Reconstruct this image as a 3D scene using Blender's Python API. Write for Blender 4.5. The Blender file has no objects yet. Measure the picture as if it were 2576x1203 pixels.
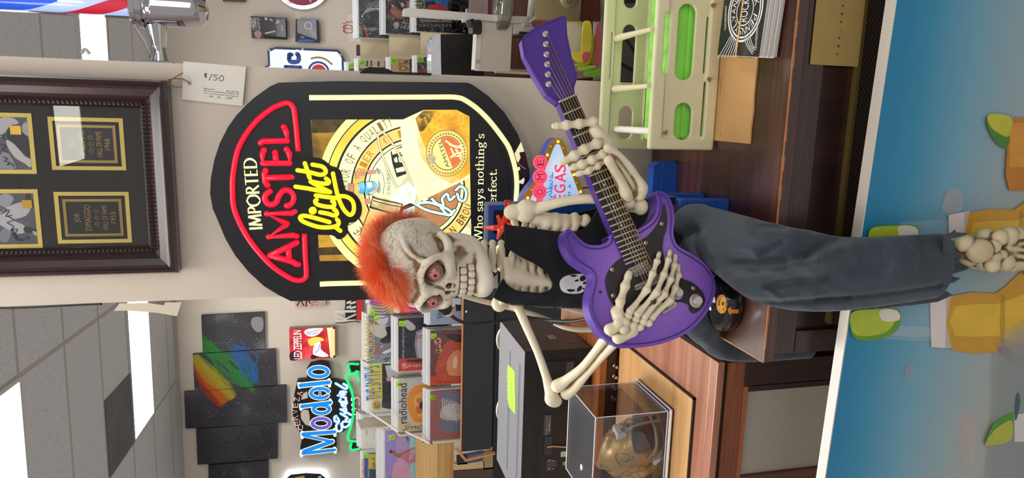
import bpy,bmesh,math,random
import numpy as np
from mathutils import Vector,Matrix
random.seed(7)
rng=np.random.default_rng(5)
SC=bpy.context.scene
COL=SC.collection
PI=math.pi

# ------------------------------------------------------------------ camera
# The photograph is a portrait picture lying on its side: picture left is up.
FPX=1712.0
CAM=np.array([0.0,0.0,1.5])
_p,_t,_r=math.radians(14.3),math.radians(10.5),0.0184
FWD=np.array([-math.sin(_t)*math.cos(_p),math.cos(_t)*math.cos(_p),-math.sin(_p)])
_rt=np.array([math.cos(_t),math.sin(_t),0.0])
_up=np.cross(_rt,FWD)
CR=_rt*math.cos(_r) - _up*math.sin(_r)
CU=_up*math.cos(_r) + _rt*math.sin(_r)
cd=bpy.data.cameras.new('camera')
cam=bpy.data.objects.new('camera',cd)
COL.objects.link(cam)
cd.sensor_width=36.0
cd.lens=36.0*FPX/2576.0
cd.clip_start=0.02
cd.clip_end=60
_m=Matrix.Identity(4)
for i in range(3):
    _m[i][0]=-CU[i];_m[i][1]=CR[i];_m[i][2]=-FWD[i];_m[i][3]=CAM[i]
cam.matrix_world=_m
SC.camera=cam

# ------------------------------------------------------------------ light of the shop
w=bpy.data.worlds.new('shop_daylight')
SC.world=w
w.use_nodes=True
w.node_tree.nodes['Background'].inputs[0].default_value=(1.0,0.95,0.90,1)
w.node_tree.nodes['Background'].inputs[1].default_value=0.36
SC.view_settings.view_transform='Standard'
SC.view_settings.look='None'
SC.view_settings.exposure=0.0
SC.view_settings.gamma=1.0
SC.view_settings.use_curve_mapping=False
SC.cycles.max_bounces=8
SC.cycles.transparent_max_bounces=16
SC.cycles.use_denoising=True
SC.cycles.sample_clamp_indirect=6.0
PANEL_POWER=13.0      # radiance of the fluorescent ceiling panels
def area_lamp(name,loc,size,target,power,col):
    l=bpy.data.lights.new(name,'AREA');l.shape='RECTANGLE'
    l.size,l.size_y=size;l.energy=power;l.color=col
    o=bpy.data.objects.new(name,l);COL.objects.link(o)
    o.location=loc
    o.rotation_euler=(Vector(target)-Vector(loc)).to_track_quat('-Z','Y').to_euler()
    return o
area_lamp('unseen_ceiling_light',(-1.3,-0.5,2.94),(0.6,1.2),(-1.3,-0.5,0),13,(1.0,0.96,0.88))
area_lamp('unseen_ceiling_light',(-1.3,1.9,2.94),(0.6,1.2),(-1.3,2.2,0),60,(0.97,0.98,1.0))  # added lamp out of view, brightens the rear of the shop
area_lamp('unseen_ceiling_light',(2.0,2.7,2.94),(0.6,1.2),(2.0,3.0,0),55,(0.97,0.98,1.0))  # second added lamp out of view, lifts the background and ceiling
area_lamp('unseen_ceiling_light',(-0.3,0.62,2.94),(0.6,1.2),(-0.3,0.62,0),16,(1.0,0.96,0.88))
area_lamp('shop_front_window_light',(1.6,-2.8,1.8),(2.5,1.8),(0.0,1.2,1.2),32,(0.93,0.95,1.0))

# ------------------------------------------------------------------ pixel of the photo -> ray, plane helpers
def ray(x,y):
    return FWD*FPX + CR*(1203-y-601.5) - CU*(x-1288)
def onz(x,y,z):
    d=ray(x,y);return CAM + d*((z-CAM[2])/d[2])
def ony(x,y,Y):
    d=ray(x,y);return CAM + d*(Y/d[1])
def onx(x,y,X):
    d=ray(x,y);return CAM + d*(X/d[0])
def zz(x0,y0,s,pts):
    return [(x0+a/s,y0+b/s) for a,b in pts]
class Frame:
    """a flat place in the shop: origin O, U to the right, V up, N out of the face"""
    def __init__(s,O,U,V):
        s.O=np.array(O,float);s.U=np.array(U,float)/np.linalg.norm(U)
        V=np.array(V,float);V=V - s.U*(V@s.U);s.V=V/np.linalg.norm(V)
        s.N=np.cross(s.U,s.V)
    def p(s,a,b,h=0.0):
        return s.O + s.U*a + s.V*b + s.N*h
    def px(s,x,y,h=0.0):
        d=ray(x,y);O=s.O + s.N*h
        q=CAM + d*(((O-CAM)@s.N)/(d@s.N)) - s.O
        return (q@s.U,q@s.V)
    def pxs(s,pts,h=0.0):
        return [s.px(a,b,h) for a,b in pts]
    def shift(s,h):
        return Frame(s.O+s.N*h,s.U,s.V)
def wallframe(Y,yaw=0.0,X=0.0,Z=0.0):
    a=math.radians(yaw)
    return Frame((X,Y,Z),(math.cos(a),math.sin(a),0),(0,0,1))

# ------------------------------------------------------------------ materials
def lin(c):
    if isinstance(c,str):
        c=[int(c[i:i+2],16)/255 for i in (0,2,4)]
    else:
        c=[x/255 for x in c]
    return tuple(x/12.92 if x <= 0.04045 else ((x+0.055)/1.055)**2.4 for x in c)
MATS={}
def nodes(name):
    m=bpy.data.materials.new(name);m.use_nodes=True
    nt=m.node_tree
    return m,nt,nt.nodes['Principled BSDF']
def N(nt,typ,**kw):
    n=nt.nodes.new(typ)
    for k,v in kw.items():
        if k in n.inputs: n.inputs[k].default_value=v
        else: setattr(n,k,v)
    return n
def coords(nt,scale=(1,1,1),rot=(0,0,0),kind='Object'):
    tc=N(nt,'ShaderNodeTexCoord');mp=N(nt,'ShaderNodeMapping')
    mp.inputs['Scale'].default_value=scale;mp.inputs['Rotation'].default_value=rot
    nt.links.new(tc.outputs[kind],mp.inputs[0])
    return mp.outputs[0]
def ramp(nt,fac,stops):
    r=N(nt,'ShaderNodeValToRGB')
    e=r.color_ramp.elements
    while len(e) < len(stops): e.new(0.5)
    for el,(p,c) in zip(e,stops):
        el.position=p;el.color=(*lin(c),1)
    nt.links.new(fac,r.inputs[0])
    return r.outputs[0]
def bump(nt,bs,h,strength=0.3,dist=0.002):
    b=N(nt,'ShaderNodeBump');b.inputs['Strength'].default_value=strength
    b.inputs['Distance'].default_value=dist
    nt.links.new(h,b.inputs['Height']);nt.links.new(b.outputs[0],bs.inputs['Normal'])
def mat(col,rough=0.5,metal=0.0,spec=0.5,var=0.0,scale=60,bumpy=0.0,coat=0.0,key=None):
    """solid paint or plastic, with an optional faint procedural mottling"""
    k=key or ('s',str(col),rough,metal,spec,var,scale,bumpy,coat)
    if k in MATS: return MATS[k]
    m,nt,bs=nodes('paint')
    c=lin(col)
    bs.inputs['Base Color'].default_value=(*c,1)
    bs.inputs['Roughness'].default_value=rough
    bs.inputs['Metallic'].default_value=metal
    bs.inputs['Specular IOR Level'].default_value=spec
    bs.inputs['Coat Weight'].default_value=coat
    if var or bumpy:
        n=N(nt,'ShaderNodeTexNoise',Scale=scale,Detail=4.0)
        nt.links.new(coords(nt),n.inputs['Vector'])
        if var:
            mx=N(nt,'ShaderNodeMix',data_type='RGBA')
            mx.inputs[6].default_value=(*[x*(1-var) for x in c],1)
            mx.inputs[7].default_value=(*[min(1,x*(1+var)) for x in c],1)
            nt.links.new(n.outputs[0],mx.inputs[0]);nt.links.new(mx.outputs[2],bs.inputs['Base Color'])
        if bumpy: bump(nt,bs,n.outputs[0],bumpy)
    MATS[k]=m
    return m
def glow(col,power=1.0,key=None):
    k=('g',str(col),power)
    if k in MATS: return MATS[k]
    m,nt,bs=nodes('lit_plastic')
    bs.inputs['Base Color'].default_value=(*lin(col),1)
    bs.inputs['Emission Color'].default_value=(*lin(col),1)
    bs.inputs['Emission Strength'].default_value=power
    bs.inputs['Roughness'].default_value=0.35
    MATS[k]=m
    return m
def clear(col='FFFFFF',rough=0.02,alpha=0.18,key=None):
    """thin clear plastic: mostly see-through with a glossy skin"""
    k=('c',str(col),rough,alpha)
    if k in MATS: return MATS[k]
    m,nt,bs=nodes('clear_plastic')
    bs.inputs['Base Color'].default_value=(*lin(col),1)
    bs.inputs['Roughness'].default_value=rough
    bs.inputs['Alpha'].default_value=alpha
    bs.inputs['Specular IOR Level'].default_value=0.8
    MATS[k]=m
    return m
def glassy(rough=0.0,trans='FFFFFF',gloss=0.10,crumple=0.0):
    """a thin pane: straight-through light plus a mirror-like skin that grows towards grazing angles"""
    k=('pane',rough,trans,gloss,crumple)
    if k in MATS: return MATS[k]
    m,nt,bs=nodes('pane');nt.nodes.remove(bs)
    out=nt.nodes['Material Output']
    tr=N(nt,'ShaderNodeBsdfTransparent');tr.inputs[0].default_value=(*lin(trans),1)
    gl=N(nt,'ShaderNodeBsdfGlossy');gl.inputs['Roughness'].default_value=rough
    if crumple:
        nz=N(nt,'ShaderNodeTexNoise',Scale=14.0,Detail=3.0,Distortion=2.0);nt.links.new(coords(nt,(1,1,.5)),nz.inputs['Vector']);bump(nt,gl,nz.outputs[0],crumple,.03)
    lw=N(nt,'ShaderNodeLayerWeight');lw.inputs[0].default_value=0.28
    ma=N(nt,'ShaderNodeMath',operation='MULTIPLY_ADD');ma.inputs[1].default_value=0.85;ma.inputs[2].default_value=gloss*0.4
    nt.links.new(lw.outputs['Fresnel'],ma.inputs[0])
    mx=N(nt,'ShaderNodeMixShader')
    nt.links.new(ma.outputs[0],mx.inputs[0]);nt.links.new(tr.outputs[0],mx.inputs[1]);nt.links.new(gl.outputs[0],mx.inputs[2])
    nt.links.new(mx.outputs[0],out.inputs[0])
    MATS[k]=m
    return m
def wood(c1,c2,c3,scale=1.0,axis='x',rough=0.4,coat=0.0,key=None,ring=7.0,contrast=1.0):
    k=key or ('w',c1,c2,c3,scale,axis,rough,coat)
    if k in MATS: return MATS[k]
    m,nt,bs=nodes('wood')
    s={'x': (1.2,16,16),'y': (16,1.2,16),'z': (16,16,1.2)}[axis]
    v=coords(nt,tuple(q*scale for q in s))
    n1=N(nt,'ShaderNodeTexNoise',Scale=1.3,Detail=5.0,Distortion=0.6);nt.links.new(v,n1.inputs['Vector'])
    v2=coords(nt,tuple(q*scale*(9 if q > 2 else 2.5) for q in s))
    n2=N(nt,'ShaderNodeTexNoise',Scale=1.5,Detail=3.0);nt.links.new(v2,n2.inputs['Vector'])
    mx=N(nt,'ShaderNodeMix',data_type='FLOAT');mx.inputs[0].default_value=0.38
    nt.links.new(n1.outputs[0],mx.inputs[2]);nt.links.new(n2.outputs[0],mx.inputs[3])
    c=ramp(nt,mx.outputs[0],[(0.34,c1),(0.5,c2),(0.66,c3)])
    nt.links.new(c,bs.inputs['Base Color'])
    bs.inputs['Roughness'].default_value=rough
    bs.inputs['Coat Weight'].default_value=coat
    bs.inputs['Coat Roughness'].default_value=0.18
    bump(nt,bs,n2.outputs[0],0.08)
    MATS[k]=m
    return m

# ------------------------------------------------------------------ objects
def tag(o,label=None,cat=None,group=None,kind=None):
    if label: o['label']=label
    if cat: o['category']=cat
    if group: o['group']=group
    if kind: o['kind']=kind
    return o
def empty(name,loc,label=None,cat=None,group=None):
    o=bpy.data.objects.new(name,None);COL.objects.link(o)
    o.empty_display_size=0.02
    o.location=tuple(float(x) for x in loc)
    return tag(o,label,cat,group)
def wloc(o):
    v=Vector(o.location)
    while o.parent:
        o=o.parent
        v=v if o.type == 'MESH' else Vector(o.location)
    return v
def root_inv(parent):
    r=parent
    while r.parent: r=r.parent
    if r.type == 'EMPTY': return r
    return None
def attach(o,parent):
    """o keeps its world place; empties carry only a location and meshes sit at their root's origin"""
    o.parent=parent
    if parent.type == 'EMPTY':
        o.matrix_parent_inverse=Matrix.Translation(-Vector(parent.location))
    return o
def meshobj(name,verts,faces,mats,idx=None,parent=None,smooth=False,bevel=0.0,angle=35,seg=2):
    me=bpy.data.meshes.new(name)
    me.from_pydata([tuple(map(float,v)) for v in verts],[],[list(map(int,f)) for f in faces])
    for m in mats: me.materials.append(m)
    if idx is not None: me.polygons.foreach_set('material_index',np.array(idx,dtype=np.int32))
    me.validate()
    if smooth:
        me.polygons.foreach_set('use_smooth',np.ones(len(me.polygons),dtype=bool))
        if angle: me.set_sharp_from_angle(angle=math.radians(angle))
    me.update()
    o=bpy.data.objects.new(name,me);COL.objects.link(o)
    if bevel:
        b=o.modifiers.new('edge','BEVEL');b.width=bevel;b.segments=seg;b.limit_method='ANGLE';b.angle_limit=math.radians(40)
    if parent is not None: attach(o,parent)
    return o
_TXT={}
def glyphs(s,bold=False):
    """flat triangulated letters of Blender's own built-in font, scaled to a unit box"""
    if s in _TXT: return _TXT[s]
    cu=bpy.data.curves.new('t','FONT');cu.body=s;cu.resolution_u=3
    ob=bpy.data.objects.new('t',cu);COL.objects.link(ob)
    dg=bpy.context.evaluated_depsgraph_get()
    me=bpy.data.meshes.new_from_object(ob.evaluated_get(dg))
    v=np.array([q.co[:2] for q in me.vertices]) if len(me.vertices) else np.zeros((1,2))
    f=[list(p.vertices) for p in me.polygons]
    lo,hi=v.min(0),v.max(0)
    ar=(hi-lo)
    v=(v-lo)/np.maximum(ar,1e-6)
    bpy.data.objects.remove(ob);bpy.data.curves.remove(cu);bpy.data.meshes.remove(me)
    _TXT[s]=(v,f,ar[0]/max(ar[1],1e-6))
    return _TXT[s]
def smooth_path(pts,n=6,closed=False):
    P=[np.array(p,float) for p in pts]
    if len(P) < 3: return P
    out=[]
    L=len(P)
    for i in range(L if closed else L-1):
        p0=P[i-1] if (closed or i > 0) else 2*P[0]-P[1]
        p1=P[i];p2=P[(i+1) % L]
        p3=P[(i+2) % L] if (closed or i+2 < L) else 2*P[-1]-P[-2]
        for k in range(n):
            t=k/n
            out.append(0.5*((2*p1)+(-p0+p2)*t+(2*p0-5*p1+4*p2-p3)*t*t+(-p0+3*p1-3*p2+p3)*t**3))
    if not closed: out.append(P[-1])
    return out
class MB:
    """collects shapes with materials and links them as one mesh object"""
    def __init__(s): s.v=[];s.f=[];s.i=[];s.mats=[]
    def mi(s,m):
        if m not in s.mats: s.mats.append(m)
        return s.mats.index(m)
    def add(s,v,f,m):
        o=len(s.v);s.v += [tuple(q) for q in v]
        s.f += [[o+a for a in q] for q in f];s.i += [s.mi(m)]*len(f)
        return s
    def box(s,c,d,m,R=None):
        c=np.array(c,float);R=np.eye(3) if R is None else np.array(R,float)
        v=[c + R @ (np.array([x,y,z])*np.array(d)/2) for x in (-1,1) for y in (-1,1) for z in (-1,1)]
        return s.add(v,[(0,1,3,2),(4,6,7,5),(0,4,5,1),(2,3,7,6),(0,2,6,4),(1,5,7,3)],m)
    def box2(s,lo,hi,m):
        lo,hi=np.array(lo,float),np.array(hi,float)
        return s.box((lo+hi)/2,hi-lo,m)
    def fbox(s,F,a0,a1,b0,b1,h0,h1,m):
        v=[F.p(a,b,h) for a in (a0,a1) for b in (b0,b1) for h in (h0,h1)]
        return s.add(v,[(0,1,3,2),(4,6,7,5),(0,4,5,1),(2,3,7,6),(0,2,6,4),(1,5,7,3)],m)
    def poly(s,F,pts,m,h=0.0):
        return s.add([F.p(a,b,h) for a,b in pts],[list(range(len(pts)))],m)
    def rect(s,F,a0,b0,a1,b1,m,h=0.0):
        return s.poly(F,[(a0,b0),(a1,b0),(a1,b1),(a0,b1)],m,h)
    def disc(s,F,c,r,m,h=0.0,n=32,r2=None):
        r2=r if r2 is None else r2
        return s.poly(F,[(c[0]+r*math.cos(2*PI*k/n),c[1]+r2*math.sin(2*PI*k/n)) for k in range(n)],m,h)
    def ring(s,F,c,r0,r1,m,h=0.0,n=48,a0=0.0,a1=2*PI,sy=1.0):
        v=[];f=[]
        for k in range(n+1):
            a=a0+(a1-a0)*k/n
            for r in (r0,r1): v.append(F.p(c[0]+r*math.cos(a),c[1]+r*sy*math.sin(a),h))
        for k in range(n): f.append((2*k,2*k+1,2*k+3,2*k+2))
        return s.add(v,f,m)
    def prism(s,F,pts,h0,h1,m,mside=None):
        n=len(pts)
        a=sum(pts[k][0]*pts[(k+1) % n][1]-pts[(k+1) % n][0]*pts[k][1] for k in range(n))
        if a < 0: pts=list(pts)[::-1]
        v=[F.p(x,y,h0) for x,y in pts]+[F.p(x,y,h1) for x,y in pts]
        s.add(v,[list(range(n,2*n)),list(range(n-1,-1,-1))],m)
        return s.add(v,[(k,(k+1) % n,n+(k+1) % n,n+k) for k in range(n)],mside or m)
    def frame(s,F,outer,inner,h0,h1,m):
        """a flat plate with one opening; outer and inner have the same number of points"""
        n=len(outer)
        v=[F.p(x,y,h) for h in (h0,h1) for x,y in list(outer)+list(inner)]
        f=[]
        for k in range(n):
            j=(k+1) % n
            f += [(2*n+k,2*n+j,3*n+j,3*n+k),(k,n+k,n+j,j),(k,j,2*n+j,2*n+k),(n+k,3*n+k,3*n+j,n+j)]
        return s.add(v,f,m)
    def text(s,F,t,c0,c1,m,h=0.0,skew=0.0,up=None):
        """letters fitted between the lower start corner c0 and upper end corner c1 (c1 taken along the baseline direction)"""
        v,f,ar=glyphs(t)
        c0=np.array(c0);c1=np.array(c1)
        if up is None: ux,uy=np.array([c1[0]-c0[0],0]),np.array([0,c1[1]-c0[1]])
        else: ux,uy=c1-c0,np.array(up)
        q=[c0+ux*a+uy*b+ux/np.linalg.norm(ux)*skew*b for a,b in v]
        return s.add([F.p(a,b,h) for a,b in q],f,m)
    def stroke(s,F,pts,w,m,h=0.0,closed=False,n=0,nib=None,cap=True):
        """a flat pen line; nib=(angle, thin/thick) gives thick and thin strokes"""
        P=smooth_path(pts,n,closed) if n else [np.array(p,float) for p in pts]
        L=len(P);v=[];f=[]
        for i,p in enumerate(P):
            a=P[i-1] if (i > 0 or closed) else P[i]
            b=P[(i+1) % L] if (i < L-1 or closed) else P[i]
            d=b-a;l=np.linalg.norm(d);d=d/l if l > 1e-9 else np.array([1.,0])
            nrm=np.array([-d[1],d[0]]);ww=w
            if nib:
                c=abs(nrm[0]*math.cos(nib[0])+nrm[1]*math.sin(nib[0]))
                ww=w*(nib[1]+(1-nib[1])*c)
            v += [F.p(*(p+nrm*ww/2),h),F.p(*(p-nrm*ww/2),h)]
        for i in range(L if closed else L-1):
            j=(i+1) % L
            f.append((2*i,2*i+1,2*j+1,2*j))
        s.add(v,f,m)
        if cap and not closed and not nib:
            for p in (P[0],P[-1]): s.disc(F,p,w/2,m,h,10)
        return s
    def tube(s,pts,r,m,n=8,closed=False,caps=True,sm=0,flat=None):
        P=[np.array(p,float) for p in (smooth_path(pts,sm,closed) if sm else pts)]
        L=len(P)
        R=[r]*L if np.isscalar(r) else list(np.interp(np.linspace(0,1,L),np.linspace(0,1,len(r)),r))
        v=[];f=[];prev=None
        for i,p in enumerate(P):
            a=P[i-1] if (i > 0 or closed) else P[i]
            b=P[(i+1) % L] if (i < L-1 or closed) else P[i]
            t=b-a;t=t/max(np.linalg.norm(t),1e-9)
            if flat is not None:
                u=np.array(flat,float);u=u-t*(u@t);u=u/max(np.linalg.norm(u),1e-9)
            elif prev is None:
                u=np.cross(t,[0,0,1.]);
                if np.linalg.norm(u) < 1e-3: u=np.cross(t,[1.,0,0])
                u=u/np.linalg.norm(u)
            else:
                u=prev-t*(prev@t);u=u/max(np.linalg.norm(u),1e-9)
            prev=u;w_=np.cross(t,u)
            for k in range(n):
                an=2*PI*k/n
                v.append(p+(u*math.cos(an)+w_*math.sin(an))*R[i])
        for i in range(L if closed else L-1):
            j=(i+1) % L
            for k in range(n):
                k2=(k+1) % n
                f.append((i*n+k,i*n+k2,j*n+k2,j*n+k))
        if caps and not closed:
            f.append(list(range(n-1,-1,-1)));f.append([(L-1)*n+k for k in range(n)])
        return s.add(v,f,m)
    def lathe(s,O,axis,prof,m,n=32,ref=None):
        """profile of (radius, height) turned about axis"""
        O=np.array(O,float);a=np.array(axis,float);a /= np.linalg.norm(a)
        u=np.cross(a,[0,0,1.]) if abs(a[2]) < 0.9 else np.cross(a,[1.,0,0])
        u /= np.linalg.norm(u);w_=np.cross(a,u)
        v=[];f=[]
        for r,z in prof:
            for k in range(n):
                an=2*PI*k/n;v.append(O+a*z+(u*math.cos(an)+w_*math.sin(an))*r)
        for i in range(len(prof)-1):
            for k in range(n):
                k2=(k+1) % n;f.append((i*n+k,i*n+k2,(i+1)*n+k2,(i+1)*n+k))
        if prof[0][0] > 1e-6: f.append(list(range(n-1,-1,-1)))
        if prof[-1][0] > 1e-6: f.append([(len(prof)-1)*n+k for k in range(n)])
        return s.add(v,f,m)
    def cyl(s,a,b,r,m,n=20):
        a,b=np.array(a,float),np.array(b,float)
        return s.lathe(a,b-a,[(r,0),(r,np.linalg.norm(b-a))],m,n)
    def ball(s,c,r,m,n=20,sc=(1,1,1),R=None):
        c=np.array(c,float);R=np.eye(3) if R is None else np.array(R)
        v=[];f=[]
        for i in range(n//2+1):
            th=PI*i/(n//2)
            for k in range(n):
                ph=2*PI*k/n
                v.append(c+R@(np.array([math.sin(th)*math.cos(ph),math.sin(th)*math.sin(ph),math.cos(th)])*r*np.array(sc)))
        for i in range(n//2):
            for k in range(n):
                k2=(k+1) % n;f.append((i*n+k,(i+1)*n+k,(i+1)*n+k2,i*n+k2))
        return s.add(v,f,m)
    def build(s,name,parent=None,smooth=False,bevel=0.0,angle=35,seg=2,label=None):
        o=meshobj(name,s.v,s.f,s.mats,s.i,parent,smooth,bevel,angle,seg)
        if label: o['label']=label
        return o
def copy_tree(o,parent=None):
    c=o.copy();COL.objects.link(c)
    if parent is not None: c.parent=parent;c.matrix_parent_inverse=o.matrix_parent_inverse.copy()
    for ch in list(o.children): copy_tree(ch,c)
    return c
def resample(P,n):
    P=np.array(P,float);d=np.r_[0,np.cumsum(np.linalg.norm(np.diff(P,axis=0),axis=1))]
    t=np.linspace(0,d[-1],n)
    return np.stack([np.interp(t,d,P[:,k]) for k in range(P.shape[1])],1)
# ------------------------------------------------------------------ sculpting: signed distances blended on a grid, then skinned
class Clay:
    def __init__(s,lo,hi,h):
        s.lo=np.array(lo,float);s.h=h
        s.n=np.ceil((np.array(hi,float)-s.lo)/h).astype(int)+1
        s.ax=[s.lo[k]+h*np.arange(s.n[k]) for k in range(3)]
        s.D=np.full(s.n,1.0,np.float32)
    def _sl(s,lo,hi):
        sl=[]
        for k in range(3):
            a=max(0,int(math.floor((lo[k]-s.lo[k])/s.h)));b=min(s.n[k],int(math.ceil((hi[k]-s.lo[k])/s.h))+1)
            if b <= a: return None
            sl.append(slice(a,b))
        return tuple(sl)
    def _xyz(s,sl):
        return np.stack(np.meshgrid(*[s.ax[k][sl[k]].astype(np.float32) for k in range(3)],indexing='ij'),-1)
    def put(s,fn,lo,hi,k=0.0,op='add'):
        pad=k+2.5*s.h
        sl=s._sl(np.array(lo)-pad,np.array(hi)+pad)
        if sl is None: return s
        d=fn(s._xyz(sl)).astype(np.float32);a=s.D[sl]
        if op == 'cut': a,d=-a,d
        if k > 0:
            hh=np.maximum(k-np.abs(a-d),0)/k;r=np.minimum(a,d)-hh*hh*k*0.25
        else: r=np.minimum(a,d)
        s.D[sl]=-r if op == 'cut' else r
        return s
    def cap(s,a,b,ra,rb=None,k=0.0,op='add',sq=None):
        a,b=np.array(a,np.float32),np.array(b,np.float32);rb=ra if rb is None else rb
        R=max(ra,rb)
        def fn(P):
            ab=b-a;t=np.clip(((P-a)@ab)/max(ab@ab,1e-12),0,1)
            return np.linalg.norm(P-a-t[...,None]*ab,axis=-1)-(ra+(rb-ra)*t)
        return s.put(fn,np.minimum(a,b)-R,np.maximum(a,b)+R,k,op)
    def chain(s,pts,rad,k=0.0,op='add',sm=0,join=None):
        P=smooth_path(pts,sm) if sm else [np.array(p,float) for p in pts]
        L=len(P);R=[rad]*L if np.isscalar(rad) else list(np.interp(np.linspace(0,1,L),np.linspace(0,1,len(rad)),rad))
        a=np.array(P,np.float32);M=max(R)
        def fn(X):
            best=None
            for i in range(L-1):
                p,q=a[i],a[i+1];ab=q-p;t=np.clip(((X-p)@ab)/max(ab@ab,1e-12),0,1)
                d=np.linalg.norm(X-p-t[...,None]*ab,axis=-1)-(R[i]+(R[i+1]-R[i])*t)
                best=d if best is None else np.minimum(best,d)
            return best
        return s.put(fn,a.min(0)-M,a.max(0)+M,k,op)
    def ell(s,c,r,R=None,k=0.0,op='add'):
        c=np.array(c,np.float32);r=np.array(r,np.float32) if not np.isscalar(r) else np.array([r]*3,np.float32)
        Rm=np.eye(3,dtype=np.float32) if R is None else np.array(R,np.float32)
        ext=np.sqrt((Rm**2)@(r**2))
        def fn(P):
            q=(P-c)@Rm
            k0=np.linalg.norm(q/r,axis=-1);k1=np.linalg.norm(q/(r*r),axis=-1)
            return np.where(k1 > 1e-9,k0*(k0-1)/np.maximum(k1,1e-9),-r.min())
        return s.put(fn,c-ext,c+ext,k,op)
    def box(s,c,half,R=None,rr=0.0,k=0.0,op='add'):
        c=np.array(c,np.float32);hf=np.array(half,np.float32)
        Rm=np.eye(3,dtype=np.float32) if R is None else np.array(R,np.float32)
        ext=np.abs(Rm)@hf
        def fn(P):
            q=np.abs((P-c)@Rm)-(hf-rr)
            return np.linalg.norm(np.maximum(q,0),axis=-1)+np.minimum(q.max(-1),0)-rr
        return s.put(fn,c-ext,c+ext,k,op)
    def mesh(s):
        D=s.D;n=D.shape
        ins=D < 0
        idx=np.indices(tuple(q-1 for q in n)).reshape(3,-1)
        cnt=np.zeros(tuple(q-1 for q in n),np.int8)
        for dx in (0,1):
            for dy in (0,1):
                for dz in (0,1):
                    cnt += ins[dx:n[0]-1+dx,dy:n[1]-1+dy,dz:n[2]-1+dz]
        act=(cnt > 0) & (cnt < 8)
        I=np.argwhere(act)
        vid=-np.ones(act.shape,np.int64);vid[act]=np.arange(len(I))
        acc=np.zeros((len(I),3));num=np.zeros(len(I))
        cor=[(x,y,z) for x in (0,1) for y in (0,1) for z in (0,1)]
        for ca in cor:
            for ax in range(3):
                if ca[ax]: continue
                cb=list(ca);cb[ax]=1
                da=D[I[:,0]+ca[0],I[:,1]+ca[1],I[:,2]+ca[2]];db=D[I[:,0]+cb[0],I[:,1]+cb[1],I[:,2]+cb[2]]
                m=(da < 0) != (db < 0)
                t=np.where(m,da/np.where(m,da-db,1),0)
                p=np.array(ca,float)[None].repeat(len(I),0);p[:,ax] += t
                acc[m] += p[m];num[m] += 1
        V=s.lo+(I+acc/num[:,None])*s.h
        F=[]
        for ax in range(3):
            u,v=[(1,2),(2,0),(0,1)][ax]
            sl0=[slice(1,n[k]-1) for k in range(3)];sl1=list(sl0)
            sl0[ax]=slice(0,n[ax]-1);sl1[ax]=slice(1,n[ax])
            a,b=ins[tuple(sl0)],ins[tuple(sl1)]
            for flip in (0,1):
                m=(a & ~b) if not flip else (~a & b)
                E=np.argwhere(m)
                off=np.array([1,1,1]);off[ax]=0
                E=E+off
                def vi(du,dv):
                    q=E.copy();q[:,u] -= du;q[:,v] -= dv
                    return vid[q[:,0],q[:,1],q[:,2]]
                quad=np.stack([vi(1,1),vi(0,1),vi(0,0),vi(1,0)],1)
                if flip: quad=quad[:,::-1]
                F.append(quad)
        F=np.concatenate(F)
        return V,F[(F >= 0).all(1)]
    def build(s,name,m,parent=None,relax=1,post=None):
        V,F=s.mesh()
        for _ in range(relax):       # one gentle averaging pass
            A=np.zeros_like(V);C=np.zeros(len(V))
            for k in range(4):
                for j in (1,3):
                    np.add.at(A,F[:,k],V[F[:,(k+j) % 4]]);np.add.at(C,F[:,k],1)
            V=0.45*V+0.55*A/np.maximum(C,1)[:,None]
        if post is not None: V=post(V)
        me=bpy.data.meshes.new(name)
        me.vertices.add(len(V));me.vertices.foreach_set('co',V.astype(np.float32).ravel())
        me.loops.add(F.size);me.loops.foreach_set('vertex_index',F.astype(np.int32).ravel())
        me.polygons.add(len(F));me.polygons.foreach_set('loop_start',np.arange(0,F.size,4,dtype=np.int32))
        me.polygons.foreach_set('use_smooth',np.ones(len(F),dtype=bool))
        me.update(calc_edges=True)
        me.materials.append(m)
        o=bpy.data.objects.new(name,me);COL.objects.link(o)
        if parent is not None: attach(o,parent)
        return o
def rot(ax,deg):
    return np.array(Matrix.Rotation(math.radians(deg),3,ax))
def surf_hit(o,P,d):
    """where a ray from P along d meets the mesh of o (which sits at the world origin)"""
    ok,loc,nor,_=o.ray_cast(Vector(P),Vector(d).normalized())
    return (np.array(loc),np.array(nor)) if ok else (None,None)
def decal(b,o,Fr,polys,m,lift=0.0006,depth=1.0,dens=0.004):
    """lay flat shapes drawn in frame Fr (seen along -N) onto the surface of o, finely cut so they follow it"""
    from mathutils.geometry import delaunay_2d_cdt
    for pts in polys:
        P=[]
        L=len(pts)
        for k in range(L):
            p,q=np.array(pts[k]),np.array(pts[(k+1) % L]);n=max(1,int(np.linalg.norm(q-p)/dens))
            P += [tuple(p+(q-p)*i/n) for i in range(n)]
        lo,hi=np.min(P,0),np.max(P,0)
        ins=[(x,y) for x in np.arange(lo[0]+dens/2,hi[0],dens) for y in np.arange(lo[1]+dens/2,hi[1],dens)]
        co,_,fa,_,_,_=delaunay_2d_cdt([Vector(q) for q in P+ins],[],[list(range(len(P)))],1,1e-6)
        vs=[];ok=[]
        for c in co:
            h,nr=surf_hit(o,Fr.p(c.x,c.y,depth),-Fr.N)
            ok.append(h is not None);vs.append(h+Fr.N*lift if h is not None else Fr.p(c.x,c.y,0))
        b.add(vs,[f for f in fa if all(ok[i] for i in f)],m)
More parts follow.
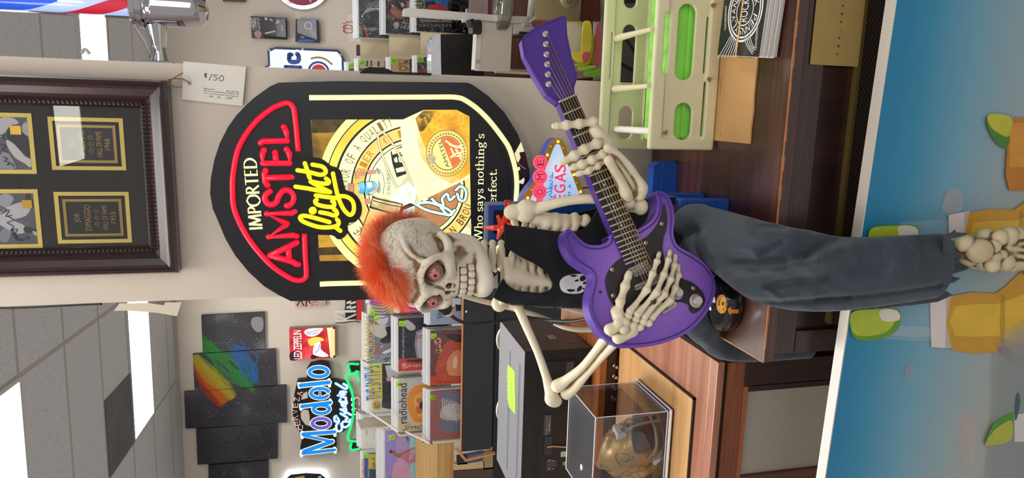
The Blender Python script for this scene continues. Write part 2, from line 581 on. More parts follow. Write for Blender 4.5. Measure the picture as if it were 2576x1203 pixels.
def strokepoly(pts,w,n=4):
    P=[np.array(p,float) for p in (smooth_path(pts,n) if n else pts)]
    l,r=[],[]
    for i,p in enumerate(P):
        d=P[min(i+1,len(P)-1)]-P[max(i-1,0)];d=d/max(np.linalg.norm(d),1e-9);q=np.array([-d[1],d[0]])*w/2
        l.append(tuple(p+q));r.append(tuple(p-q))
    return l,r
# ================================================================== the room
M_wall=mat('D6C8BA',0.85,var=0.03,scale=25,bumpy=0.08)
M_wall2=mat('DCD0C4',0.9,var=0.03,scale=6)
def ceiling_mat():
    m,nt,bs=nodes('ceiling_tile')
    v=coords(nt)
    v.node.inputs['Location'].default_value=(-0.755,0.27,0)
    n=N(nt,'ShaderNodeTexNoise',Scale=70.0,Detail=2.0,Distortion=1.5);nt.links.new(coords(nt,(1,1.9,1),(0,0,0.6)),n.inputs['Vector'])
    c=ramp(nt,n.outputs[0],[(0.0,'8A8A8C'),(0.33,'A0A0A2'),(0.38,'D6D6D6'),(1.0,'DEDEDE')])
    br=N(nt,'ShaderNodeTexBrick',offset=0.0,squash=1.0)
    br.inputs['Scale'].default_value=1.0
    br.inputs['Brick Width'].default_value=1.09;br.inputs['Row Height'].default_value=0.568
    br.inputs['Mortar Size'].default_value=0.014;br.inputs['Mortar Smooth'].default_value=0.0
    br.inputs['Mortar'].default_value=(*lin('B8B2AA'),1)
    nt.links.new(v,br.inputs['Vector']);nt.links.new(c,br.inputs['Color1']);nt.links.new(c,br.inputs['Color2'])
    nt.links.new(br.outputs['Color'],bs.inputs['Base Color'])
    bs.inputs['Roughness'].default_value=0.95
    return m
CEIL_Z=3.0
WALL_Y=6.65
ROOM_YAW=2.6
def rotz(o,a): o.rotation_euler=(0,0,math.radians(a));return o
# the back wall, the ceiling and its lamps share one frame whose origin is on the back wall
BW=wallframe(WALL_Y,ROOM_YAW,-2.185)
b=MB();b.box((0,0.05,0),(14,0.1,3.3),M_wall2)
o=b.build('wall_back');o.location=(BW.O[0],BW.O[1],1.4);rotz(o,ROOM_YAW);tag(o,kind='structure')
b=MB();b.box((0,-4.6,0.03),(14,9.4,0.06),ceiling_mat())
o=b.build('ceiling');o.location=(BW.O[0],BW.O[1],CEIL_Z);rotz(o,ROOM_YAW);tag(o,kind='structure')
b=MB();b.box((0,-0.012,-0.014),(14,0.02,0.028),mat('B9B2AA',0.6))
o=b.build('trim_1');o.location=(BW.O[0],BW.O[1],CEIL_Z);rotz(o,ROOM_YAW);tag(o,kind='structure')
b=MB();b.box((0,2.5,-0.05),(16,13,0.1),wood('A8A8AA','B4B4B6','BEBEC0',0.6,'x',0.5))
o=b.build('floor');tag(o,kind='structure')
# ceiling frame helper: a = along the wall, d = distance out from the wall
def CEIL(a,d,z=0.0):
    return BW.O + BW.U*a + BW.N*d + np.array([0,0,CEIL_Z+z])
def ceil_px(x,y):
    q=onz(x,y,CEIL_Z) - BW.O
    return q@BW.U,q@BW.N
M_panel=glow('FFFBEE',PANEL_POWER)
M_tbar=mat('8C8884',0.6)
FC=Frame(CEIL(0,0),BW.U,-BW.N)       # face looks down: U along wall, V towards the wall
FC.N=np.array([0,0,-1.0])
def troffer(a0,d0,a1,d1,label,group=None):
    t=empty('ceiling_light',CEIL((a0+a1)/2,(d0+d1)/2),label,'ceiling light',group)
    b=MB()
    v0,v1=-max(d0,d1),-min(d0,d1)
    b.frame(FC,[(a0,v0),(a1,v0),(a1,v1),(a0,v1)],[(a0+.02,v0+.02),(a1-.02,v0+.02),(a1-.02,v1-.02),(a0+.02,v1-.02)],0.0,0.012,mat('C9C9C6',0.5))
    b.build('frame',t)
    b=MB();nn=14      # a pan of shallow prismatic ribs
    for k in range(nn):
        x0=a0+.02+(a1-a0-.04)*k/nn;x1=a0+.02+(a1-a0-.04)*(k+1)/nn
        b.poly(FC,[(x0,v0+.02),(x1,v0+.02),(x1,v1-.02),(x0,v1-.02)],M_panel,0.006)
    b.build('diffuser',t)
troffer(-.335,.84,.755,1.408,'long fluorescent ceiling panel nearest the rear wall above the canvas panels')
troffer(-.335,3.112,.755,3.68,'bright fluorescent ceiling panel farther out from the rear wall, cut by the photo edge')
troffer(1.845,1.408+.06,2.935,1.976+.03,'fluorescent ceiling panel seen beside the striped glass pole')
troffer(1.458,8.12,2.548,8.57,'fluorescent ceiling panel mirrored in the glass of the framed photos')
b=MB();b.fbox(FC,-.325,.2,-1.966,-1.418,0.0,0.01,mat('6E6C6E',0.9,var=0.35,scale=4))
tag(b.build('ceiling_tile'),'dark stained ceiling tile beside the long fluorescent panel','ceiling tile')

# ------------------------------------------------------------------ the column everything hangs on
PY=1.448
PF=wallframe(PY)                       # its face
X0,X1=-0.381,0.083
b=MB();b.box2((X0,PY,0),(X1,PY+0.42,CEIL_Z-.001),M_wall)
tag(b.build('wall_column'),kind='structure')
b=MB()
# ================================================================== things on the column face
def zf(F,x0,y0,s,pts,h=0.0):
    return F.pxs(zz(x0,y0,s,pts),h)
# ---- framed baseball display
FY=wallframe(PY-0.024)                  # frame rebate (glass) plane
def frame_display():
    t=empty('picture_frame',(-0.14,PY-0.001,1.9),'dark mahogany frame with gold-matted signed photos and two black plaques','picture frame')
    wd=wood('1E1214','2E1A1D','432628',1.4,'z',0.28,0.4)
    wdh=wood('1E1214','2E1A1D','432628',1.4,'x',0.28,0.4,key='wdh')
    F=wallframe(PY)
    a0,b0=F.px(445,691,0.045);a1,_=F.px(412,201,0.045)
    top=2.32
    Wf=0.052
    # moulding profile: (inset from the outer edge, height off the wall)
    prof=[(0,0.001),(0,0.030),(0.004,0.040),(0.010,0.043),(0.013,0.039),(0.018,0.036),(0.030,0.032),(0.040,0.022),(0.043,0.024),(0.048,0.024),(Wf,0.018),(Wf,0.001)]
    b=MB()
    def rim(i,h): return [F.p(a0+i,b0+i,h),F.p(a1-i,b0+i,h),F.p(a1-i,top-i,h),F.p(a0+i,top-i,h)]
    V=[]
    for i,h in prof: V += rim(i,h)
    for q in range(len(prof)-1):
        for k in range(4):
            j=(k+1) % 4
            b.add([V[4*q+k],V[4*q+j],V[4*q+4+j],V[4*q+4+k]],[(0,1,2,3)],wdh if k % 2 == 0 else wd)
    b.build('moulding',t)
    # the strip of beads
    b=MB();mb=mat('2A2020',0.35)
    def beads(p,q):
        n=int(np.linalg.norm(np.array(q)-np.array(p))/0.0075)
        for k in range(n+1):
            x,y=np.array(p)+(np.array(q)-np.array(p))*k/n
            b.ball(F.p(x,y,0.024),0.0034,mb,8)
    i=0.0458
    beads((a0+i,b0+i),(a1-i,b0+i));beads((a0+i,b0+i),(a0+i,top-i));beads((a1-i,b0+i),(a1-i,top-i))
    b.build('beading',t,smooth=True)
    # mat board
    mtb=mat('403C3C',0.9,var=0.06,scale=300)
    b=MB();b.fbox(F,a0+.05,a1-.05,b0+.05,top-.05,0.004,0.012,mtb);b.build('mat_board',t)
    gold=mat('D8C268',0.42,0.35);gold2=mat('9A8252',0.35,0.7);dk=mat('2C2828',0.6);blk=mat('1F1C1D',0.35)
    G=wallframe(PY-0.012)
    def R4(zpts): return zf(G,0,260,3.166,zpts)
    def rectof(zpts):
        q=np.array(R4(zpts));return q[:,0].min(),q[:,1].min(),q[:,0].max(),q[:,1].max()
    def plaque(outer,lines,stars):
        x0,y0,x1,y1=outer
        W,H=x1-x0,y1-y0
        b=MB()
        def fr(i0,i1,m,h): b.frame(G,[(x0+i0,y0+i0),(x1-i0,y0+i0),(x1-i0,y1-i0),(x0+i0,y1-i0)],[(x0+i1,y0+i1),(x1-i1,y0+i1),(x1-i1,y1-i1),(x0+i1,y1-i1)],0.0,h,m)
        fr(0,.0072,gold,0.0014)
        b.rect(G,x0+.006,y0+.006,x1-.006,y1-.006,dk,0.0004)
        fr(.0135,.0185,gold2,0.0016)
        b.rect(G,x0+.018,y0+.018,x1-.018,y1-.018,blk,0.0008)
        for s,fx,fy,hh,wd_ in lines:
            cx=x0+W*0.5;cy=y0+H*fy
            b.text(G,s,(cx-wd_*W/2,cy-hh*H/2),(cx+wd_*W/2,cy+hh*H/2),gold2,0.0018)
        for k in (-1,0,1):
            c=np.array([x0+W*.5+k*W*.125,y0+H*stars])
            pts=[(c[0]+math.sin(2*PI*j/10)*(0.0052 if j % 2 == 0 else 0.0022),c[1]+math.cos(2*PI*j/10)*(0.0052 if j % 2 == 0 else 0.0022)) for j in range(10)]
            b.stroke(G,pts,0.0008,gold2,0.0018,closed=True)
        return b.build('plaque',t)
    pl=plaque(rectof([(435,710),(1025,705),(1048,1105),(465,1118)]),[('JOE',0,.71,.085,.17),('DiMAGGIO',0,.575,.085,.50),('HALL OF FAME',0,.345,.075,.48),('1955',0,.235,.075,.22)],.455)
    pl['label']='black plaque reading JOE DiMAGGIO HALL OF FAME 1955'
    pl=plaque(rectof([(385,113),(978,120),(1008,530),(418,530)]),[('TED',0,.71,.085,.19),('WILLIAMS',0,.575,.085,.48),('HALL OF FAME',0,.345,.075,.48),('1966',0,.235,.075,.22)],.455)
    pl['label']='black plaque reading TED WILLIAMS HALL OF FAME 1966'
    # the signed photographs, cut by the top of the picture
    grey=['3B3A40','5E5D66','8D8C98','B9B7BE','D9D6D6','24242A']
    ink=mat('2B3668',0.4)
    def photo(edge,seed,figure,sig,tagp):
        x0,y0,x1=edge;y1=y0+0.17
        b=MB()
        b.frame(G,[(x0,y0),(x1,y0),(x1,y1),(x0,y1)],[(x0+.0075,y0+.0075),(x1-.0075,y0+.0075),(x1-.0075,y1-.0075),(x0+.0075,y1-.0075)],0,.0014,gold)
        b.rect(G,x0+.006,y0+.006,x1-.006,y1-.006,mat(grey[1],.4,var=.5,scale=40),0.0004)
        for k,(c,pts) in enumerate(figure):
            q=zf(G,0,260,3.166,pts);q=[tuple(p) for p in smooth_path(q,4,True)]
            q=[(min(max(p[0],x0+.008),x1-.008),min(max(p[1],y0+.008),y1-.008)) for p in q]
            b.poly(G,q,mat(c,.4),0.0006+.0001*k)
        for s in sig: b.stroke(G,zf(G,0,260,3.166,s),0.0016,ink,0.0020,n=4)
        c=zf(G,0,260,3.166,tagp);xs=[p[0] for p in c];ys=[p[1] for p in c]
        b.rect(G,min(xs),min(ys),max(xs),max(ys),mat('C9A24A',.25,.8),0.0022)
        return b.build('photo',t)
    c=R4([(345,1150),(308,684)]);e=(c[0][0],c[0][1],c[1][0])
    o=photo(e,1,[('A9A8B2',[(0,740),(60,720),(110,760),(60,830),(0,830)]),('8F8E98',[(20,1000),(90,1020),(60,1100),(0,1090)]),('C9C6C9',[(0,870),(120,800),(215,790),(245,840),(200,900),(110,930),(200,975),(195,1030),(120,1035),(30,985),(0,960)]),('2A2A31',[(200,980),(280,1005),(295,1030),(200,1025)]),('2C2C33',[(205,730),(240,715),(243,770),(205,775)]),('C6C3C6',[(262,1015),(298,1030),(292,1055),(270,1040)])],
          [[(0,820),(55,850),(10,880)],[(20,860),(75,850),(50,900),(95,890)],[(70,900),(110,930),(60,950),(110,980),(90,1010),(140,1000),(120,1040)],[(100,1000),(150,1080),(220,1060),(215,1085),(140,1090),(130,1060)],[(90,1010),(120,1070),(185,1095)]],[(178,772),(255,770),(252,832),(182,834)])
    o['label']='signed grey photo of a ballplayer in mid-stride'
    c=R4([(297,562),(257,80)]);e=(c[0][0],c[0][1],c[1][0])
    o=photo(e,2,[('C8C6CA',[(0,120),(100,115),(150,160),(80,180),(30,250),(0,260)]),('B8B6BC',[(175,180),(210,150),(238,200),(236,262),(180,230)]),('26262C',[(70,200),(130,190),(235,300),(240,430),(150,360),(60,290)]),('9C9AA2',[(0,420),(50,380),(115,470),(120,520),(0,520)]),('D3D0D2',[(55,290),(120,330),(200,420),(248,450),(245,510),(200,480),(120,430),(60,340)])],
          [[(0,260),(40,245),(20,275),(45,290)],[(10,330),(50,340),(20,370),(60,390)],[(30,430),(60,440),(40,460),(75,470),(60,490),(95,480),(110,505)]],[(82,178),(168,180),(170,246),(88,248)])
    o['label']='signed grey photo of a ballplayer in a dark cap'
    b=MB();b.rect(F,a0+.045,b0+.045,a1-.045,top-.045,glassy(0.0,'FFFFFF',0.06),0.0165);b.build('glass',t)
frame_display()

# ---- price tag hanging from the corner of the frame by a piece of twine
def price_tag():
    t=empty('price_tag',(0.07,PY-0.02,1.77),'white handwritten $150 price card on twine at the frame corner','price tag')
    F=wallframe(PY-0.006)
    card=zf(F,0,0,3.007,[(1388,465),(1862,505),(1835,803),(1375,752)])
    b=MB();b.prism(F,card,0,0.0006,mat('E9E2D8',0.7))
    ink=mat('221E1E',0.5)
    Z=lambda p: zf(F,0,0,3.007,p)
    for s in ([(1545,567),(1555,557),(1566,562),(1552,572),(1564,580),(1546,582)],[(1551,553),(1558,588)],[(1582,608),(1604,561)],
              [(1650,570),(1622,566),(1620,580),(1640,588),(1634,606),(1612,606)],[(1676,572),(1658,590),(1665,612),(1686,608),(1692,585),(1678,571)]):
        b.stroke(F,Z(s),0.0011,ink,0.0009,n=4)
    # small print, five lines that follow the card
    def ln(s,x0,y0,x1,y1,hgt):
        p0,p1=Z([(x0,y0),(x1,y1)]);d=np.array(p1)-np.array(p0);d /= np.linalg.norm(d)
        b.text(F,s,p0,p1,ink,0.0009,up=np.array([-d[1],d[0]])*hgt)
    ln('Mike Franck',1543,675,1625,682,.0029);ln('402-740-0578',1712,694,1806,703,.0026)
    ln('1001 Fort Crook Road North, Bellevue, NE',1541,693,1806,720,.0031)
    ln('Lower Level Southroads Technology Park',1540,711,1803,739,.0031)
    ln('BUY',1585,735,1616,738,.0030);ln('SELL',1643,741,1675,744,.0030);ln('TRADE',1710,747,1757,752,.0030)
    b.ring(F,Z([(1435,632)])[0],0.0020,0.0036,mat('A29A8C',.6),0.001,20)
    b.build('card',t)
    tw=mat('8A6E4A',0.95,var=.3,scale=400)
    b=MB()
    def P(x,y,h): q=F.px(x/3.007,y/3.007);return F.p(q[0],q[1],h)
    b.tube([P(1245,618,.03),P(1290,612,.028),P(1330,600,.02),P(1385,600,.012),P(1420,615,.006),P(1436,632,.003)],.0011,tw,6,sm=5)
    b.tube([P(1262,618,.03),P(1310,612,.026),P(1355,582,.022),P(1400,556,.018)],.0012,tw,6,sm=5)
    b.tube([P(1270,620,.03),P(1300,645,.022),P(1340,660,.014),P(1378,660,.004)],.0009,tw,6,sm=5)
    b.tube([P(1290,618,.028),P(1305,606,.03),P(1318,618,.024),P(1302,626,.024),P(1290,618,.028)],.0013,tw,6,sm=3)
    b.build('twine',t,smooth=True)
price_tag()

# ---- cards tucked behind the column's far edge
b=MB();F=wallframe(PY-0.003);
q=zz(0,380,2.864,[(860,1098),(1308,1090),(1275,1190),(1130,1165),(900,1150),(822,1152)])
b.prism(F,F.pxs(q),0,.0008,mat('D9CDB8',.7))
o=b.build('paper_card');tag(o,'curled cream card taped to the edge of the column under the frame','paper card')
b=MB();q=zz(0,380,2.864,[(1060,1092),(1190,1080),(1180,1110)]);b.prism(F,F.pxs(q),.001,.0016,mat('6A5F66',.7))
tag(b.build('paper_scrap'),'small dark paper scrap over the curled cream card','paper scrap')
# torn black tape along the frame's side of the column edge
b=MB();F2=wallframe(PY-0.0015)
b.stroke(F2,F2.pxs([(-30,776),(60,774.5),(150,770),(210,767),(255,765)]),0.004,mat('17161A',.4),0,n=3)
tag(b.build('tape_strip'),'thin torn black tape along the column edge','tape')
# ================================================================== the big lit beer sign on the column
def beer_sign():
    t=empty('beer_sign',(-.15,PY-0.001,1.42),'large round-ended lit beer sign on the white column behind the skeleton','lit sign')
    SF=wallframe(PY-0.045)               # front face of the black shell
    blk=mat('1B1A20',0.32,spec=0.5,var=.12,scale=12)
    red=glow('F41030',0.95);cream=glow('F0E9A4',0.85);yel=glow('FFE61A',1.0)
    pk=lambda pts: SF.pxs(pts)
    up=[(528.7,489),(530,450),(539,402.5),(553,360),(573,320.5),(594,291),(616,267.5),(638,247),(660,231),(680,217),(700.8,208)]
    rgt=[(1175,208),(1190,214),(1229,242),(1269,283),(1302,336),(1322,386),(1332,430)]
    low_r=[(1332,520),(1322,570),(1300,625),(1265,675),(1229,712),(1195,742),(1176,749)]
    low=[(732,758),(700,742),(664.7,720.7),(625,684),(592,643.6),(567,601),(549,557),(535,525)]
    out=pk(up)+pk([(855,204)])+pk(rgt)+pk(low_r)+pk(low)
    b=MB();b.prism(SF,out,-0.043,0.0,blk)
    b.build('housing',t,bevel=0.004)
    # raised panel that carries the picture
    pan=pk([(775,258),(1150,262),(1180,272),(1245,345),(1275,430),(1280,500),(1262,600),(1200,690),(1160,700),(800,708),(787,690),(779,600),(745,566),(760,400),(754,380),(757,275)])
    b=MB();b.prism(SF,pan,0.0,0.0016,mat('18171B',0.4));b.build('face_panel',t)
    # neon-look outline, red
    r=[(750.5,380),(746,330),(740.8,282),(736,268),(727,260),(710.5,262),(679,277),(638,313),(602,369),(588,431.4),(585.6,479.7),(592,532.7),(626,600),(679,663),(727,697),(751.4,704.8),(766,700),(770.7,688),(768,643.6),(766,588)]
    def tb(b,pts,rad,m,n=5,h=0.004):
        b.tube([SF.p(*q,h) for q in smooth_path(pts,n)] if n else [SF.p(*q,h) for q in pts],rad,m,10)
    b=MB();tb(b,pk(r),.0050,red);b.build('red_border',t,smooth=True,angle=None)
    b=MB()
    tb(b,pk([(778,246),(960,245),(1100,244.3),(1130,244.2),(1149,245.5),(1167,251),(1199,273),(1232,306),(1265,349),(1282,378),(1295.5,426),(1299,465),(1297,506)]),.0052,cream)
    tb(b,pk([(805,714),(860,712),(1140,706),(1165,701),(1200,680),(1240,640),(1272,590),(1290,545)]),.0052,cream)
    b.build('cream_border',t,smooth=True,angle=None)
    # AMSTEL
    A,B_=(560,240,5.0125),(600,460,5.0125)
    letters=[
        (B_,[[(398,912),(560,835),(735,752)]]),(B_,[[(398,912),(590,965),(680,990),(725,1020),(755,1025)]]),(B_,[[(632,815),(640,965)]]),
        (B_,[[(735,670),(690,658),(385,678),(600,530)]]),(B_,[[(612,512),(360,388),(680,380),(715,355)]]),
        (B_,[[(400,105),(345,150),(340,215),(380,265),(435,268),(480,240),(520,150),(580,92),(660,105),(702,170),(690,235),(645,280),(610,285)]]),
        (A,[[(545,945),(530,990),(540,1090),(570,1130)]]),(A,[[(545,1040),(880,1028)]]),
        (A,[[(525,690),(505,740),(512,855),(845,855),(845,740),(810,680)]]),(A,[[(665,720),(680,850)]]),
        (A,[[(482,600),(510,580),(815,572),(808,470),(775,398)]]),
    ]
    b=MB()
    for Z,ss in letters:
        for s in ss:
            c=len(s) > 6
            tb(b,pk(zz(*Z,s)),.0057,red,5 if c else 0)
            for e in (s[0],s[-1]): b.ball(SF.p(*pk(zz(*Z,[e]))[0],.004),.0057,red,10)
            for e in s[1:-1]:
                if not c: b.ball(SF.p(*pk(zz(*Z,[e]))[0],.004),.0057,red,10)
    o=b.build('red_lettering',t,smooth=True,angle=None);o['label']='raised red lettering AMSTEL'
    # IMPORTED: thick-and-thin roman capitals
    b=MB()
    p0=SF.px(661,578);p1=SF.px(645,398);base=np.array(p1)-np.array(p0);L=np.linalg.norm(base);ux=base/L;uy=np.array([-ux[1],ux[0]])
    H=0.0245
    gl={'I': (.30,[[(.15,0),(.15,1)]]),'M': (1.0,[[(.1,0),(.2,1)],[(.2,1),(.5,0.1)],[(.5,.1),(.8,1)],[(.8,1),(.9,0)]]),
          'P': (.62,[[(.15,0),(.15,1)],[(.15,.95),(.4,.95),(.55,.75),(.4,.5),(.15,.48)]]),
          'O': (.95,[[(.47,1),(.15,.8),(.06,.5),(.15,.2),(.47,0),(.8,.2),(.88,.5),(.8,.8),(.47,1)]]),
          'R': (.75,[[(.15,0),(.15,1)],[(.15,.95),(.4,.95),(.55,.75),(.4,.52),(.15,.5)],[(.3,.5),(.7,0)]]),
          'T': (.66,[[(.33,0),(.33,1)],[(.02,.96),(.64,.96)]]),'E': (.6,[[(.15,0),(.15,1)],[(.15,.96),(.55,.96)],[(.15,.52),(.48,.52)],[(.15,.04),(.55,.04)]]),
          'D': (.85,[[(.15,0),(.15,1)],[(.15,.96),(.5,.92),(.76,.7),(.78,.35),(.5,.06),(.15,.04)]])}
    tot=sum(gl[c][0] for c in 'IMPORTED');x=0;k=L/tot
    for c in 'IMPORTED':
        wd_,ss=gl[c]
        for s in ss:
            q=[np.array(p0)+ux*(x+a*k)+uy*(bb*H) for a,bb in s]
            b.stroke(SF,q,.0044,cream,.0012,n=4 if len(s) > 4 else 0,nib=(0.0,0.36))
        x += wd_*k
    o=b.build('cream_lettering',t);o['label']='cream lettering IMPORTED'
    # light: yellow script on its own black backing
    Zl=(730,390,5.47)
    bk=zz(*Zl,[(300,30),(430,50),(520,110),(570,150),(640,170),(700,230),(735,380),(770,480),(860,510),(940,590),(985,700),(970,830),(900,905),(800,940),(790,1060),(720,1140),(650,1150),(580,1100),(380,1090),(150,1060),(60,900),(20,400),(20,150),(100,40)])
    b=MB();b.prism(SF,[tuple(q) for q in smooth_path(pk(bk),4,True)],0.0016,0.007,mat('17161A',.3));b.build('script_backing',t,bevel=.0012)
    b=MB()
    def sc(pts,n=5,rr=.0043):
        q=pk(zz(*Zl,pts));tb(b,q,rr,yel,n,.009)
        for e in (q[0],q[-1]): b.ball(SF.p(*e,.009),rr,yel,10)
    sc([(540,915),(420,880),(250,835),(165,830),(140,860),(180,905),(300,955),(420,985),(560,985),(650,960),(668,910),(645,880)])   # l
    sc([(630,990),(690,1035)],0)
    sc([(415,780),(520,800),(610,825),(645,800),(625,755),(605,745)])                      # i
    b.ball(SF.p(*pk(zz(*Zl,[(312,757)]))[0],.009),.0078,yel,14)
    sc([(365,612),(345,630),(370,670),(450,695),(560,708),(605,690),(600,640),(580,630)])    # g bowl
    sc([(355,550),(500,570),(640,585),(690,560),(780,570),(850,620),(875,690),(870,770),(835,815),(790,800),(730,730),(670,600),(630,450),(590,250)])
    sc([(78,430),(250,455),(420,490),(550,505)],0)                                           # h
    sc([(545,500),(420,440),(300,370),(290,360),(420,385),(520,385),(530,350),(495,320)])
    sc([(105,205),(260,230),(400,265),(470,255),(490,210),(440,155),(310,128)])           # t
    sc([(205,110),(235,200),(270,310)],0)
    o=b.build('yellow_lettering',t,smooth=True,angle=None);o['label']='yellow script lettering light'
    return t,SF
BS,SF=beer_sign()
# ---- printed, backlit picture and the slogan
def clip(pts,conv):
    """Sutherland-Hodgman against a convex outline"""
    n=len(conv);a=sum(conv[k][0]*conv[(k+1) % n][1]-conv[(k+1) % n][0]*conv[k][1] for k in range(n))
    if a < 0: conv=conv[::-1]
    out=list(pts)
    for k in range(n):
        A,B_=np.array(conv[k]),np.array(conv[(k+1) % n]);inp=out;out=[]
        side=lambda p: (B_[0]-A[0])*(p[1]-A[1])-(B_[1]-A[1])*(p[0]-A[0])
        for i in range(len(inp)):
            p,q=inp[i-1],inp[i];sp,sq=side(p),side(q)
            if (sp >= 0) != (sq >= 0):
                t=sp/(sp-sq);out.append((p[0]+(q[0]-p[0])*t,p[1]+(q[1]-p[1])*t))
            if sq >= 0: out.append(tuple(q))
        if not out: return []
    return out
def lit_noise(c1,c2,c3,scale,power=0.9,key=None,stops=(0.35,0.5,0.65)):
    k=('ln',c1,c2,c3,scale,power)
    if k in MATS: return MATS[k]
    m,nt,bs=nodes('printed_backlit')
    n=N(nt,'ShaderNodeTexNoise',Scale=scale,Detail=4.0,Distortion=0.4);nt.links.new(coords(nt),n.inputs['Vector'])
    c=ramp(nt,n.outputs[0],list(zip(stops,(c1,c2,c3))))
    nt.links.new(c,bs.inputs['Base Color']);nt.links.new(c,bs.inputs['Emission Color'])
    bs.inputs['Emission Strength'].default_value=power;bs.inputs['Roughness'].default_value=0.3
    MATS[k]=m
    return m
SER={  # pen skeletons, x-height 0.62, cap 1.0; (advance, strokes)
 'W': (1.32,[[(.12,1),(.38,0)],[(.38,0),(.66,.95)],[(.66,1),(.92,0)],[(.92,0),(1.2,.97)],'-0,1,.26','-.54,1,.24','-1.06,1,.26']),
 'h': (.74,[[(.16,0),(.16,1)],[(.16,.45),(.3,.6),(.45,.6),(.54,.45),(.54,0)],'-.03,0,.3','-.4,0,.3','-.03,1,.18']),
 'o': (.66,[[(.32,.62),(.12,.5),(.08,.3),(.14,.1),(.32,0),(.5,.1),(.56,.3),(.5,.52),(.32,.62)]]),
 's': (.54,[[(.45,.5),(.36,.6),(.22,.6),(.12,.5),(.16,.38),(.4,.24),(.45,.12),(.34,.01),(.2,.01),(.08,.14)]]),
 'a': (.64,[[(.12,.48),(.2,.6),(.36,.6),(.44,.48),(.44,.1),(.58,.02)],[(.44,.36),(.2,.3),(.1,.16),(.18,.02),(.32,.03),(.44,.14)]]),
 'y': (.68,[[(.12,.6),(.34,.04)],[(.56,.6),(.34,.04),(.22,-.24),(.06,-.26)],'-0,.6,.26','-.42,.6,.25']),
 'n': (.74,[[(.16,0),(.16,.6)],[(.16,.45),(.3,.6),(.45,.6),(.54,.45),(.54,0)],'-.03,0,.3','-.4,0,.3','-.03,.6,.18']),
 't': (.46,[[(.2,.86),(.2,.12),(.3,.01),(.42,.08)],'-.04,.6,.4']),
 'i': (.38,[[(.18,0),(.18,.6)],'-.02,0,.34','-.02,.6,.2','.18,.86']),
 'g': (.64,[[(.28,.6),(.12,.5),(.12,.32),(.28,.22),(.44,.32),(.44,.5),(.28,.6)],[(.24,.22),(.12,.1),(.3,.02),(.5,-.06),(.46,-.24),(.26,-.3),(.08,-.2),(.14,-.04)],[(.44,.54),(.58,.62)]]),
 "'": (.26,[[(.14,1),(.12,.74)]]),
 'p': (.72,[[(.16,-.3),(.16,.6)],[(.16,.46),(.32,.61),(.5,.52),(.57,.3),(.5,.08),(.32,0),(.16,.12)],'-.02,-.3,.34','-.03,.6,.18']),
 'e': (.6,[[(.1,.32),(.5,.34),(.48,.52),(.32,.61),(.14,.5),(.08,.3),(.14,.1),(.32,0),(.5,.12)]]),
 'r': (.54,[[(.16,0),(.16,.6)],[(.16,.4),(.28,.58),(.44,.56)],'-.02,0,.36','-.03,.6,.18']),
 'f': (.44,[[(.18,0),(.18,.8),(.26,.98),(.42,.94)],'-.02,0,.38','-.02,.6,.4']),
 'c': (.58,[[(.48,.5),(.36,.61),(.2,.58),(.09,.42),(.09,.2),(.2,.02),(.36,.01),(.5,.14)]]),
 '.': (.28,['.13,.07']),' ': (.34,[])}
def serif(b,F,s,p0,ux,k,kx,m,h,pen=.145):
    """ux: unit baseline direction in the frame, k: metres per cap height, kx: metres per advance unit"""
    ux=np.array(ux);uy=np.array([-ux[1],ux[0]]);x=0.0;p0=np.array(p0)
    for c in s:
        adv,ss=SER[c]
        T=lambda a,bb: p0+ux*(x+a)*kx+uy*bb*k
        for st in ss:
            if isinstance(st,str):
                if st[0] == '-' and st.count(',') == 2:
                    a,y,l=[float(q) for q in st[1:].split(',')]
                    b.stroke(F,[T(a,y),T(a+l,y)],.05*k,m,h,cap=False)
                else:
                    a,y=[float(q) for q in st.split(',')];b.disc(F,T(a,y),.095*k,m,h,14)
            else:
                b.stroke(F,[T(a,y) for a,y in st],pen*k,m,h,n=5 if len(st) > 3 else 0,nib=(0.0,.34))
        x += adv
    return x*kx
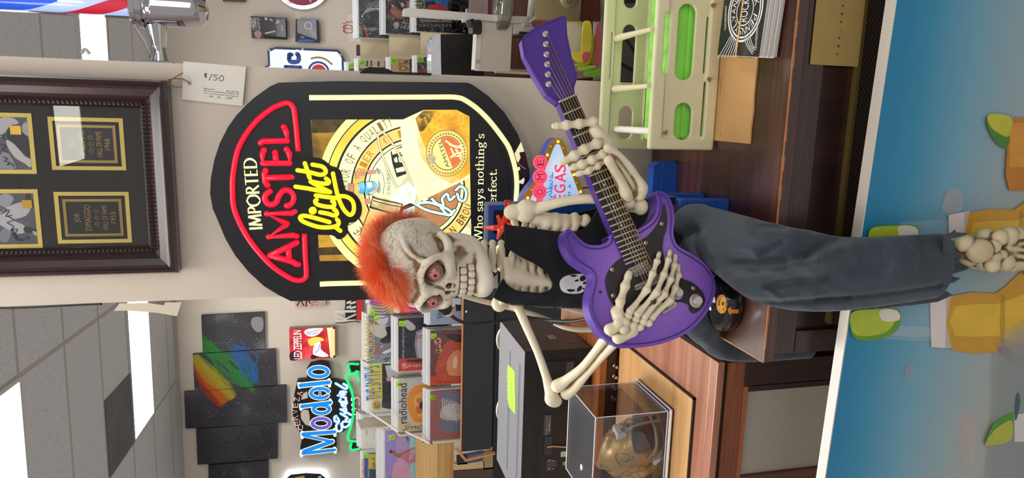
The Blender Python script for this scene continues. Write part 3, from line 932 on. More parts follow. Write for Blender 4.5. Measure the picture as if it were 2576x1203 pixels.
def beer_picture():
    H0=0.0018;Zp=(780,260,3.167)
    P=lambda pts: zf(SF,*Zp,pts)
    b=MB();lay=[0]
    def put(m,pts,cl=None):
        q=[tuple(p) for p in pts]
        if cl is not None: q=clip(q,cl)
        if len(q) > 2:
            lay[0] += 1;b.poly(SF,q,m,H0+lay[0]*0.00005)
    pw=.86
    cream=lit_noise('E2E080','E8E890','EEEE9E',9,pw);dk=mat('2A2A26',.4);gold=lit_noise('D8B840','E2CA50','EAD868',12,pw)
    orange=lit_noise('D8B056','E2C26A','E8CE7A',14,pw);pale=lit_noise('D6EAAC','E0EEB4','E8F2B0',7,pw)
    brown=lit_noise('A9744A','B37C50','BE8A5A',20,.75);ink=glow('8A6A38',.5);black=glow('2A3036',.4)
    amber=lit_noise('B8862A','DCA02C','E8B63C',26,.75);foam=lit_noise('E8DCA0','EEE6B0','F2EDBE',10,.9)
    rect_=P([(5,130),(1266,128),(1282,1240),(76,1256)])
    put(lit_noise('5A4A22','9A7428','C89A34',18,.5),rect_)
    put(lit_noise('3A2E1C','4E3E22','5E4A28',40,.4),P([(8,130),(560,130),(420,190),(150,235),(12,235)]))
    put(lit_noise('3A2E1C','4E3E22','5E4A28',40,.41),P([(60,1150),(420,1130),(420,1200),(66,1210)]))
    C=np.array((830,680));
    pic=P([(5,130),(1266,128),(1286,1300),(150,1330),(60,1180)])
    def ringd(r,m,sx=1.0):
        pts=[(C[0]+r*math.cos(2*PI*k/96),C[1]+r*sx*math.sin(2*PI*k/96)) for k in range(96)]
        put(m,P(pts),pic)
    ringd(772,cream);ringd(712,dk);ringd(704,gold);ringd(640,dk);ringd(622,pale);ringd(506,dk);ringd(494,orange);ringd(404,dk);ringd(392,pale);ringd(368,dk);ringd(362,pale)
    # lower quarter of the badge: brown ground with a pale pen script
    inner=P([(C[0]+362*math.cos(2*PI*k/96),C[1]+362*math.sin(2*PI*k/96)) for k in range(96)])
    put(brown,clip(inner,P([(815,805),(1300,560),(1300,1100),(700,1100)])))
    # dark ribbon letters
    put(black,P([(640,385),(750,330),(760,430),(770,560),(690,590),(655,480)]))
    for q in ([(650,375),(740,350),(735,385),(655,410)],[(668,440),(690,425),(700,470),(672,468)],[(700,430),(745,415),(748,470),(712,470)],[(680,520),(752,500),(755,540),(690,552)],[(720,392),(758,380),(760,402),(724,412)]): put(pale,P(q))
    put(black,P([(715,830),(800,790),(840,800),(810,900),(700,920)]))
    put(lit_noise('A8D8D0','B6E0D8','C2E8E0',30,.8),P([(740,850),(835,812),(830,920),(720,925)]))
    lay[0] += 1
    hh=lambda: H0+lay[0]*0.00005
    ice=glow('BDEBE4',.85)
    for q in ([(835,800),(950,790),(1090,840),(1130,880),(1080,885),(930,850),(835,800)],[(970,760),(1010,800),(1060,810),(1050,760),(1090,720),(1110,770),(1150,740)],[(1160,690),(1200,660),(1240,700),(1230,770),(1190,770),(1170,720)],[(1040,830),(1100,890),(1150,850)],[(905,770),(930,760)]):
        b.stroke(SF,P(q),.0085,mat('4A4038',.5),hh(),n=5);b.stroke(SF,P(q),.0055,ice,hh()+.00005,n=5)
    lay[0] += 2
    # lettering on the rings
    def arc(s,r,hgt,a0,a1,m,wd=.8):
        for k,c in enumerate(s):
            if c == ' ': continue
            a=math.radians(a0+(a1-a0)*(k+.5)/len(s));da=math.radians((a1-a0)/len(s))*wd/2
            sg=1 if a1 > a0 else -1
            pt=lambda rr_,aa: np.array((C[0]+rr_*math.cos(aa),C[1]+rr_*math.sin(aa)))
            p0,p1,pu=pt(r-sg*hgt/2,a-da),pt(r-sg*hgt/2,a+da),pt(r+sg*hgt/2,a-da)
            q=[np.array(x) for x in P([p0,p1,pu])]
            b.text(SF,c,q[0],q[1],m,hh(),up=q[2]-q[0])
    arc('THE FULL FLAVOR OF A QUALITY',563,74,133,252,ink,.72)
    arc('BIER',449,60,196,222,glow('B8842E',.6),.75);arc('(A I',449,60,236,258,glow('B8842E',.6),.6)
    arc('N BROU',449,60,50,16,mat('6A3E16',.5),.7)
    arc('L A *',528,56,62,31,glow('C07A30',.6),.6)
    # crest with towers and a blue shield
    br2=lit_noise('B8806A','C28A70','CC967C',60,.7);blue=lit_noise('3E9CD8','5CB0E4','88C8EE',40,.85);grey=glow('8C98A0',.7)
    for m,q in ((br2,[(360,540),(440,535),(440,575),(395,580),(390,600),(365,600)]),(br2,[(455,530),(525,530),(530,560),(460,570)]),(br2,[(300,640),(345,640),(345,720),(300,715)]),(br2,[(430,760),(480,755),(485,800),(435,805)]),
                 (blue,[(375,640),(430,625),(440,680),(425,725),(385,715),(395,680)]),(blue,[(440,625),(500,620),(530,650),(525,690),(450,720)]),(pale,[(455,632),(488,630),(490,668),(458,670)]),(br2,[(488,668),(528,672),(510,700),(488,695)]),(grey,[(540,600),(560,640),(560,700),(540,720),(530,700),(545,650)]),(grey,[(520,520),(545,520),(560,560),(545,570)])):
        put(m,P(q))
    lay[0] += 1
    for q in ([(360,540),(360,600)],[(300,640),(345,640),(345,720)],[(375,640),(430,625),(440,680),(425,725)],[(440,625),(500,620),(532,650),(525,700),(450,722),(440,625)],[(430,735),(470,725),(510,735)],[(530,515),(575,560),(590,640),(580,720)]): b.stroke(SF,P(q),.0010,mat('5A5A66',.5),hh(),n=3)
    q=P([(632,735),(600,735),(630,535)]);q=[np.array(x) for x in P([(638,725),(638,530),(610,725)])]
    b.text(SF,'CALORIES',q[0],q[1],mat('7A8484',.5),hh(),up=q[2]-q[0])
    # bottle neck
    lay[0] += 1
    put(lit_noise('D09A48','E0B062','E8C07C',12,.8),P([(480,840),(705,890),(690,1010),(680,1100),(400,1120),(430,960)]))
    put(lit_noise('A89868','C0B080','D8CC9C',50,.8),P([(478,800),(500,740),(520,735),(735,795),(730,825),(710,890),(600,860),(480,840)]))
    lay[0] += 1
    for q,w_ in (([(500,745),(560,765),(735,800)],.003),([(505,775),(600,800),(725,825)],.002),([(478,825),(560,850),(705,890)],.004),([(470,850),(430,950),(400,1040)],.002),([(500,740),(478,825)],.002),([(735,800),(705,890)],.0025)):
        b.stroke(SF,P(q),w_,mat('565642',.35),hh(),n=4)
    # the glass and its foam
    glass=P([(715,140),(905,52),(1165,52),(1268,105),(1270,590),(835,800),(800,690),(735,400)])
    put(foam,glass)
    put(amber,P([(835,120),(905,52),(1165,52),(1268,105),(1270,560),(1190,610),(1050,500),(930,380),(870,240)]))
    put(lit_noise('D8B460','E2C67C','EAD698',22,.85),P([(870,240),(930,380),(1050,500),(1190,610),(1120,640),(980,560),(880,420),(850,300)]))
    put(lit_noise('5A4416','8A6A26','D0A84A',60,.6),P([(840,118),(900,62),(1000,62),(960,140),(900,220),(870,225)]))
    lay[0] += 1
    rr=np.random.default_rng(3)
    for k in range(46):
        x,y=rr.uniform(880,1255),rr.uniform(70,260);r=rr.uniform(.0008,.0028)
        c=SF.px(780+x/3.167,260+y/3.167);b.ring(SF,c,r*.6,r,glow('B8801E',.5),hh(),12);b.disc(SF,c,r*.5,glow('F2CC5C',.9),hh(),8)
    # round badge printed on the glass
    cc=(1088,396);CIRC=lambda r: P([(cc[0]+r*math.cos(2*PI*k/48),cc[1]+r*1.12*math.sin(2*PI*k/48)) for k in range(48)])
    put(mat('9A7A30',.4),CIRC(166));put(lit_noise('D8B860','E2C674','E8D084',30,.8),CIRC(162));put(mat('9A7A30',.4),CIRC(122));put(cream,CIRC(116))
    put(lit_noise('C8643A','D06C40','D67848',30,.8),clip(CIRC(114),P([(1020,240),(1260,240),(1260,560),(1140,530)])))
    lay[0] += 1
    q=[np.array(x) for x in P([(1110,505),(1042,290),(1082,516)])];b.text(SF,'AMSTEL',q[0],q[1],mat('2A241C',.5),hh(),up=q[2]-q[0])
    for s in ([(1120,430),(1160,400),(1195,400),(1195,440)],[(1110,330),(1210,360),(1190,400),(1160,370)],[(1080,300),(1160,350),(1205,330)],[(1170,420),(1200,415)],[(1120,360),(1150,420)]): b.stroke(SF,P(s),.0038,foam,hh(),n=4)
    C2=C;
    for k in range(40):
        a=2*PI*k/40+.1
        p=P([(cc[0]+142*math.cos(a)-6,cc[1]+159*math.sin(a)),(cc[0]+142*math.cos(a)+6,cc[1]+159*math.sin(a)+9)])
        b.stroke(SF,p,.0022,mat('A88838',.5),hh(),cap=False)
    put(lit_noise('C8B070','9098A8','D8C080',90,.7),P([(930,430),(965,400),(1000,430),(1000,470),(965,490),(935,465)]))
    # rim of the glass, poured beer
    lay[0] += 1
    for off,c in ((.0046,'8A6A3A'),(.0026,'F4EECB')):
        b.stroke(SF,P([(770,600),(700,670),(640,570),(570,400),(540,280),(555,232),(590,240),(680,360),(760,520),(820,680),(845,770),(835,800),(810,790)]),off,glow(c,.7),hh()+.00005*(off < .004),n=5)
    lay[0] += 2
    put(lit_noise('B8C8B0','F0F2D4','F8F8E4',60,.9),P([(690,690),(730,650),(800,640),(850,690),(830,790),(740,800),(640,770)]))
    b.build('printed_picture',BS)
    # slogan
    b=MB();cr=glow('F2EBB0',.85)
    p0=np.array(SF.px(1212.5,607));p1=np.array(SF.px(1217.5,336));L=np.linalg.norm(p1-p0);ux=(p1-p0)/L
    s1="Who says nothing's";adv=sum(SER[c][0] for c in s1);kx=L/adv;k=abs(SF.px(1193,600)[1]-SF.px(1212.5,600)[1])
    serif(b,SF,s1,p0,ux,k*1.02,kx,cr,.0020)
    s2='perfect.';q1=np.array(SF.px(1249,424));adv2=sum(SER[c][0] for c in s2)*kx*1.02
    serif(b,SF,s2,q1-ux*adv2,ux,k*1.02,kx*1.02,cr,.0020)
    o=b.build('slogan_lettering',BS);o['label']="cream serif lettering Who says nothing's perfect"
    # chipped edge that lets the pale plastic show
    b=MB();Zt=(850,240,3.008)
    for q in ([(1385,350),(1410,425),(1372,432),(1382,472),(1362,512),(1350,490),(1336,440)],[(1352,545),(1375,540),(1380,560),(1362,575)],[(1362,650),(1385,640),(1408,622),(1412,640),(1402,672),(1362,662)]):
        b.poly(SF,zf(SF,*Zt,q),glow('E8E2B8',.6),.0008)
    b.stroke(SF,zf(SF,*Zt,[(1365,515),(1400,545),(1420,558)]),.0006,glow('E8E2B8',.4),.0008,n=3)
    b.build('chipped_edge',BS)
beer_picture()
# ================================================================== the wooden cabinets in front of the column
ZT=0.80                                  # top of the cabinet the skeleton sits on
CX0,CY0=-0.402,0.966
dkx=wood('1C0E0A','2E1813','3E241C',1.0,'x',.32,.35)
dkz=wood('150A08','23110D','301A14',1.0,'z',.38,.2)
topw=wood('2A130C','43241A','5A3527',1.1,'x',.30,.5)
worn=mat('B4713C',.6,var=.35,scale=180)
def cabinet():
    t=empty('wooden_cabinet',(.1,1.2,0),'dark wooden cabinet with a worn top edge that the skeleton sits on','cabinet')
    x1=1.0;Yb=PY-.004
    b=MB();b.box2((CX0,CY0,ZT-.022),(x1,Yb,ZT),topw);b.build('top',t,bevel=.0015)
    b=MB()
    for k in range(60):                    # the chipped, bare edge of the veneer
        xa=CX0+(x1-CX0)*k/60;xb=CX0+(x1-CX0)*(k+1)/60
        w_=.0016+.0014*abs(math.sin(k*1.7)+.4*math.sin(k*5.3))
        b.box2((xa,CY0-.0006,ZT-w_),(xb,CY0+w_*.5,ZT+.0004),worn)
    for k in range(20):
        ya=CY0+(Yb-CY0)*k/20;yb=CY0+(Yb-CY0)*(k+1)/20;w_=.0012+.001*abs(math.sin(k*2.1))
        b.box2((CX0-.0006,ya,ZT-w_*2),(CX0+w_,yb,ZT+.0004),worn)
    o=b.build('worn_edge',t);o['label']='bare orange wood along the chipped edge'
    zg=float(ony(2155,210,CY0)[2])
    b=MB()
    b.box2((CX0+.012,CY0+.012,.06),(x1,Yb,ZT-.022),dkz)
    b.box2((CX0+.012,CY0+.004,ZT-.062),(x1,CY0+.013,ZT-.022),dkx)
    b.box2((CX0+.012,CY0+.002,.06),(CX0+.052,CY0+.013,ZT-.062),dkz)
    b.build('body',t,bevel=.001)
    gx0=float(ony(2094,815,CY0)[0])
    b=MB();b.box2((gx0,CY0+.001,zg-.006),(x1,CY0+.012,zg),mat('6E5A30',.45,.5))
    o=b.build('gilt_strip',t);o['label']='thin dull gold strip'
    gm,nt,bs=nodes('woven_cloth');
    wv=N(nt,'ShaderNodeTexChecker',Scale=1.0);nt.links.new(coords(nt,(190,190,260)),wv.inputs[0])
    wv.inputs[1].default_value=(*lin('3A2C22'),1);wv.inputs[2].default_value=(*lin('17100D'),1)
    nt.links.new(wv.outputs[0],bs.inputs['Base Color']);bs.inputs['Roughness'].default_value=.9
    b=MB();b.box2((gx0,CY0+.006,.12),(x1,CY0+.0125,zg-.006),gm);b.build('grille_cloth',t)
    for x in (CX0+.05,x1-.06):
        for y in (CY0+.05,Yb-.06): MB().box2((x-.02,y-.02,0),(x+.02,y+.02,.06),dkz).build('leg',t)
    # tan paper pasted low on the front
    F=wallframe(CY0+.003)
    q=F.pxs([(2052,0),(2036,162),(2157,163),(2178,0)])
    c=MB();xs=[p[0] for p in q];ys=[p[1] for p in q]
    c.rect(F,q[1][0],q[2][1]-.005,0.42,q[1][1],mat('9A8048',.7,var=.1,scale=30),.0012)
    m2=mat('3A2C1C',.7)
    for k in range(15):
        x=q[1][0]+.018+.0125*k
        z=(q[1][1]+q[2][1])/2-.004
        if k % 4 == 3: c.disc(F,(x,z),.001,m2,.0016,8)
        else: c.ring(F,(x,z),.0009,.0022,m2,.0016,8 if k % 2 else 4)
    o=c.build('tan_card');tag(o,'tan printed card stuck low on the dark cabinet front','card')
cabinet()

# ---- the blue poster with beer bottles that stands against the cabinet
def poster():
    YP=.905
    F=wallframe(YP,-2.2,float(ony(2165,600,YP)[0]))
    F.O[2]=0
    zt=F.px(2165,600)[1]
    t=empty('poster_board',(-.15,YP,0.05),'large blue printed board with beer bottles and limes leaning under the skeleton','poster')
    T=.021
    a0,a1=-.75,.75;b0=.05
    B=MB()
    fl,nt,bs=nodes('fluted_edge')
    wv=N(nt,'ShaderNodeTexWave',wave_type='BANDS',Scale=110.0);nt.links.new(coords(nt),wv.inputs['Vector'])
    c=ramp(nt,wv.outputs['Fac'],[(0.2,'C8BEB2'),(0.6,'E6DED4')]);nt.links.new(c,bs.inputs['Base Color'])
    B.fbox(F,a0,a1,b0,zt,-T,-.0004,fl);o=B.build('board',t)
    # printed sky: blue at the top of the print, paling downwards
    m,nt,bs=nodes('printed_sky')
    tc=N(nt,'ShaderNodeTexCoord');sx=N(nt,'ShaderNodeSeparateXYZ');nt.links.new(tc.outputs['Object'],sx.inputs[0])
    mr=N(nt,'ShaderNodeMapRange');mr.inputs[1].default_value=zt-.34;mr.inputs[2].default_value=zt
    nz=N(nt,'ShaderNodeTexNoise',Scale=5.0,Detail=3.0);nt.links.new(tc.outputs['Object'],nz.inputs['Vector'])
    ma=N(nt,'ShaderNodeMath',operation='MULTIPLY_ADD');ma.inputs[1].default_value=.12;nt.links.new(nz.outputs[0],ma.inputs[0])
    nt.links.new(sx.outputs[2],mr.inputs[0]);nt.links.new(mr.outputs[0],ma.inputs[2])
    c=ramp(nt,ma.outputs[0],[(0.05,'9EA09A'),(.28,'90A0A2'),(.6,'6698AC'),(.86,'2C82A4'),(1.0,'14769E')])
    nt.links.new(c,bs.inputs['Base Color']);bs.inputs['Roughness'].default_value=.38
    b=MB();b.rect(F,a0,b0,a1,zt-.002,m,0.0)
    lay=[0]
    def put(mm,pts,sm=4):
        lay[0] += 1;q=F.pxs(pts);q=[tuple(p) for p in smooth_path(q,sm,True)] if sm else q
        b.poly(F,q,mm,.0003+.00008*lay[0])
    pr=lambda c,v=.08,s=40: mat(c,.4,var=v,scale=s)
    def haze(c):
        if ('hz',c) not in MATS:
            m_,n_,b_=nodes('airbrushed_print');b_.inputs['Base Color'].default_value=(*lin(c),1);b_.inputs['Alpha'].default_value=.2;b_.inputs['Roughness'].default_value=.4;MATS[('hz',c)]=m_
        return MATS[('hz',c)]
    def soft(pts,col,base='',n=7,grow=.07):
        q=np.array(pts,float);c=q.mean(0)
        for k in range(n): put(haze(col),[tuple(c+(p-c)*(1+grow*(n/2-k))) for p in q])
    # pale clouds in the print
    soft([(2415,1055),(2428,1042),(2445,1060),(2449,1110),(2446,1150),(2430,1160),(2414,1130),(2418,1090)],'D6CAC6','8EA6B0')
    soft([(2276,935),(2285,916),(2296,925),(2294,950),(2282,955)],'A8B8C4','74A4BA')
    soft([(2380,490),(2392,478),(2412,486),(2414,520),(2400,532),(2372,525)],'C4C4C8','8CAAB6')
    # bottle nearest the picture's lower edge of the leg
    glassp=haze('C4D4DA')
    def bottle(cy,x0,sc,lime_side,lw=1.0):
        Y=lambda d: cy+d*sc
        # clear neck
        put(glassp,[(x0,Y(-42)),(x0+120,Y(-50)),(x0+140,Y(-56)),(x0+140,Y(52)),(x0+120,Y(48)),(x0,Y(42)),(x0-6,Y(30)),(x0-6,Y(-30))],2)
        put(haze('DDE4E6'),[(x0+10,Y(10)),(x0+120,Y(14)),(x0+120,Y(36)),(x0+10,Y(32))],2)
        put(pr('D4C8C2',.08,30),[(x0+112,Y(-60)),(x0+165,Y(-70)),(x0+170,Y(66)),(x0+115,Y(62))],0)
        put(haze('8A4A10'),[(x0+152,Y(-66)),(x0+172,Y(-68)),(x0+168,Y(70)),(x0+150,Y(66))],0)
        put(pr('C08C1E',.2,30),[(x0+165,Y(-66)),(x0+275,Y(-72)),(x0+320,Y(-108)),(x0+420,Y(-160)),(x0+420,Y(160)),(x0+350,Y(120)),(x0+280,Y(76)),(x0+168,Y(70))],2)
        put(pr('D2A82C',.15,30),[(x0+175,Y(-40)),(x0+280,Y(-46)),(x0+420,Y(-80)),(x0+420,Y(70)),(x0+280,Y(34)),(x0+175,Y(34))],2)
        put(pr('8A4A18',.3,60),[(x0+280,Y(72)),(x0+340,Y(116)),(x0+420,Y(160)),(x0+420,Y(120)),(x0+350,Y(92)),(x0+300,Y(60))],2)
        put(haze('7A4A14'),[(x0+290,Y(-72)),(x0+300,Y(-66)),(x0+300,Y(66)),(x0+290,Y(70)),(x0+286,Y(0))],0)
        # lime pushed in the neck
        if lime_side:
            put(pr('5C8C1C',.2,60),[(x0-88,Y(-22)),(x0-40,Y(-34)),(x0+30,Y(-32)),(x0+36,Y(6)),(x0+10,Y(34)),(x0-40,Y(46)),(x0-82,Y(36))],4)
            put(pr('A8B42C',.2,70),[(x0-86,Y(-22)),(x0-40,Y(-32)),(x0+20,Y(-28)),(x0+22,Y(0)),(x0,Y(24)),(x0-40,Y(34)),(x0-80,Y(28))],4)
            put(pr('D6CEC0',.1,60),[(x0-14,Y(-32)),(x0+28,Y(-30)),(x0+34,Y(-6)),(x0-8,Y(-4))],3)
    bottle(810,2225,1.0,True)
    bottle(600,2270,1.0,True)
    # glass at the far side and its lime, a lime low down
    put(pr('B87018',.2,40),[(2530,305),(2545,298),(2640,296),(2640,480),(2534,478),(2524,440),(2528,380)],0)
    put(pr('C8882A',.2,40),[(2536,310),(2640,304),(2640,420),(2534,420)],0)
    put(pr('D8CCC0',.1),[(2570,390),(2640,380),(2640,470),(2572,470)],0)
    b.stroke(F,F.pxs([(2556,368),(2576,384)]),.004,pr('D8CCC0',.1),.003);b.stroke(F,F.pxs([(2556,384),(2574,366)]),.004,pr('D8CCC0',.1),.003)
    put(pr('3F7A22',.2,60),[(2478,300),(2486,335),(2505,362),(2526,372),(2532,340)],4)
    put(pr('B4AE34',.2,70),[(2478,292),(2500,286),(2540,298),(2532,342),(2508,336),(2486,318)],3)
    soft([(2520,890),(2640,880),(2640,1250),(2500,1250),(2505,1050)],'AEB4B2')
    put(pr('4A8A24',.2,60),[(2472,1118),(2490,1068),(2520,1042),(2545,1036),(2542,1060),(2510,1080)],3)
    put(pr('A8AA3C',.2,70),[(2472,1116),(2495,1080),(2520,1062),(2541,1056),(2538,1104),(2500,1116)],2)
    put(pr('C8C4BE',.1,60),[(2545,1040),(2640,1030),(2640,1110),(2546,1108)],0)
    put(pr('3E5560',.3,60),[(2548,1000),(2556,985),(2560,1010),(2552,1050),(2546,1050)],3)
    b.build('printed_face',t)
poster()
# ================================================================== stereo console, receiver, helmet case on the near side
ZC=0.76
KX,KY=-0.478,1.165                     # front corner of the console top
KB=float(onz(1560,930,ZC)[1])          # where its top meets the cabinet behind
kx_=wood('5A2A18','7A4229','96583A',1.0,'x',.34,.3)
kt_=wood('8A5440','A06A52','B58066',1.0,'x',.36,.3)
kz_=wood('3A1A10','542A1A','6C3A24',1.0,'z',.4,.2)
kd_=wood('1C0C08','2C1510','3C1F16',1.0,'z',.4,.2)
def console():
    t=empty('stereo_console',(-.9,1.4,0),'reddish wooden stereo console with a pale woven speaker panel under the helmet case','cabinet')
    x0=-1.35
    b=MB()
    b.box2((x0,KY,ZC-.016),(KX,KY+.026,ZC),kt_);b.box2((x0,KY+.0268,ZC-.016),(KX,KB,ZC-.0001),kt_)
    b.build('top',t,bevel=.0012)
    g0,g1=float(ony(1990,1178,KY+.012)[0]),float(ony(1990,972,KY+.012)[0])
    zg1=float(ony(1868,1050,KY+.012)[2])
    b=MB()
    b.box2((x0,KY+.016,.08),(KX-.004,KB,ZC-.016),kd_)
    b.box2((x0,KY+.006,ZC-.024),(KX-.004,KY+.016,ZC-.016),mat('120A08',.6))
    b.box2((x0,KY+.003,zg1+.010),(KX-.004,KY+.016,ZC-.026),kx_)
    b.box2((g1+.012,KY+.003,.08),(KX-.004,KY+.016,zg1+.010),kd_)
    b.box2((x0,KY+.003,.08),(g0-.012,KY+.016,zg1+.010),kz_)
    b.box2((g0-.012,KY+.001,zg1),(g1+.012,KY+.012,zg1+.010),wood('7A3E22','985432','AA6844',1.0,'x',.34,.3))
    b.box2((g1,KY+.001,.12),(g1+.012,KY+.012,zg1),kd_);b.box2((g0-.012,KY+.001,.12),(g0,KY+.012,zg1),kz_)
    b.build('body',t,bevel=.0008)
    m,nt,bs=nodes('speaker_cloth')
    v=coords(nt,(1,1,1),(0,math.radians(38),0))
    wv=N(nt,'ShaderNodeTexWave',wave_type='BANDS',bands_direction='X',Scale=190.0,Distortion=1.2);wv.inputs['Detail'].default_value=2.0;nt.links.new(v,wv.inputs['Vector'])
    w2=N(nt,'ShaderNodeTexWave',wave_type='BANDS',bands_direction='Z',Scale=240.0,Distortion=.8);nt.links.new(coords(nt),w2.inputs['Vector'])
    mx=N(nt,'ShaderNodeMath',operation='MULTIPLY_ADD');mx.inputs[1].default_value=.6;nt.links.new(wv.outputs['Fac'],mx.inputs[0])
    m3=N(nt,'ShaderNodeMath',operation='MULTIPLY');m3.inputs[1].default_value=.4;nt.links.new(w2.outputs['Fac'],m3.inputs[0]);nt.links.new(m3.outputs[0],mx.inputs[2])
    c=ramp(nt,mx.outputs[0],[(.15,'6E665E'),(.5,'A0988C'),(.85,'C4BCAE')]);nt.links.new(c,bs.inputs['Base Color']);bs.inputs['Roughness'].default_value=.95
    bump(nt,bs,mx.outputs[0],.4,.001)
    b=MB();b.box2((g0,KY+.010,.12),(g1,KY+.0155,zg1),m);b.build('speaker_cloth',t)
    for x in (x0+.05,KX-.05):
        for y in (KY+.07,KB-.05): MB().box2((x-.02,y-.02,0),(x+.02,y+.02,.08),kd_).build('leg',t)
console()
# the deeper cabinet behind it that carries the receiver
ZB=float(ony(1508,950,KB)[2])
XB=float(ony(1508,800,KB)[0])
YR=KB+.045
bx1=-.40
def rear_cabinet():
    t=empty('rear_cabinet',(-1.0,KB+.3,0),'orange-brown wooden cabinet under the black receiver, a step above the console','cabinet')
    ow=wood('8A4A20','A8622E','BE7A42',1.0,'x',.36,.3)
    yb=float(onz(1411,800,ZB)[1])
    b=MB();b.box2((-1.7,KB+.001,ZB-.02),(bx1,yb,ZB),ow);b.build('top',t,bevel=.001)
    b=MB();b.box2((-1.7,KB+.006,.05),(bx1-.01,yb-.01,ZB-.02),kd_);b.build('body',t)
    for k in range(4):
        x=float(ony(1556,922+26*k,KB)[0]);z=float(ony(1552,930,KB)[2])
        b=MB();b.lathe((x,KB+.006,z+.004),(0,-1,0),[(.0062,0),(.0066,.003),(.005,.005),(.0052,.012),(.0045,.0135),(0,.0136)],mat('C9C4C0',.18,1.0),16)
        b.build('knob',t,smooth=True)
    MB().box2((-1.65,KB+.03,0),(-1.6,KB+.08,.05),kd_).build('leg',t);MB().box2((bx1-.06,KB+.03,0),(bx1-.02,KB+.08,.05),kd_).build('leg',t)
    MB().box2((-1.65,yb-.07,0),(-1.6,yb-.02,.05),kd_).build('leg',t);MB().box2((bx1-.06,yb-.07,0),(bx1-.02,yb-.02,.05),kd_).build('leg',t)
    return yb
YB2=rear_cabinet()
def receiver():
    xr=float(ony(1320,887,YR)[0]);zt=float(ony(1320,887,YR)[2]);zb=ZB+.012
    yb=float(onx(1264,808,xr)[1]);x0=xr-.46
    t=empty('receiver',(xr-.2,YR,ZB),'black stereo receiver seen from the rear with a lime starburst sticker on top','stereo receiver')
    top=mat('77777C',.38,.35,var=.06,scale=200);blk=mat('17161A',.5,var=.2,scale=30);side=mat('3A3432',.5,var=.1,scale=60)
    b=MB();b.box2((x0,YR,zb),(xr,yb,zt-.0015),blk);b.box2((xr-.0005,YR+.004,zb),(xr+.0012,yb,zt-.001),side)
    zm=zb+(zt-zb)*.52;b.box2((xr,YR+.004,zm-.0008),(xr+.0016,yb,zm+.0008),mat('1A1615',.6))
    b.build('chassis',t,bevel=.0008)
    b=MB();b.box2((x0-.001,YR-.001,zt-.0015),(xr+.0014,yb+.001,zt),top)
    slot=mat('121214',.7)
    Lx=.40
    for j in range(46):
        for i,y0 in enumerate((YR+.035,YR+.042,YR+.049,YR+.145,YR+.152,YR+.159)):
            x=xr-.055-j*.0082
            if y0 > yb-.02: continue
            b.add([(x,y0,zt+.0002),(x+.0048,y0+.0008,zt+.0002),(x+.0048,y0+.0042,zt+.0002),(x,y0+.0034,zt+.0002)],[(0,1,2,3)],slot)
    b.build('lid',t)
    # ventilation, panels, labels and plugs on the rear face
    F=wallframe(YR)
    b=MB();g1=mat('26252A',.4);g2=mat('3C3C40',.5);wt=mat('A8A8A6',.6)
    H=zt-zb;P=lambda x,y: F.px(x,y)
    for k in range(70):
        x=xr-.02-.006*k
        for r in range(3): b.rect(F,x,zb+H*.80-.006*r,x+.0035,zb+H*.80-.006*r+.0016,slot,.0006)
    def zbx(pts,m,h=.0012,th=.0025):
        q=zf(F,1160,740,2.598,pts);xs=[p[0] for p in q];ys=[p[1] for p in q]
        MB().fbox(F,min(xs),max(xs),min(ys),max(ys),0,th,m).build('socket_plate',t);return min(xs),max(xs),min(ys),max(ys)
    x_0,x_1,y_0,y_1=zbx([(542,790),(585,920)],g2);b.text(F,'Dolby Surround',(x_0+.004,y_0+.010),(x_1-.004,y_0+.0155),wt,.0028)
    for k in range(3): b.rect(F,x_0+.012,y_0+.004+.0018*k*.8,x_1-.004-.01*k,y_0+.0048+.0018*k*.8,wt,.0028)
    zbx([(565,440),(735,515)],mat('2A2A2E',.3),th=.004);zbx([(685,440),(730,510)],mat('6A6862',.25,.6),th=.006)
    zbx([(558,600),(640,750)],g1,th=.003)
    zbx([(545,930),(590,1045)],mat('34343A',.12),th=.003)
    zbx([(652,1030),(698,1060)],mat('B8B6AA',.6),th=.0016)
    zbx([(560,1078),(590,1150)],g2);zbx([(592,1085),(622,1125)],g2)
    for xx in (575,600):
        for yy in (1085,1140): b.disc(F,zf(F,1160,740,2.598,[(xx,yy)])[0],.002,wt,.0028,10)
    c=zf(F,1160,740,2.598,[(674,1107)])[0];b.disc(F,c,.0062,mat('4CA43C',.5),.001,20);b.text(F,'PASS',(c[0]-.0042,c[1]-.0014),(c[0]+.0042,c[1]+.0014),wt,.0014)
    for k in range(10):
        j=MB();j.lathe(F.p(xr-.09-.03*k,zb+H*.16,0),F.N,[(.0048,0),(.0045,.004),(.0028,.0042),(.0026,.008),(0,.008)],g2 if k % 2 else wt,12);j.build('jack',t,smooth=True)
    b.build('rear_panel',t)
    b=MB();q=zf(F,1160,740,2.598,[(560,995),(600,990),(650,993),(706,998),(760,1010)])
    b.tube([F.p(*p,.006) for p in q],.0018,mat('C8A47C',.6),6,sm=4);o=b.build('power_cord',t,smooth=True);o['label']='thin tan cord'
    for x in (x0+.04,xr-.05):
        for y in (YR+.04,yb-.04): MB().cyl((x,y,ZB),(x,y,zb),.016,blk).build('foot',t,smooth=True)
    # small maker's plate and screw on the flank
    G=Frame((xr+.0013,YR,zb),(0,1,0),(0,0,1))
    b=MB();b.rect(G,.09,H*.36,.125,H*.47,mat('8A8378',.5),.0006)
    for k in range(3): b.rect(G,.093,H*.38+.004*k,.12,H*.38+.004*k+.0012,mat('3A3632',.5),.0009)
    b.disc(G,(.055,H*.20),.007,mat('222022',.3),.0008,18);b.disc(G,(.055,H*.20),.0035,mat('8A8A8A',.3,1),.0011,12);b.disc(G,(.05,H*.83),.005,mat('222022',.3),.0008,18)
    o=b.build('side_fittings',t)
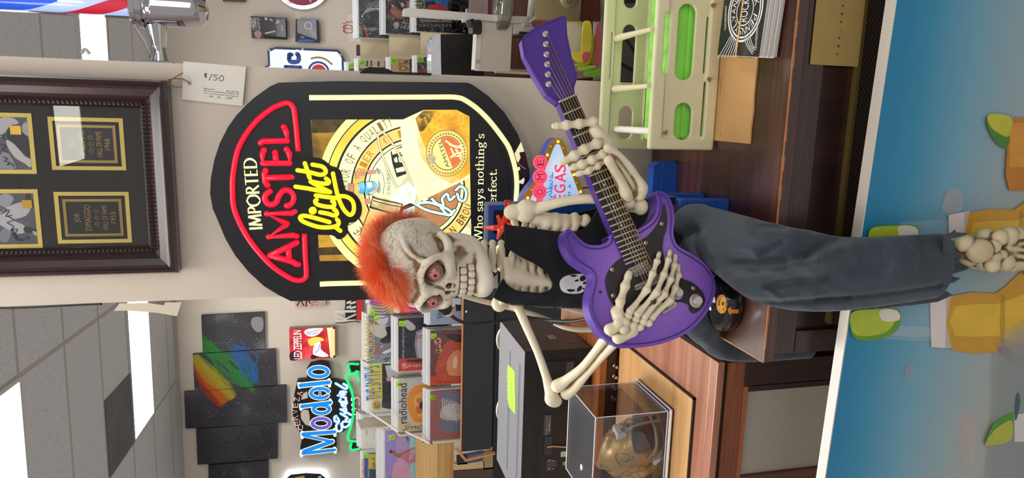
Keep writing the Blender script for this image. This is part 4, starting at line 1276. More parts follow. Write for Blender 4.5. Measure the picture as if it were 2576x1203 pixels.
    # fluorescent starburst price sticker lying on the lid
    Zt=Frame((0,0,zt),(1,0,0),(0,1,0))
    sp=zz(1160,740,2.598,[(320,462),(345,560),(340,660),(350,780)])
    top_=[onz(x,y,zt) for x,y in zz(1160,740,2.598,[(312,462),(306,520),(308,600),(308,680),(318,745),(350,782)])]
    bot_=[onz(x,y,zt) for x,y in zz(1160,740,2.598,[(348,500),(350,560),(350,630),(352,700),(352,782)])]
    def jag(P,s):
        R=resample([p[:2] for p in P],31);out=[]
        for k,p in enumerate(R): out.append((p[0],p[1]+(s*.013 if k % 2 else 0)))
        return out
    pts=jag(top_,1)+jag(bot_,-1)[::-1]
    b=MB();lime=mat('96D82A',.6);b.poly(Zt,pts,lime,.0008)
    cx=np.mean([p[0] for p in pts]);cy=np.mean([p[1] for p in pts]);gr=mat('6A8A3A',.6)
    b.text(Zt,'GREAT SOUND  RECEIVER $75',(cx-.06,cy+.004),(cx+.03,cy+.012),gr,.0011);b.text(Zt,'WORKS GREAT',(cx-.05,cy-.012),(cx-.01,cy-.005),gr,.0011)
    o=b.build('starburst_sticker',t);o['label']='lime starburst sticker with faint writing'
receiver()

# ---- thin plywood board under the case
def board():
    z=ZC;b=MB()
    bx=float(onz(1745,1003,ZC+.006)[0]);by0=float(onz(1745,1003,ZC+.006)[1])
    pw=wood('B98650','C99A64','D4A874',.8,'x',.45,.15)
    t=empty('plywood_board',(bx-.2,by0+.2,z),'thin blond plywood board under the clear helmet case','board')
    b.box2((-1.3,by0+.004,z+.0008),(bx-.004,KB-.004,z+.0062),pw);b.build('sheet',t)
    b=MB();e=mat('2A1A12',.8,var=.4,scale=120)
    b.box2((-1.3,by0,z+.0004),(bx,by0+.004,z+.0060),e);b.box2((bx-.004,by0,z+.0004),(bx,KB-.004,z+.0060),e)
    b.build('dark_edge',t)
board()
# ---- clear display case
ZH=ZC+.0064
HX1,HY0,HY1,HZ=-.652,1.322,1.499,.952
HX0=-.868
def display_case():
    t=empty('display_case',((HX0+HX1)/2,(HY0+HY1)/2,ZH),'clear acrylic display case holding a small gold football helmet','display case')
    ac=glassy(.02,'F8F8FB',.06);ed=mat('D9D6E4',.12,0,.9)
    b=MB();th=.0025
    def sheet(lo,hi): b.box2(lo,hi,ac)
    z0=ZH+.012
    sheet((HX0,HY0,z0),(HX1,HY0+th,HZ));sheet((HX0,HY1-th,z0),(HX1,HY1,HZ))
    sheet((HX0,HY0+th,z0),(HX0+th,HY1-th,HZ));sheet((HX1-th,HY0+th,z0),(HX1,HY1-th,HZ))
    b.box2((HX0,HY0,HZ),(HX1,HY1,HZ+th),glassy(.16,'E4E4EA',.55,.004));b.build('cover',t)
    b=MB();r=.0013
    cs=[(x,y) for x in (HX0,HX1) for y in (HY0,HY1)]
    for x,y in cs: b.cyl((x,y,z0),(x,y,HZ+th),r,ed,8)
    for z in (HZ+th,z0):
        for x in (HX0,HX1): b.cyl((x,HY0,z),(x,HY1,z),r*(1 if z > .9 else 1.3),ed,8)
        for y in (HY0,HY1): b.cyl((HX0,y,z),(HX1,y,z),r*(1 if z > .9 else 1.3),ed,8)
    b.ball((HX0+.06,HY0+.07,HZ+th+.001),.006,ed,16,(1.3,1,.3));b.build('polished_edge',t)
    b=MB();b.box2((HX0-.006,HY0-.006,ZH),(HX1+.006,HY1+.006,ZH+.004),ac);b.box2((HX0-.004,HY0-.004,ZH+.004),(HX1+.004,HY1+.004,ZH+.011),glassy(.05,'F2F2F4',.25))
    b.cyl((HX0-.006,HY0-.006,ZH+.008),(HX1+.006,HY0-.006,ZH+.008),.0035,mat('EDE6DC',.15,0,.9),8);b.cyl((HX1+.006,HY0-.006,ZH+.008),(HX1+.006,HY1+.006,ZH+.008),.0022,ed,8)
    b.build('base',t)
display_case()
# ---- mini helmet
def helmet():
    z0=ZH+.0135
    c=np.array(ony(1584,1128,1.415));R=.064
    t=empty('football_helmet',(c[0],c[1],z0),'small metallic gold football helmet with signatures and a grey face cage in the clear case','helmet')
    m,nt,bs=nodes('gold_paint');bs.inputs['Base Color'].default_value=(*lin('C09C58'),1);bs.inputs['Metallic'].default_value=.4;bs.inputs['Roughness'].default_value=.38
    n=N(nt,'ShaderNodeTexNoise',Scale=900.0);nt.links.new(coords(nt),n.inputs['Vector']);bump(nt,bs,n.outputs[0],.08,.0005)
    bs.inputs['Coat Weight'].default_value=.5;bs.inputs['Coat Roughness'].default_value=.1
    # the helmet faces +X and a little towards the camera
    f=np.array([.93,-.37,0]);f /= np.linalg.norm(f);s_=np.array([-f[1],f[0],0]);u=np.array([0,0,1.])   # s_: far side
    Rm=np.stack([f,s_,u],1)
    L=lambda a,b_,d: c+f*a+s_*b_+u*d
    K=Clay(c-.095,c+.095,.0017)
    K.ell(L(-.008,0,.002),(.078,.060,.070),Rm)
    K.ell(L(-.006,0,-.03),(.066,.058,.052),Rm,k=.02)
    K.box(L(.012,0,-.052),(.040,.054,.026),Rm,.02,k=.015)        # jaw flaps
    K.cap(L(-.05,0,.066),L(.045,0,.062),.010,.008,k=.012)
    K.ell(L(-.006,0,-.004),(.070,.053,.063),Rm,op='cut')
    K.ell(L(-.004,0,-.04),(.058,.050,.05),Rm,op='cut')
    K.box(L(0,0,-.095),(.12,.08,.022),Rm,op='cut')
    K.box(L(.075,0,-.022),(.040,.10,.038),Rm,.014,op='cut')
    K.box(L(.085,0,-.062),(.036,.10,.05),Rm,.02,op='cut')
    for sd in (-1,1): K.cap(L(.004,sd*.04,-.028),L(.004,sd*.09,-.028),.008,op='cut')
    shell=K.build('shell',m,t)
    # padding seen in the opening
    K=Clay(c-.085,c+.085,.003);K.ell(L(-.010,0,-.006),(.066,.050,.060),Rm);K.box(L(.075,0,-.03),(.06,.1,.1),Rm,op='cut');K.box(L(0,0,-.11),(.12,.1,.03),Rm,op='cut')
    K.build('lining',mat('8A8884',.8),t)
    # face cage
    gm=mat('8E8C88',.4,.1);
    def bar(pts,r=.0030):
        MB_.tube([L(*p) for p in pts],r,gm,10,sm=5)
    MB_=MB()
    for z,out in ((-.030,.098),(-.050,.100),(-.066,.092)):
        bar([(.030,-.060,z+.012),(.062,-.058,z),(.088,-.036,z-.002),(out,0,z-.003),(.088,.036,z-.002),(.062,.058,z),(.030,.060,z+.012)])
    bar([(.066,-.012,.036),(.086,-.012,.022),(.097,-.011,-.012),(.099,-.010,-.05),(.092,-.010,-.066)])
    bar([(.066,.012,.036),(.086,.012,.022),(.097,.011,-.012),(.099,.010,-.05),(.092,.010,-.066)])
    bar([(.030,-.060,-.018),(.034,-.062,-.04),(.050,-.060,-.060),(.062,-.057,-.066)])
    bar([(.030,.060,-.018),(.034,.062,-.04),(.050,.060,-.060),(.062,.057,-.066)])
    MB_.build('face_cage',t,smooth=True)
    b=MB();wm=mat('DAD6D0',.4)
    b.box(L(.062,-.012,.040),(.020,.008,.022),wm,Rm);b.box(L(.062,.012,.040),(.020,.008,.022),wm,Rm);b.box(L(.066,0,.046),(.012,.03,.014),wm,Rm)
    b.build('cage_clip',t,bevel=.002)
    for sd in (-1,1):
        b=MB();pts=[L(.016,sd*.061,-.040),L(.042,sd*.058,-.060),L(.075,sd*.030,-.066),L(.084,0,-.068)]
        b.tube(pts,.0045,wm,8,sm=5,flat=(0,0,1));b.tube([L(-.004,sd*.060,-.056),L(.02,sd*.058,-.064),L(.05,sd*.045,-.069),L(.075,sd*.02,-.069)],.0035,wm,8,sm=5)
        b.ball(L(.016,sd*.062,-.038),.0068,wm,14,(1,.5,1));b.ball(L(-.004,sd*.061,-.058),.006,wm,14,(1,.5,1));b.build('chin_strap',t,smooth=True)
    # signatures in dark marker, following the shell
    b=MB();FS=wallframe(1.415);ink=mat('4A3A22',.5)
    Zs=(1160,740,2.598)
    for s in ([(918,1118),(925,1140)],[(915,1130),(935,1122),(940,1105)],[(945,1130),(960,1135),(950,1145)],[(940,1175),(955,1150),(950,1130),(965,1120)],[(950,1165),(965,1165)],[(940,1195),(965,1185),(950,1175)],
              [(990,1160),(1010,1165),(1000,1140),(1015,1150)],[(1005,1130),(1018,1125),(1012,1110)],[(1022,1105),(1020,1098)],
              [(1000,1070),(975,1040),(970,1000),(1000,980),(1035,985),(1030,1010),(1010,1030)],[(1010,1030),(1060,1000),(1055,985)],[(1040,1060),(1110,1040),(1150,1070),(1140,1095)],[(1035,1090),(1060,1120),(1035,1135),(1080,1130)],[(1060,1110),(1100,1075),(1090,1060),(1120,1050)],[(1120,1130),(1090,1100),(1120,1080),(1140,1060)],
              [(1065,1200),(1120,1180),(1090,1160),(1150,1170),(1110,1140),(1165,1150),(1150,1130)],[(1060,1160),(1100,1140),(1075,1180)]):
        l,r=strokepoly(zf(FS,*Zs,s),.0013,5)
        V=[];good=True
        for p in l+r:
            h,nn=surf_hit(shell,FS.p(p[0],p[1],.3),-FS.N)
            if h is None: good=False;break
            V.append(h+nn*.0004)
        if good:
            n=len(l);b.add(V,[(k,k+1,n+k+1,n+k) for k in range(n-1)],ink)
    if b.v: b.build('signature',shell)
helmet()
# ================================================================== the skeleton with the guitar
def bone_mat(c1='D8C9AA',c2='E6DABF',wash='7E5F36',crack=0.0,key='bone',crack_z=0.0):
    if key in MATS: return MATS[key]
    m,nt,bs=nodes('painted_bone')
    n=N(nt,'ShaderNodeTexNoise',Scale=28.0,Detail=5.0);nt.links.new(coords(nt),n.inputs['Vector'])
    base=ramp(nt,n.outputs[0],[(.3,c1),(.7,c2)])
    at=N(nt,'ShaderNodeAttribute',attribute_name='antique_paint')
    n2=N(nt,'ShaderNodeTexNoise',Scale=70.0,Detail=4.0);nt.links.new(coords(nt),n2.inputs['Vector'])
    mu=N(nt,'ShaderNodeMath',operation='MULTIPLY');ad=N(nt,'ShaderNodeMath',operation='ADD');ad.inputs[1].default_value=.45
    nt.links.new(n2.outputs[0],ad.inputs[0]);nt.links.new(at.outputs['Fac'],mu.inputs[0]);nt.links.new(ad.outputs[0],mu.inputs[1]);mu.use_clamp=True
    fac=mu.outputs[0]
    if crack:
        v=N(nt,'ShaderNodeTexVoronoi',feature='DISTANCE_TO_EDGE',Scale=44.0)
        nd=N(nt,'ShaderNodeTexNoise',Scale=24.0,Detail=3.0);nt.links.new(coords(nt),nd.inputs['Vector'])
        vm=N(nt,'ShaderNodeVectorMath',operation='MULTIPLY_ADD');vm.inputs[1].default_value=(.045,)*3
        nt.links.new(nd.outputs['Color'],vm.inputs[0]);nt.links.new(coords(nt),vm.inputs[2]);nt.links.new(vm.outputs[0],v.inputs['Vector'])
        lt=N(nt,'ShaderNodeMapRange');lt.inputs[1].default_value=0.0;lt.inputs[2].default_value=.035;lt.inputs[3].default_value=crack;lt.inputs[4].default_value=0.0
        nt.links.new(v.outputs['Distance'],lt.inputs[0])
        n3=N(nt,'ShaderNodeTexNoise',Scale=14.0);nt.links.new(coords(nt),n3.inputs['Vector'])
        gt=N(nt,'ShaderNodeMapRange');gt.inputs[1].default_value=.48;gt.inputs[2].default_value=.62;nt.links.new(n3.outputs[0],gt.inputs[0])
        m2=N(nt,'ShaderNodeMath',operation='MULTIPLY');nt.links.new(lt.outputs[0],m2.inputs[0]);nt.links.new(gt.outputs[0],m2.inputs[1])
        # wandering hairline creases of the cast, only on the brain case
        nl=N(nt,'ShaderNodeTexNoise',Scale=42.0,Detail=2.0,Distortion=1.2);nt.links.new(coords(nt,(1,1,1.5)),nl.inputs['Vector'])
        s1=N(nt,'ShaderNodeMath',operation='SUBTRACT');s1.inputs[1].default_value=.5;nt.links.new(nl.outputs[0],s1.inputs[0])
        s2=N(nt,'ShaderNodeMath',operation='ABSOLUTE');nt.links.new(s1.outputs[0],s2.inputs[0])
        s3=N(nt,'ShaderNodeMapRange');s3.inputs[1].default_value=0;s3.inputs[2].default_value=.022;s3.inputs[3].default_value=1;s3.inputs[4].default_value=0;nt.links.new(s2.outputs[0],s3.inputs[0])
        tc=N(nt,'ShaderNodeTexCoord');sx=N(nt,'ShaderNodeSeparateXYZ');nt.links.new(tc.outputs['Object'],sx.inputs[0])
        zm=N(nt,'ShaderNodeMapRange');zm.inputs[1].default_value=crack_z;zm.inputs[2].default_value=crack_z+.02;nt.links.new(sx.outputs[2],zm.inputs[0])
        s4=N(nt,'ShaderNodeMath',operation='MULTIPLY');nt.links.new(s3.outputs[0],s4.inputs[0]);nt.links.new(zm.outputs[0],s4.inputs[1])
        s5=N(nt,'ShaderNodeMath',operation='MULTIPLY');s5.inputs[1].default_value=.5;nt.links.new(s4.outputs[0],s5.inputs[0])
        m4=N(nt,'ShaderNodeMath',operation='MULTIPLY');nt.links.new(m2.outputs[0],m4.inputs[0]);nt.links.new(zm.outputs[0],m4.inputs[1])
        m5=N(nt,'ShaderNodeMath',operation='MAXIMUM');nt.links.new(m4.outputs[0],m5.inputs[0]);nt.links.new(s5.outputs[0],m5.inputs[1])
        mxx=N(nt,'ShaderNodeMath',operation='MAXIMUM');nt.links.new(fac,mxx.inputs[0]);nt.links.new(m5.outputs[0],mxx.inputs[1]);fac=mxx.outputs[0]
        sb=N(nt,'ShaderNodeMath',operation='SUBTRACT');nt.links.new(n2.outputs[0],sb.inputs[0]);nt.links.new(s4.outputs[0],sb.inputs[1]);n2=sb
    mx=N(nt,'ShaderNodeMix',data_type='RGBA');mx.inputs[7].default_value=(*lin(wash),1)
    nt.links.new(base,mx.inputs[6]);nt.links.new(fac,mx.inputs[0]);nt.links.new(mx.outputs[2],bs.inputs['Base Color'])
    bs.inputs['Roughness'].default_value=.52;bs.inputs['Specular IOR Level'].default_value=.35
    bump(nt,bs,n2.outputs[0],.5 if crack else .15,.0014)
    MATS[key]=m
    return m
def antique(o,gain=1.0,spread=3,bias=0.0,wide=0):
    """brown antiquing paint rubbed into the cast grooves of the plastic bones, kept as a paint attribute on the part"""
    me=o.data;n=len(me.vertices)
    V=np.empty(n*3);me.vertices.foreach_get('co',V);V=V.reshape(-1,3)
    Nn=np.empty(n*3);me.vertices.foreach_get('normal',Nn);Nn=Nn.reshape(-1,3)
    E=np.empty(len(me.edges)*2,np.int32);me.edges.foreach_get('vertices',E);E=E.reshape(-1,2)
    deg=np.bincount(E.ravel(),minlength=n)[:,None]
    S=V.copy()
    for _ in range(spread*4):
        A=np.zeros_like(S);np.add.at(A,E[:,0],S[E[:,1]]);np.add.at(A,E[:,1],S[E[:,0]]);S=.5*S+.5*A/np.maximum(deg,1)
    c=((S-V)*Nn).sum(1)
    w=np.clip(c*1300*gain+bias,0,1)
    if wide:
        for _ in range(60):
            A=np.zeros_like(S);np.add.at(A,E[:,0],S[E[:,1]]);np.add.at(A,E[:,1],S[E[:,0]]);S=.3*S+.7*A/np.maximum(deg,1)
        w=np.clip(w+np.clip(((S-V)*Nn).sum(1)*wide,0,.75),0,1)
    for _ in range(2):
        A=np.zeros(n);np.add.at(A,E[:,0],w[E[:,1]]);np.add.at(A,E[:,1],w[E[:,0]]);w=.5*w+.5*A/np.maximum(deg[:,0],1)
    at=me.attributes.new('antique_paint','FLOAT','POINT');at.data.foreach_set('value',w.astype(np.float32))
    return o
W=ony
BONE=bone_mat()
SKBONE=bone_mat('CCC0AC','DED4C3','7C5C36',.42,'skullbone',float(W(1082,654,1.085)[2]))
SKEL=empty('skeleton_figure',W(1770,680,1.08),'seated skeleton figure with orange mohawk and black vest playing the purple guitar','skeleton')
# ---- skull
HC=W(1040,654,1.085);KX_=0.000632
yawh=math.radians(39)
los=np.array([CAM[0]-HC[0],CAM[1]-HC[1],0]);los /= np.linalg.norm(los)
hf=np.array([los[0]*math.cos(yawh)+los[1]*math.sin(yawh),los[1]*math.cos(yawh)-los[0]*math.sin(yawh),0])
hs=np.array([-hf[1],hf[0],0]);hu=np.array([0,0,1.])
HR=np.stack([hf,hs,hu],1)
def H(a,b,c): return HC+(hf*a+hs*b+hu*c)*KX_
def skull():
    k=KX_
    c0=H(15,0,-45)
    K=Clay(c0-np.array([.105,.105,.115]),c0+np.array([.105,.105,.100]),.00125)
    E=lambda a,b,c,r,kk=0.0,op='add',R=HR: K.ell(H(a,b,c),np.array(r)*k,R,kk*k,op)
    E(-8,0,8,(116,92,90));E(45,0,0,(76,80,74),30)
    E(-60,0,-30,(58,72,52),30);E(-20,0,-55,(70,62,50),20)
    E(84,0,-80,(36,44,50),26);E(52,0,-95,(52,60,58),26)       # upper jaw and the mass behind it
    for s in (-1,1):
        K.chain([H(124,0,-20),H(123,s*24,-13),H(117,s*50,-9),H(103,s*76,-24),H(92,s*83,-44),H(88,s*80,-62)],[11*k,12*k,13*k,11*k,9*k,9*k],14*k,sm=4)   # brow and outer rim
        K.chain([H(108,s*18,-66),H(104,s*46,-76),H(90,s*70,-74),H(62,s*82,-78),H(28,s*84,-74),H(0,s*80,-64)],[9*k,13*k,16*k,13*k,10*k,9*k],14*k,sm=4)  # cheekbone
        K.chain([H(96,s*68,-14),H(84,s*80,10),H(50,s*84,28),H(10,s*84,32)],[7*k,4.5*k,3*k,2*k],12*k,sm=4)    # temple line
        K.chain([H(104,0,-168),H(94,s*28,-166),H(64,s*50,-160),H(26,s*63,-148),H(8,s*68,-122),H(2,s*72,-86)],[19*k,19*k,18*k,17*k,16*k,13*k],12*k,sm=4)  # mandible
        E(22,s*64,-112,(38,13,46),12);E(45,s*40,-118,(36,30,40),10)
    E(104,0,-172,(19,34,17),14);E(76,0,-132,(34,42,36),16)
    for s in (-1,1):
        E(62,s*96,-16,(34,13,34),14,'cut')                         # temple hollow
        E(66,s*72,-108,(28,16,22),16,'cut')                        # cheek hollow
        E(120,s*45,-38,(42,30,27),7,'cut')                         # socket
        E(96,s*44,-38,(28,27,25),4,'cut')
        K.chain([H(130,s*7,-62),H(127,s*12,-78),H(122,s*11,-87)],[5*k,10*k,8*k],2*k,'cut');K.chain([H(126,s*11,-76),H(100,s*10,-74)],[9*k,8*k],2*k,'cut')   # nose
    K.chain([H(122,0,-26),H(126,0,-44),H(127,0,-57)],[11*k,9*k,5*k],8*k)
    K.chain([H(121,0,-66),H(120,0,-90)],2.6*k,2*k)
    # tooth bed, then two rows of square teeth set into it
    for row,cz in ((0,-112),(1,-132)):
        for g in (1,0):
            for j in range(-4,5):
                deg_=j*22+(11 if row == 0 else 0)
                if deg_ > 68 or deg_ < -92: continue
                an=math.radians(deg_);rr=47 if row == 0 else 45
                a,b=70+rr*math.cos(an),rr*math.sin(an)
                ro=HR@np.array(Matrix.Rotation(an,3,'Z'))
                if g: K.box(H(a+2*math.cos(an),b+2*math.sin(an),cz),np.array([6,10.6,11.2])*k,ro,3*k,1.5*k,'cut')
                else: K.box(H(a-.5,b,cz),np.array([7,8.2 if abs(j) < 3 else 9,8.6])*k,ro,5*k,.6*k)
    # fine creases pressed into the cast
    rr=np.random.default_rng(11)
    for j in range(46):
        a,b,c=rr.uniform(-60,112),rr.uniform(5,95)*(1 if j % 4 else -1),rr.uniform(-20,75)
        pts=[]
        d=rr.normal(size=3)
        for q in range(rr.integers(4,11)):
            v=np.array([a/118,b/94,(c-8)/92]);v /= np.linalg.norm(v);P=v*np.array([116,92,90])+np.array([-8,0,8])
            pts.append(H(*P));d=d*.75+rr.normal(size=3)*.6;a,b,c=P+d*5
        K.chain(pts,rr.uniform(.5,1.0)*k,1.6*k,'cut')
    for s in (-1,1):
        for j in range(14):      # wrinkles round the sockets and brow
            a0=rr.uniform(0,2*PI);p=np.array([118,s*45+36*math.cos(a0),-38+34*math.sin(a0)]);pts=[]
            for q in range(5):
                pts.append(H(*p));p=p+np.array([-3,5*math.cos(a0)+rr.normal()*3,5*math.sin(a0)+rr.normal()*3])
            K.chain(pts,1.1*k,2*k,'cut')
    o=K.build('skull',SKBONE,SKEL,relax=0)
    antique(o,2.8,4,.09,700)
    return o
SKULL=skull()
def eyes():
    wm,nt,bs=nodes('eyeball');bs.inputs['Base Color'].default_value=(*lin('7A4438'),1);bs.inputs['Roughness'].default_value=.06;bs.inputs['Coat Weight'].default_value=1.0
    n=N(nt,'ShaderNodeTexNoise',Scale=60.0,Detail=4.0);nt.links.new(coords(nt),n.inputs['Vector']);nt.links.new(ramp(nt,n.outputs[0],[(.3,'6E443C'),(.7,'9A6456')]),bs.inputs['Base Color'])
    for s,(gx,gy) in ((1,(1095,694)),(-1,(1090,764))):
        c=H(101,s*44.5,-38);r=23.5*KX_
        b=MB();b.ball(c,r,wm,32);e=b.build('eyeball',SKEL,smooth=True,angle=None)
        d=ray(gx,gy);d /= np.linalg.norm(d)
        t=d@(c-CAM);p=CAM+d*t;off=p-c;q=off-d*math.sqrt(max(r*r-off@off,0));g=q/np.linalg.norm(q)
        F=Frame(c,np.cross([0,0,1.],g),np.cross(g,np.cross([0,0,1.],g)))
        b=MB()
        def capd(R,m,h):
            v=[c+g*(r+h)];f=[];n=28
            for ring_ in (1,2,3):
                an=ring_/3*R/r
                for k in range(n):
                    ph=2*PI*k/n;v.append(c+(g*math.cos(an)+(F.U*math.cos(ph)+F.V*math.sin(ph))*math.sin(an))*(r+h))
            for k in range(n): f.append((0,1+k,1+(k+1) % n))
            for g_ in (0,1):
                for k in range(n): f.append((1+g_*n+k,1+(g_+1)*n+k,1+(g_+1)*n+(k+1) % n,1+g_*n+(k+1) % n))
            b.add(v,f,m)
        capd(11.5*KX_,mat('D8706A',.08,coat=1.0),.0002);capd(4*KX_,mat('120A0A',.08,coat=1.0),.0004)
        b.build('iris',e,smooth=True,angle=None)
eyes()
def mohawk():
    m,nt,bs=nodes('orange_fur');bs.inputs['Roughness'].default_value=.55;bs.inputs['Specular IOR Level'].default_value=.25
    n=N(nt,'ShaderNodeTexNoise',Scale=35.0,Detail=2.0);nt.links.new(coords(nt),n.inputs['Vector'])
    nt.links.new(ramp(nt,n.outputs[0],[(.3,'FF8C52'),(.55,'FFA676'),(.8,'FFC8A0')]),bs.inputs['Base Color'])
    tl=N(nt,'ShaderNodeBsdfTranslucent');mxs=N(nt,'ShaderNodeMixShader');mxs.inputs[0].default_value=.5
    nt.links.new(bs.inputs['Base Color'].links[0].from_socket,tl.inputs[0]);nt.links.new(bs.outputs[0],mxs.inputs[1]);nt.links.new(tl.outputs[0],mxs.inputs[2]);nt.links.new(mxs.outputs[0],nt.nodes['Material Output'].inputs[0])
    rr=np.random.default_rng(2)
    V=[];Fc=[]
    k=KX_
    nst=20000
    for i in range(nst):
        t=rr.uniform(-.02,1);th=math.radians(22+t*175)                    # from the forehead over the top to the back
        wdt=40*(1-.25*max(0,t-.7)/.3)+10*math.exp(-((t-.25)/.12)**2)
        b=rr.uniform(-1,1)*wdt
        bb=b/92;sc=math.sqrt(max(0.05,1-bb*bb))
        nrm=np.array([math.cos(th)*sc,bb,math.sin(th)*sc]);P=nrm*np.array([115,91,89])+np.array([-8,0,8])
        nrm=nrm/np.linalg.norm(nrm)
        tan=np.array([-math.sin(th),0,math.cos(th)])
        Lh=rr.uniform(28,66)
        fr=np.clip(1-t/.42,0,1);fr=fr*fr*(3-2*fr)
        clump=np.array([math.sin(th*23+b*.16),math.sin(b*.4+th*11),math.cos(th*17-b*.2)])*.22
        d0=nrm*.9+tan*(.25-.55*fr)+np.array([0,b/140+(-.05-.36*fr),0])+clump+rr.normal(size=3)*.24
        d0 /= np.linalg.norm(d0)
        droop=np.array([.15*fr,-.25*fr,-(.15+.75*fr)])+clump*.4
        pts=[P-nrm*3];d=d0.copy();q=pts[0].copy()
        for s in range(4):
            q=q+d*Lh/4;pts.append(q.copy());d=d+droop*.32;d /= np.linalg.norm(d)
        pts=[H(*p) for p in pts]
        side=np.cross(pts[-1]-pts[0],rr.normal(size=3));side /= max(np.linalg.norm(side),1e-9);up_=np.cross(side,pts[-1]-pts[0]);up_ /= max(np.linalg.norm(up_),1e-9)
        o=len(V)
        for s,p in enumerate(pts):
            r=.00034*(1-s/4.2)
            V += [p+side*r,p-side*r*.5+up_*r*.87,p-side*r*.5-up_*r*.87]
        for s in range(4):
            for q3 in range(3):
                a=o+s*3+q3;b2=o+s*3+(q3+1) % 3;Fc.append((a,b2,b2+3,a+3))
    me=bpy.data.meshes.new('mohawk');V=np.array(V,np.float32);Fc=np.array(Fc,np.int32)
    me.vertices.add(len(V));me.vertices.foreach_set('co',V.ravel());me.loops.add(Fc.size);me.loops.foreach_set('vertex_index',Fc.ravel())
    me.polygons.add(len(Fc));me.polygons.foreach_set('loop_start',np.arange(0,Fc.size,4,dtype=np.int32));me.polygons.foreach_set('use_smooth',np.ones(len(Fc),bool));me.update(calc_edges=True);me.materials.append(m)
    o=bpy.data.objects.new('mohawk',me);COL.objects.link(o);attach(o,SKEL);o['label']='bright orange fur mohawk'
mohawk()
# ---- neck
def neck():
    for i,(x,y,yy) in enumerate(((1194,640,608),(1216,645,611),(1238,648,611),(1260,650,611))):
        c=W(x,y,1.10);K=Clay(c-.045,c+.045,.0014)
        K.cap(c+[-.016,-.004,.001],c+[.014,-.004,.001],.0062,k=.004);K.ell(c+[0,0,0],(.020,.016,.0062),k=.004)
        t=W(x+1,yy,1.11);K.chain([c+[.016,0,-.001],(c+[.016,0,-.001]+t)/2,t],[.0052,.0042,.0056],.004,sm=2)
        t=W(x+8,682,1.11);K.chain([c+[-.012,0,0],t],[.005,.0032],.003)
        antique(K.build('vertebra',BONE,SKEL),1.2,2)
neck()
# ---- rib cage
def ribs():
    c=W(1385,655,1.13)
    K=Clay(c-[.105,.075,.105],c+[.105,.075,.10],.0018)
    Yf=1.083
    P=lambda x,y,dy=0.0: W(x,y,Yf+dy)
    K.chain([P(1272,692,-.002),P(1300,695),P(1340,702),P(1385,711)],[.014,.011,.008,.0075],.008,sm=3)      # breastbone
    K.chain([P(1268,660,.004),P(1270,690),P(1272,716,.004)],[.010,.012,.010],.008)
    K.ell(P(1296,692,.006),(.026,.011,.024),k=.012);K.ell(P(1340,704,.006),(.013,.009,.03),k=.01)
    K.chain([P(1276,690,.0),P(1290,640,.004),P(1300,590,.02),P(1292,548,.03)],[.006,.0052,.005,.007],.004,sm=3)
    K.chain([P(1276,712,.0),P(1285,735,.01),P(1262,760,.03)],[.006,.005,.006],.004,sm=3)
    for i,x in enumerate((1296,1316,1338,1360,1384,1408)):
        w_=.9+.05*i
        yr=572-i*3;yl=742+i*4
        K.chain([P(x+2,705,.002),P(x-1,680,.003),P(x+6,640,.012),P(x+16,600,.03),P(x+24,yr-8,.06)],[.006,.0062,.0056,.0055,.0055],.0035,sm=3)
        K.chain([P(x+2,712,.002),P(x+2,728,.006),P(x+10,yl,.03),P(x+18,yl+4,.06)],[.006,.0062,.0056,.0055],.0035,sm=3)
    K.ell(P(1385,655,.052),(.054,.044,.078),k=.006);K.ell(P(1350,705,.028),(.034,.022,.05),k=.006)
    # flank seen through the arm hole: shoulder blade and rib ends
    for x,y0,y1,r in ((1376,546,574,.0062),(1398,545,580,.0066),(1422,548,582,.0066),(1446,543,580,.0080),(1474,547,562,.0075)):
        K.chain([P(x,y0,.012),P(x+2,(y0+y1)/2,.002),P(x-4,y1,.0)],[r*.8,r,r*.9],.004,sm=3)
    K.chain([P(1350,552,.012),P(1400,558,.010),P(1470,556,.012)],[.013,.014,.007],.008,sm=2)
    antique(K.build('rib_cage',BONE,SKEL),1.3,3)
ribs()
def limb(name,chains,h=.0016,k=.004,balls=(),gain=1.0,cuts=()):
    allp=np.array([p for ch,_ in chains for p in ch]+[p for p,_ in balls]);lo,hi=allp.min(0)-.02,allp.max(0)+.02
    K=Clay(lo,hi,h)
    for ch,r in chains: K.chain(ch,r,k,sm=4)
    for p,r in balls: K.ell(p,r,k=k*1.5)
    for ch,r in cuts: K.chain(ch,r,.003,'cut',sm=3)
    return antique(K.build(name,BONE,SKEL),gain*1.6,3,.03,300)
Z6=(1160,740,2.598);Z3=(1280,330,4.455);Z5=(1220,480,2.865)
def zW(Z,pts): return [W(Z[0]+p[0]/Z[2],Z[1]+p[1]/Z[2],p[2]) for p in pts]
# viewer's side arms
limb('upper_arm',[(zW(Z6,[(330,62,1.125),(372,90,1.12),(430,220,1.105),(500,380,1.085),(556,540,1.07),(592,660,1.06)]),[.0095,.0085,.0075,.0068,.0075,.0115])],
     balls=[(zW(Z6,[(250,62,1.125)])[0],(.015,.014,.014)),(zW(Z6,[(612,700,1.058)])[0],(.011,.011,.013)),(zW(Z6,[(585,690,1.055)])[0],(.010,.010,.010))])
limb('forearm',[(zW(Z6,[(632,600,1.045),(690,560,1.035),(790,480,1.01),(880,370,.985),(955,270,.96),(985,235,.95)]),[.0120,.0085,.0068,.0065,.0085,.0105]),
                 (zW(Z6,[(690,650,1.05),(745,610,1.035),(830,510,1.01),(920,410,.985),(1000,320,.962),(1030,290,.952)]),[.0110,.0080,.0068,.0065,.0085,.0110]),(zW(Z6,[(690,610,1.052),(815,495,1.018),(900,390,.993),(1000,275,.964)]),[.008,.0058,.0052,.007])],k=.0028,gain=1.8)
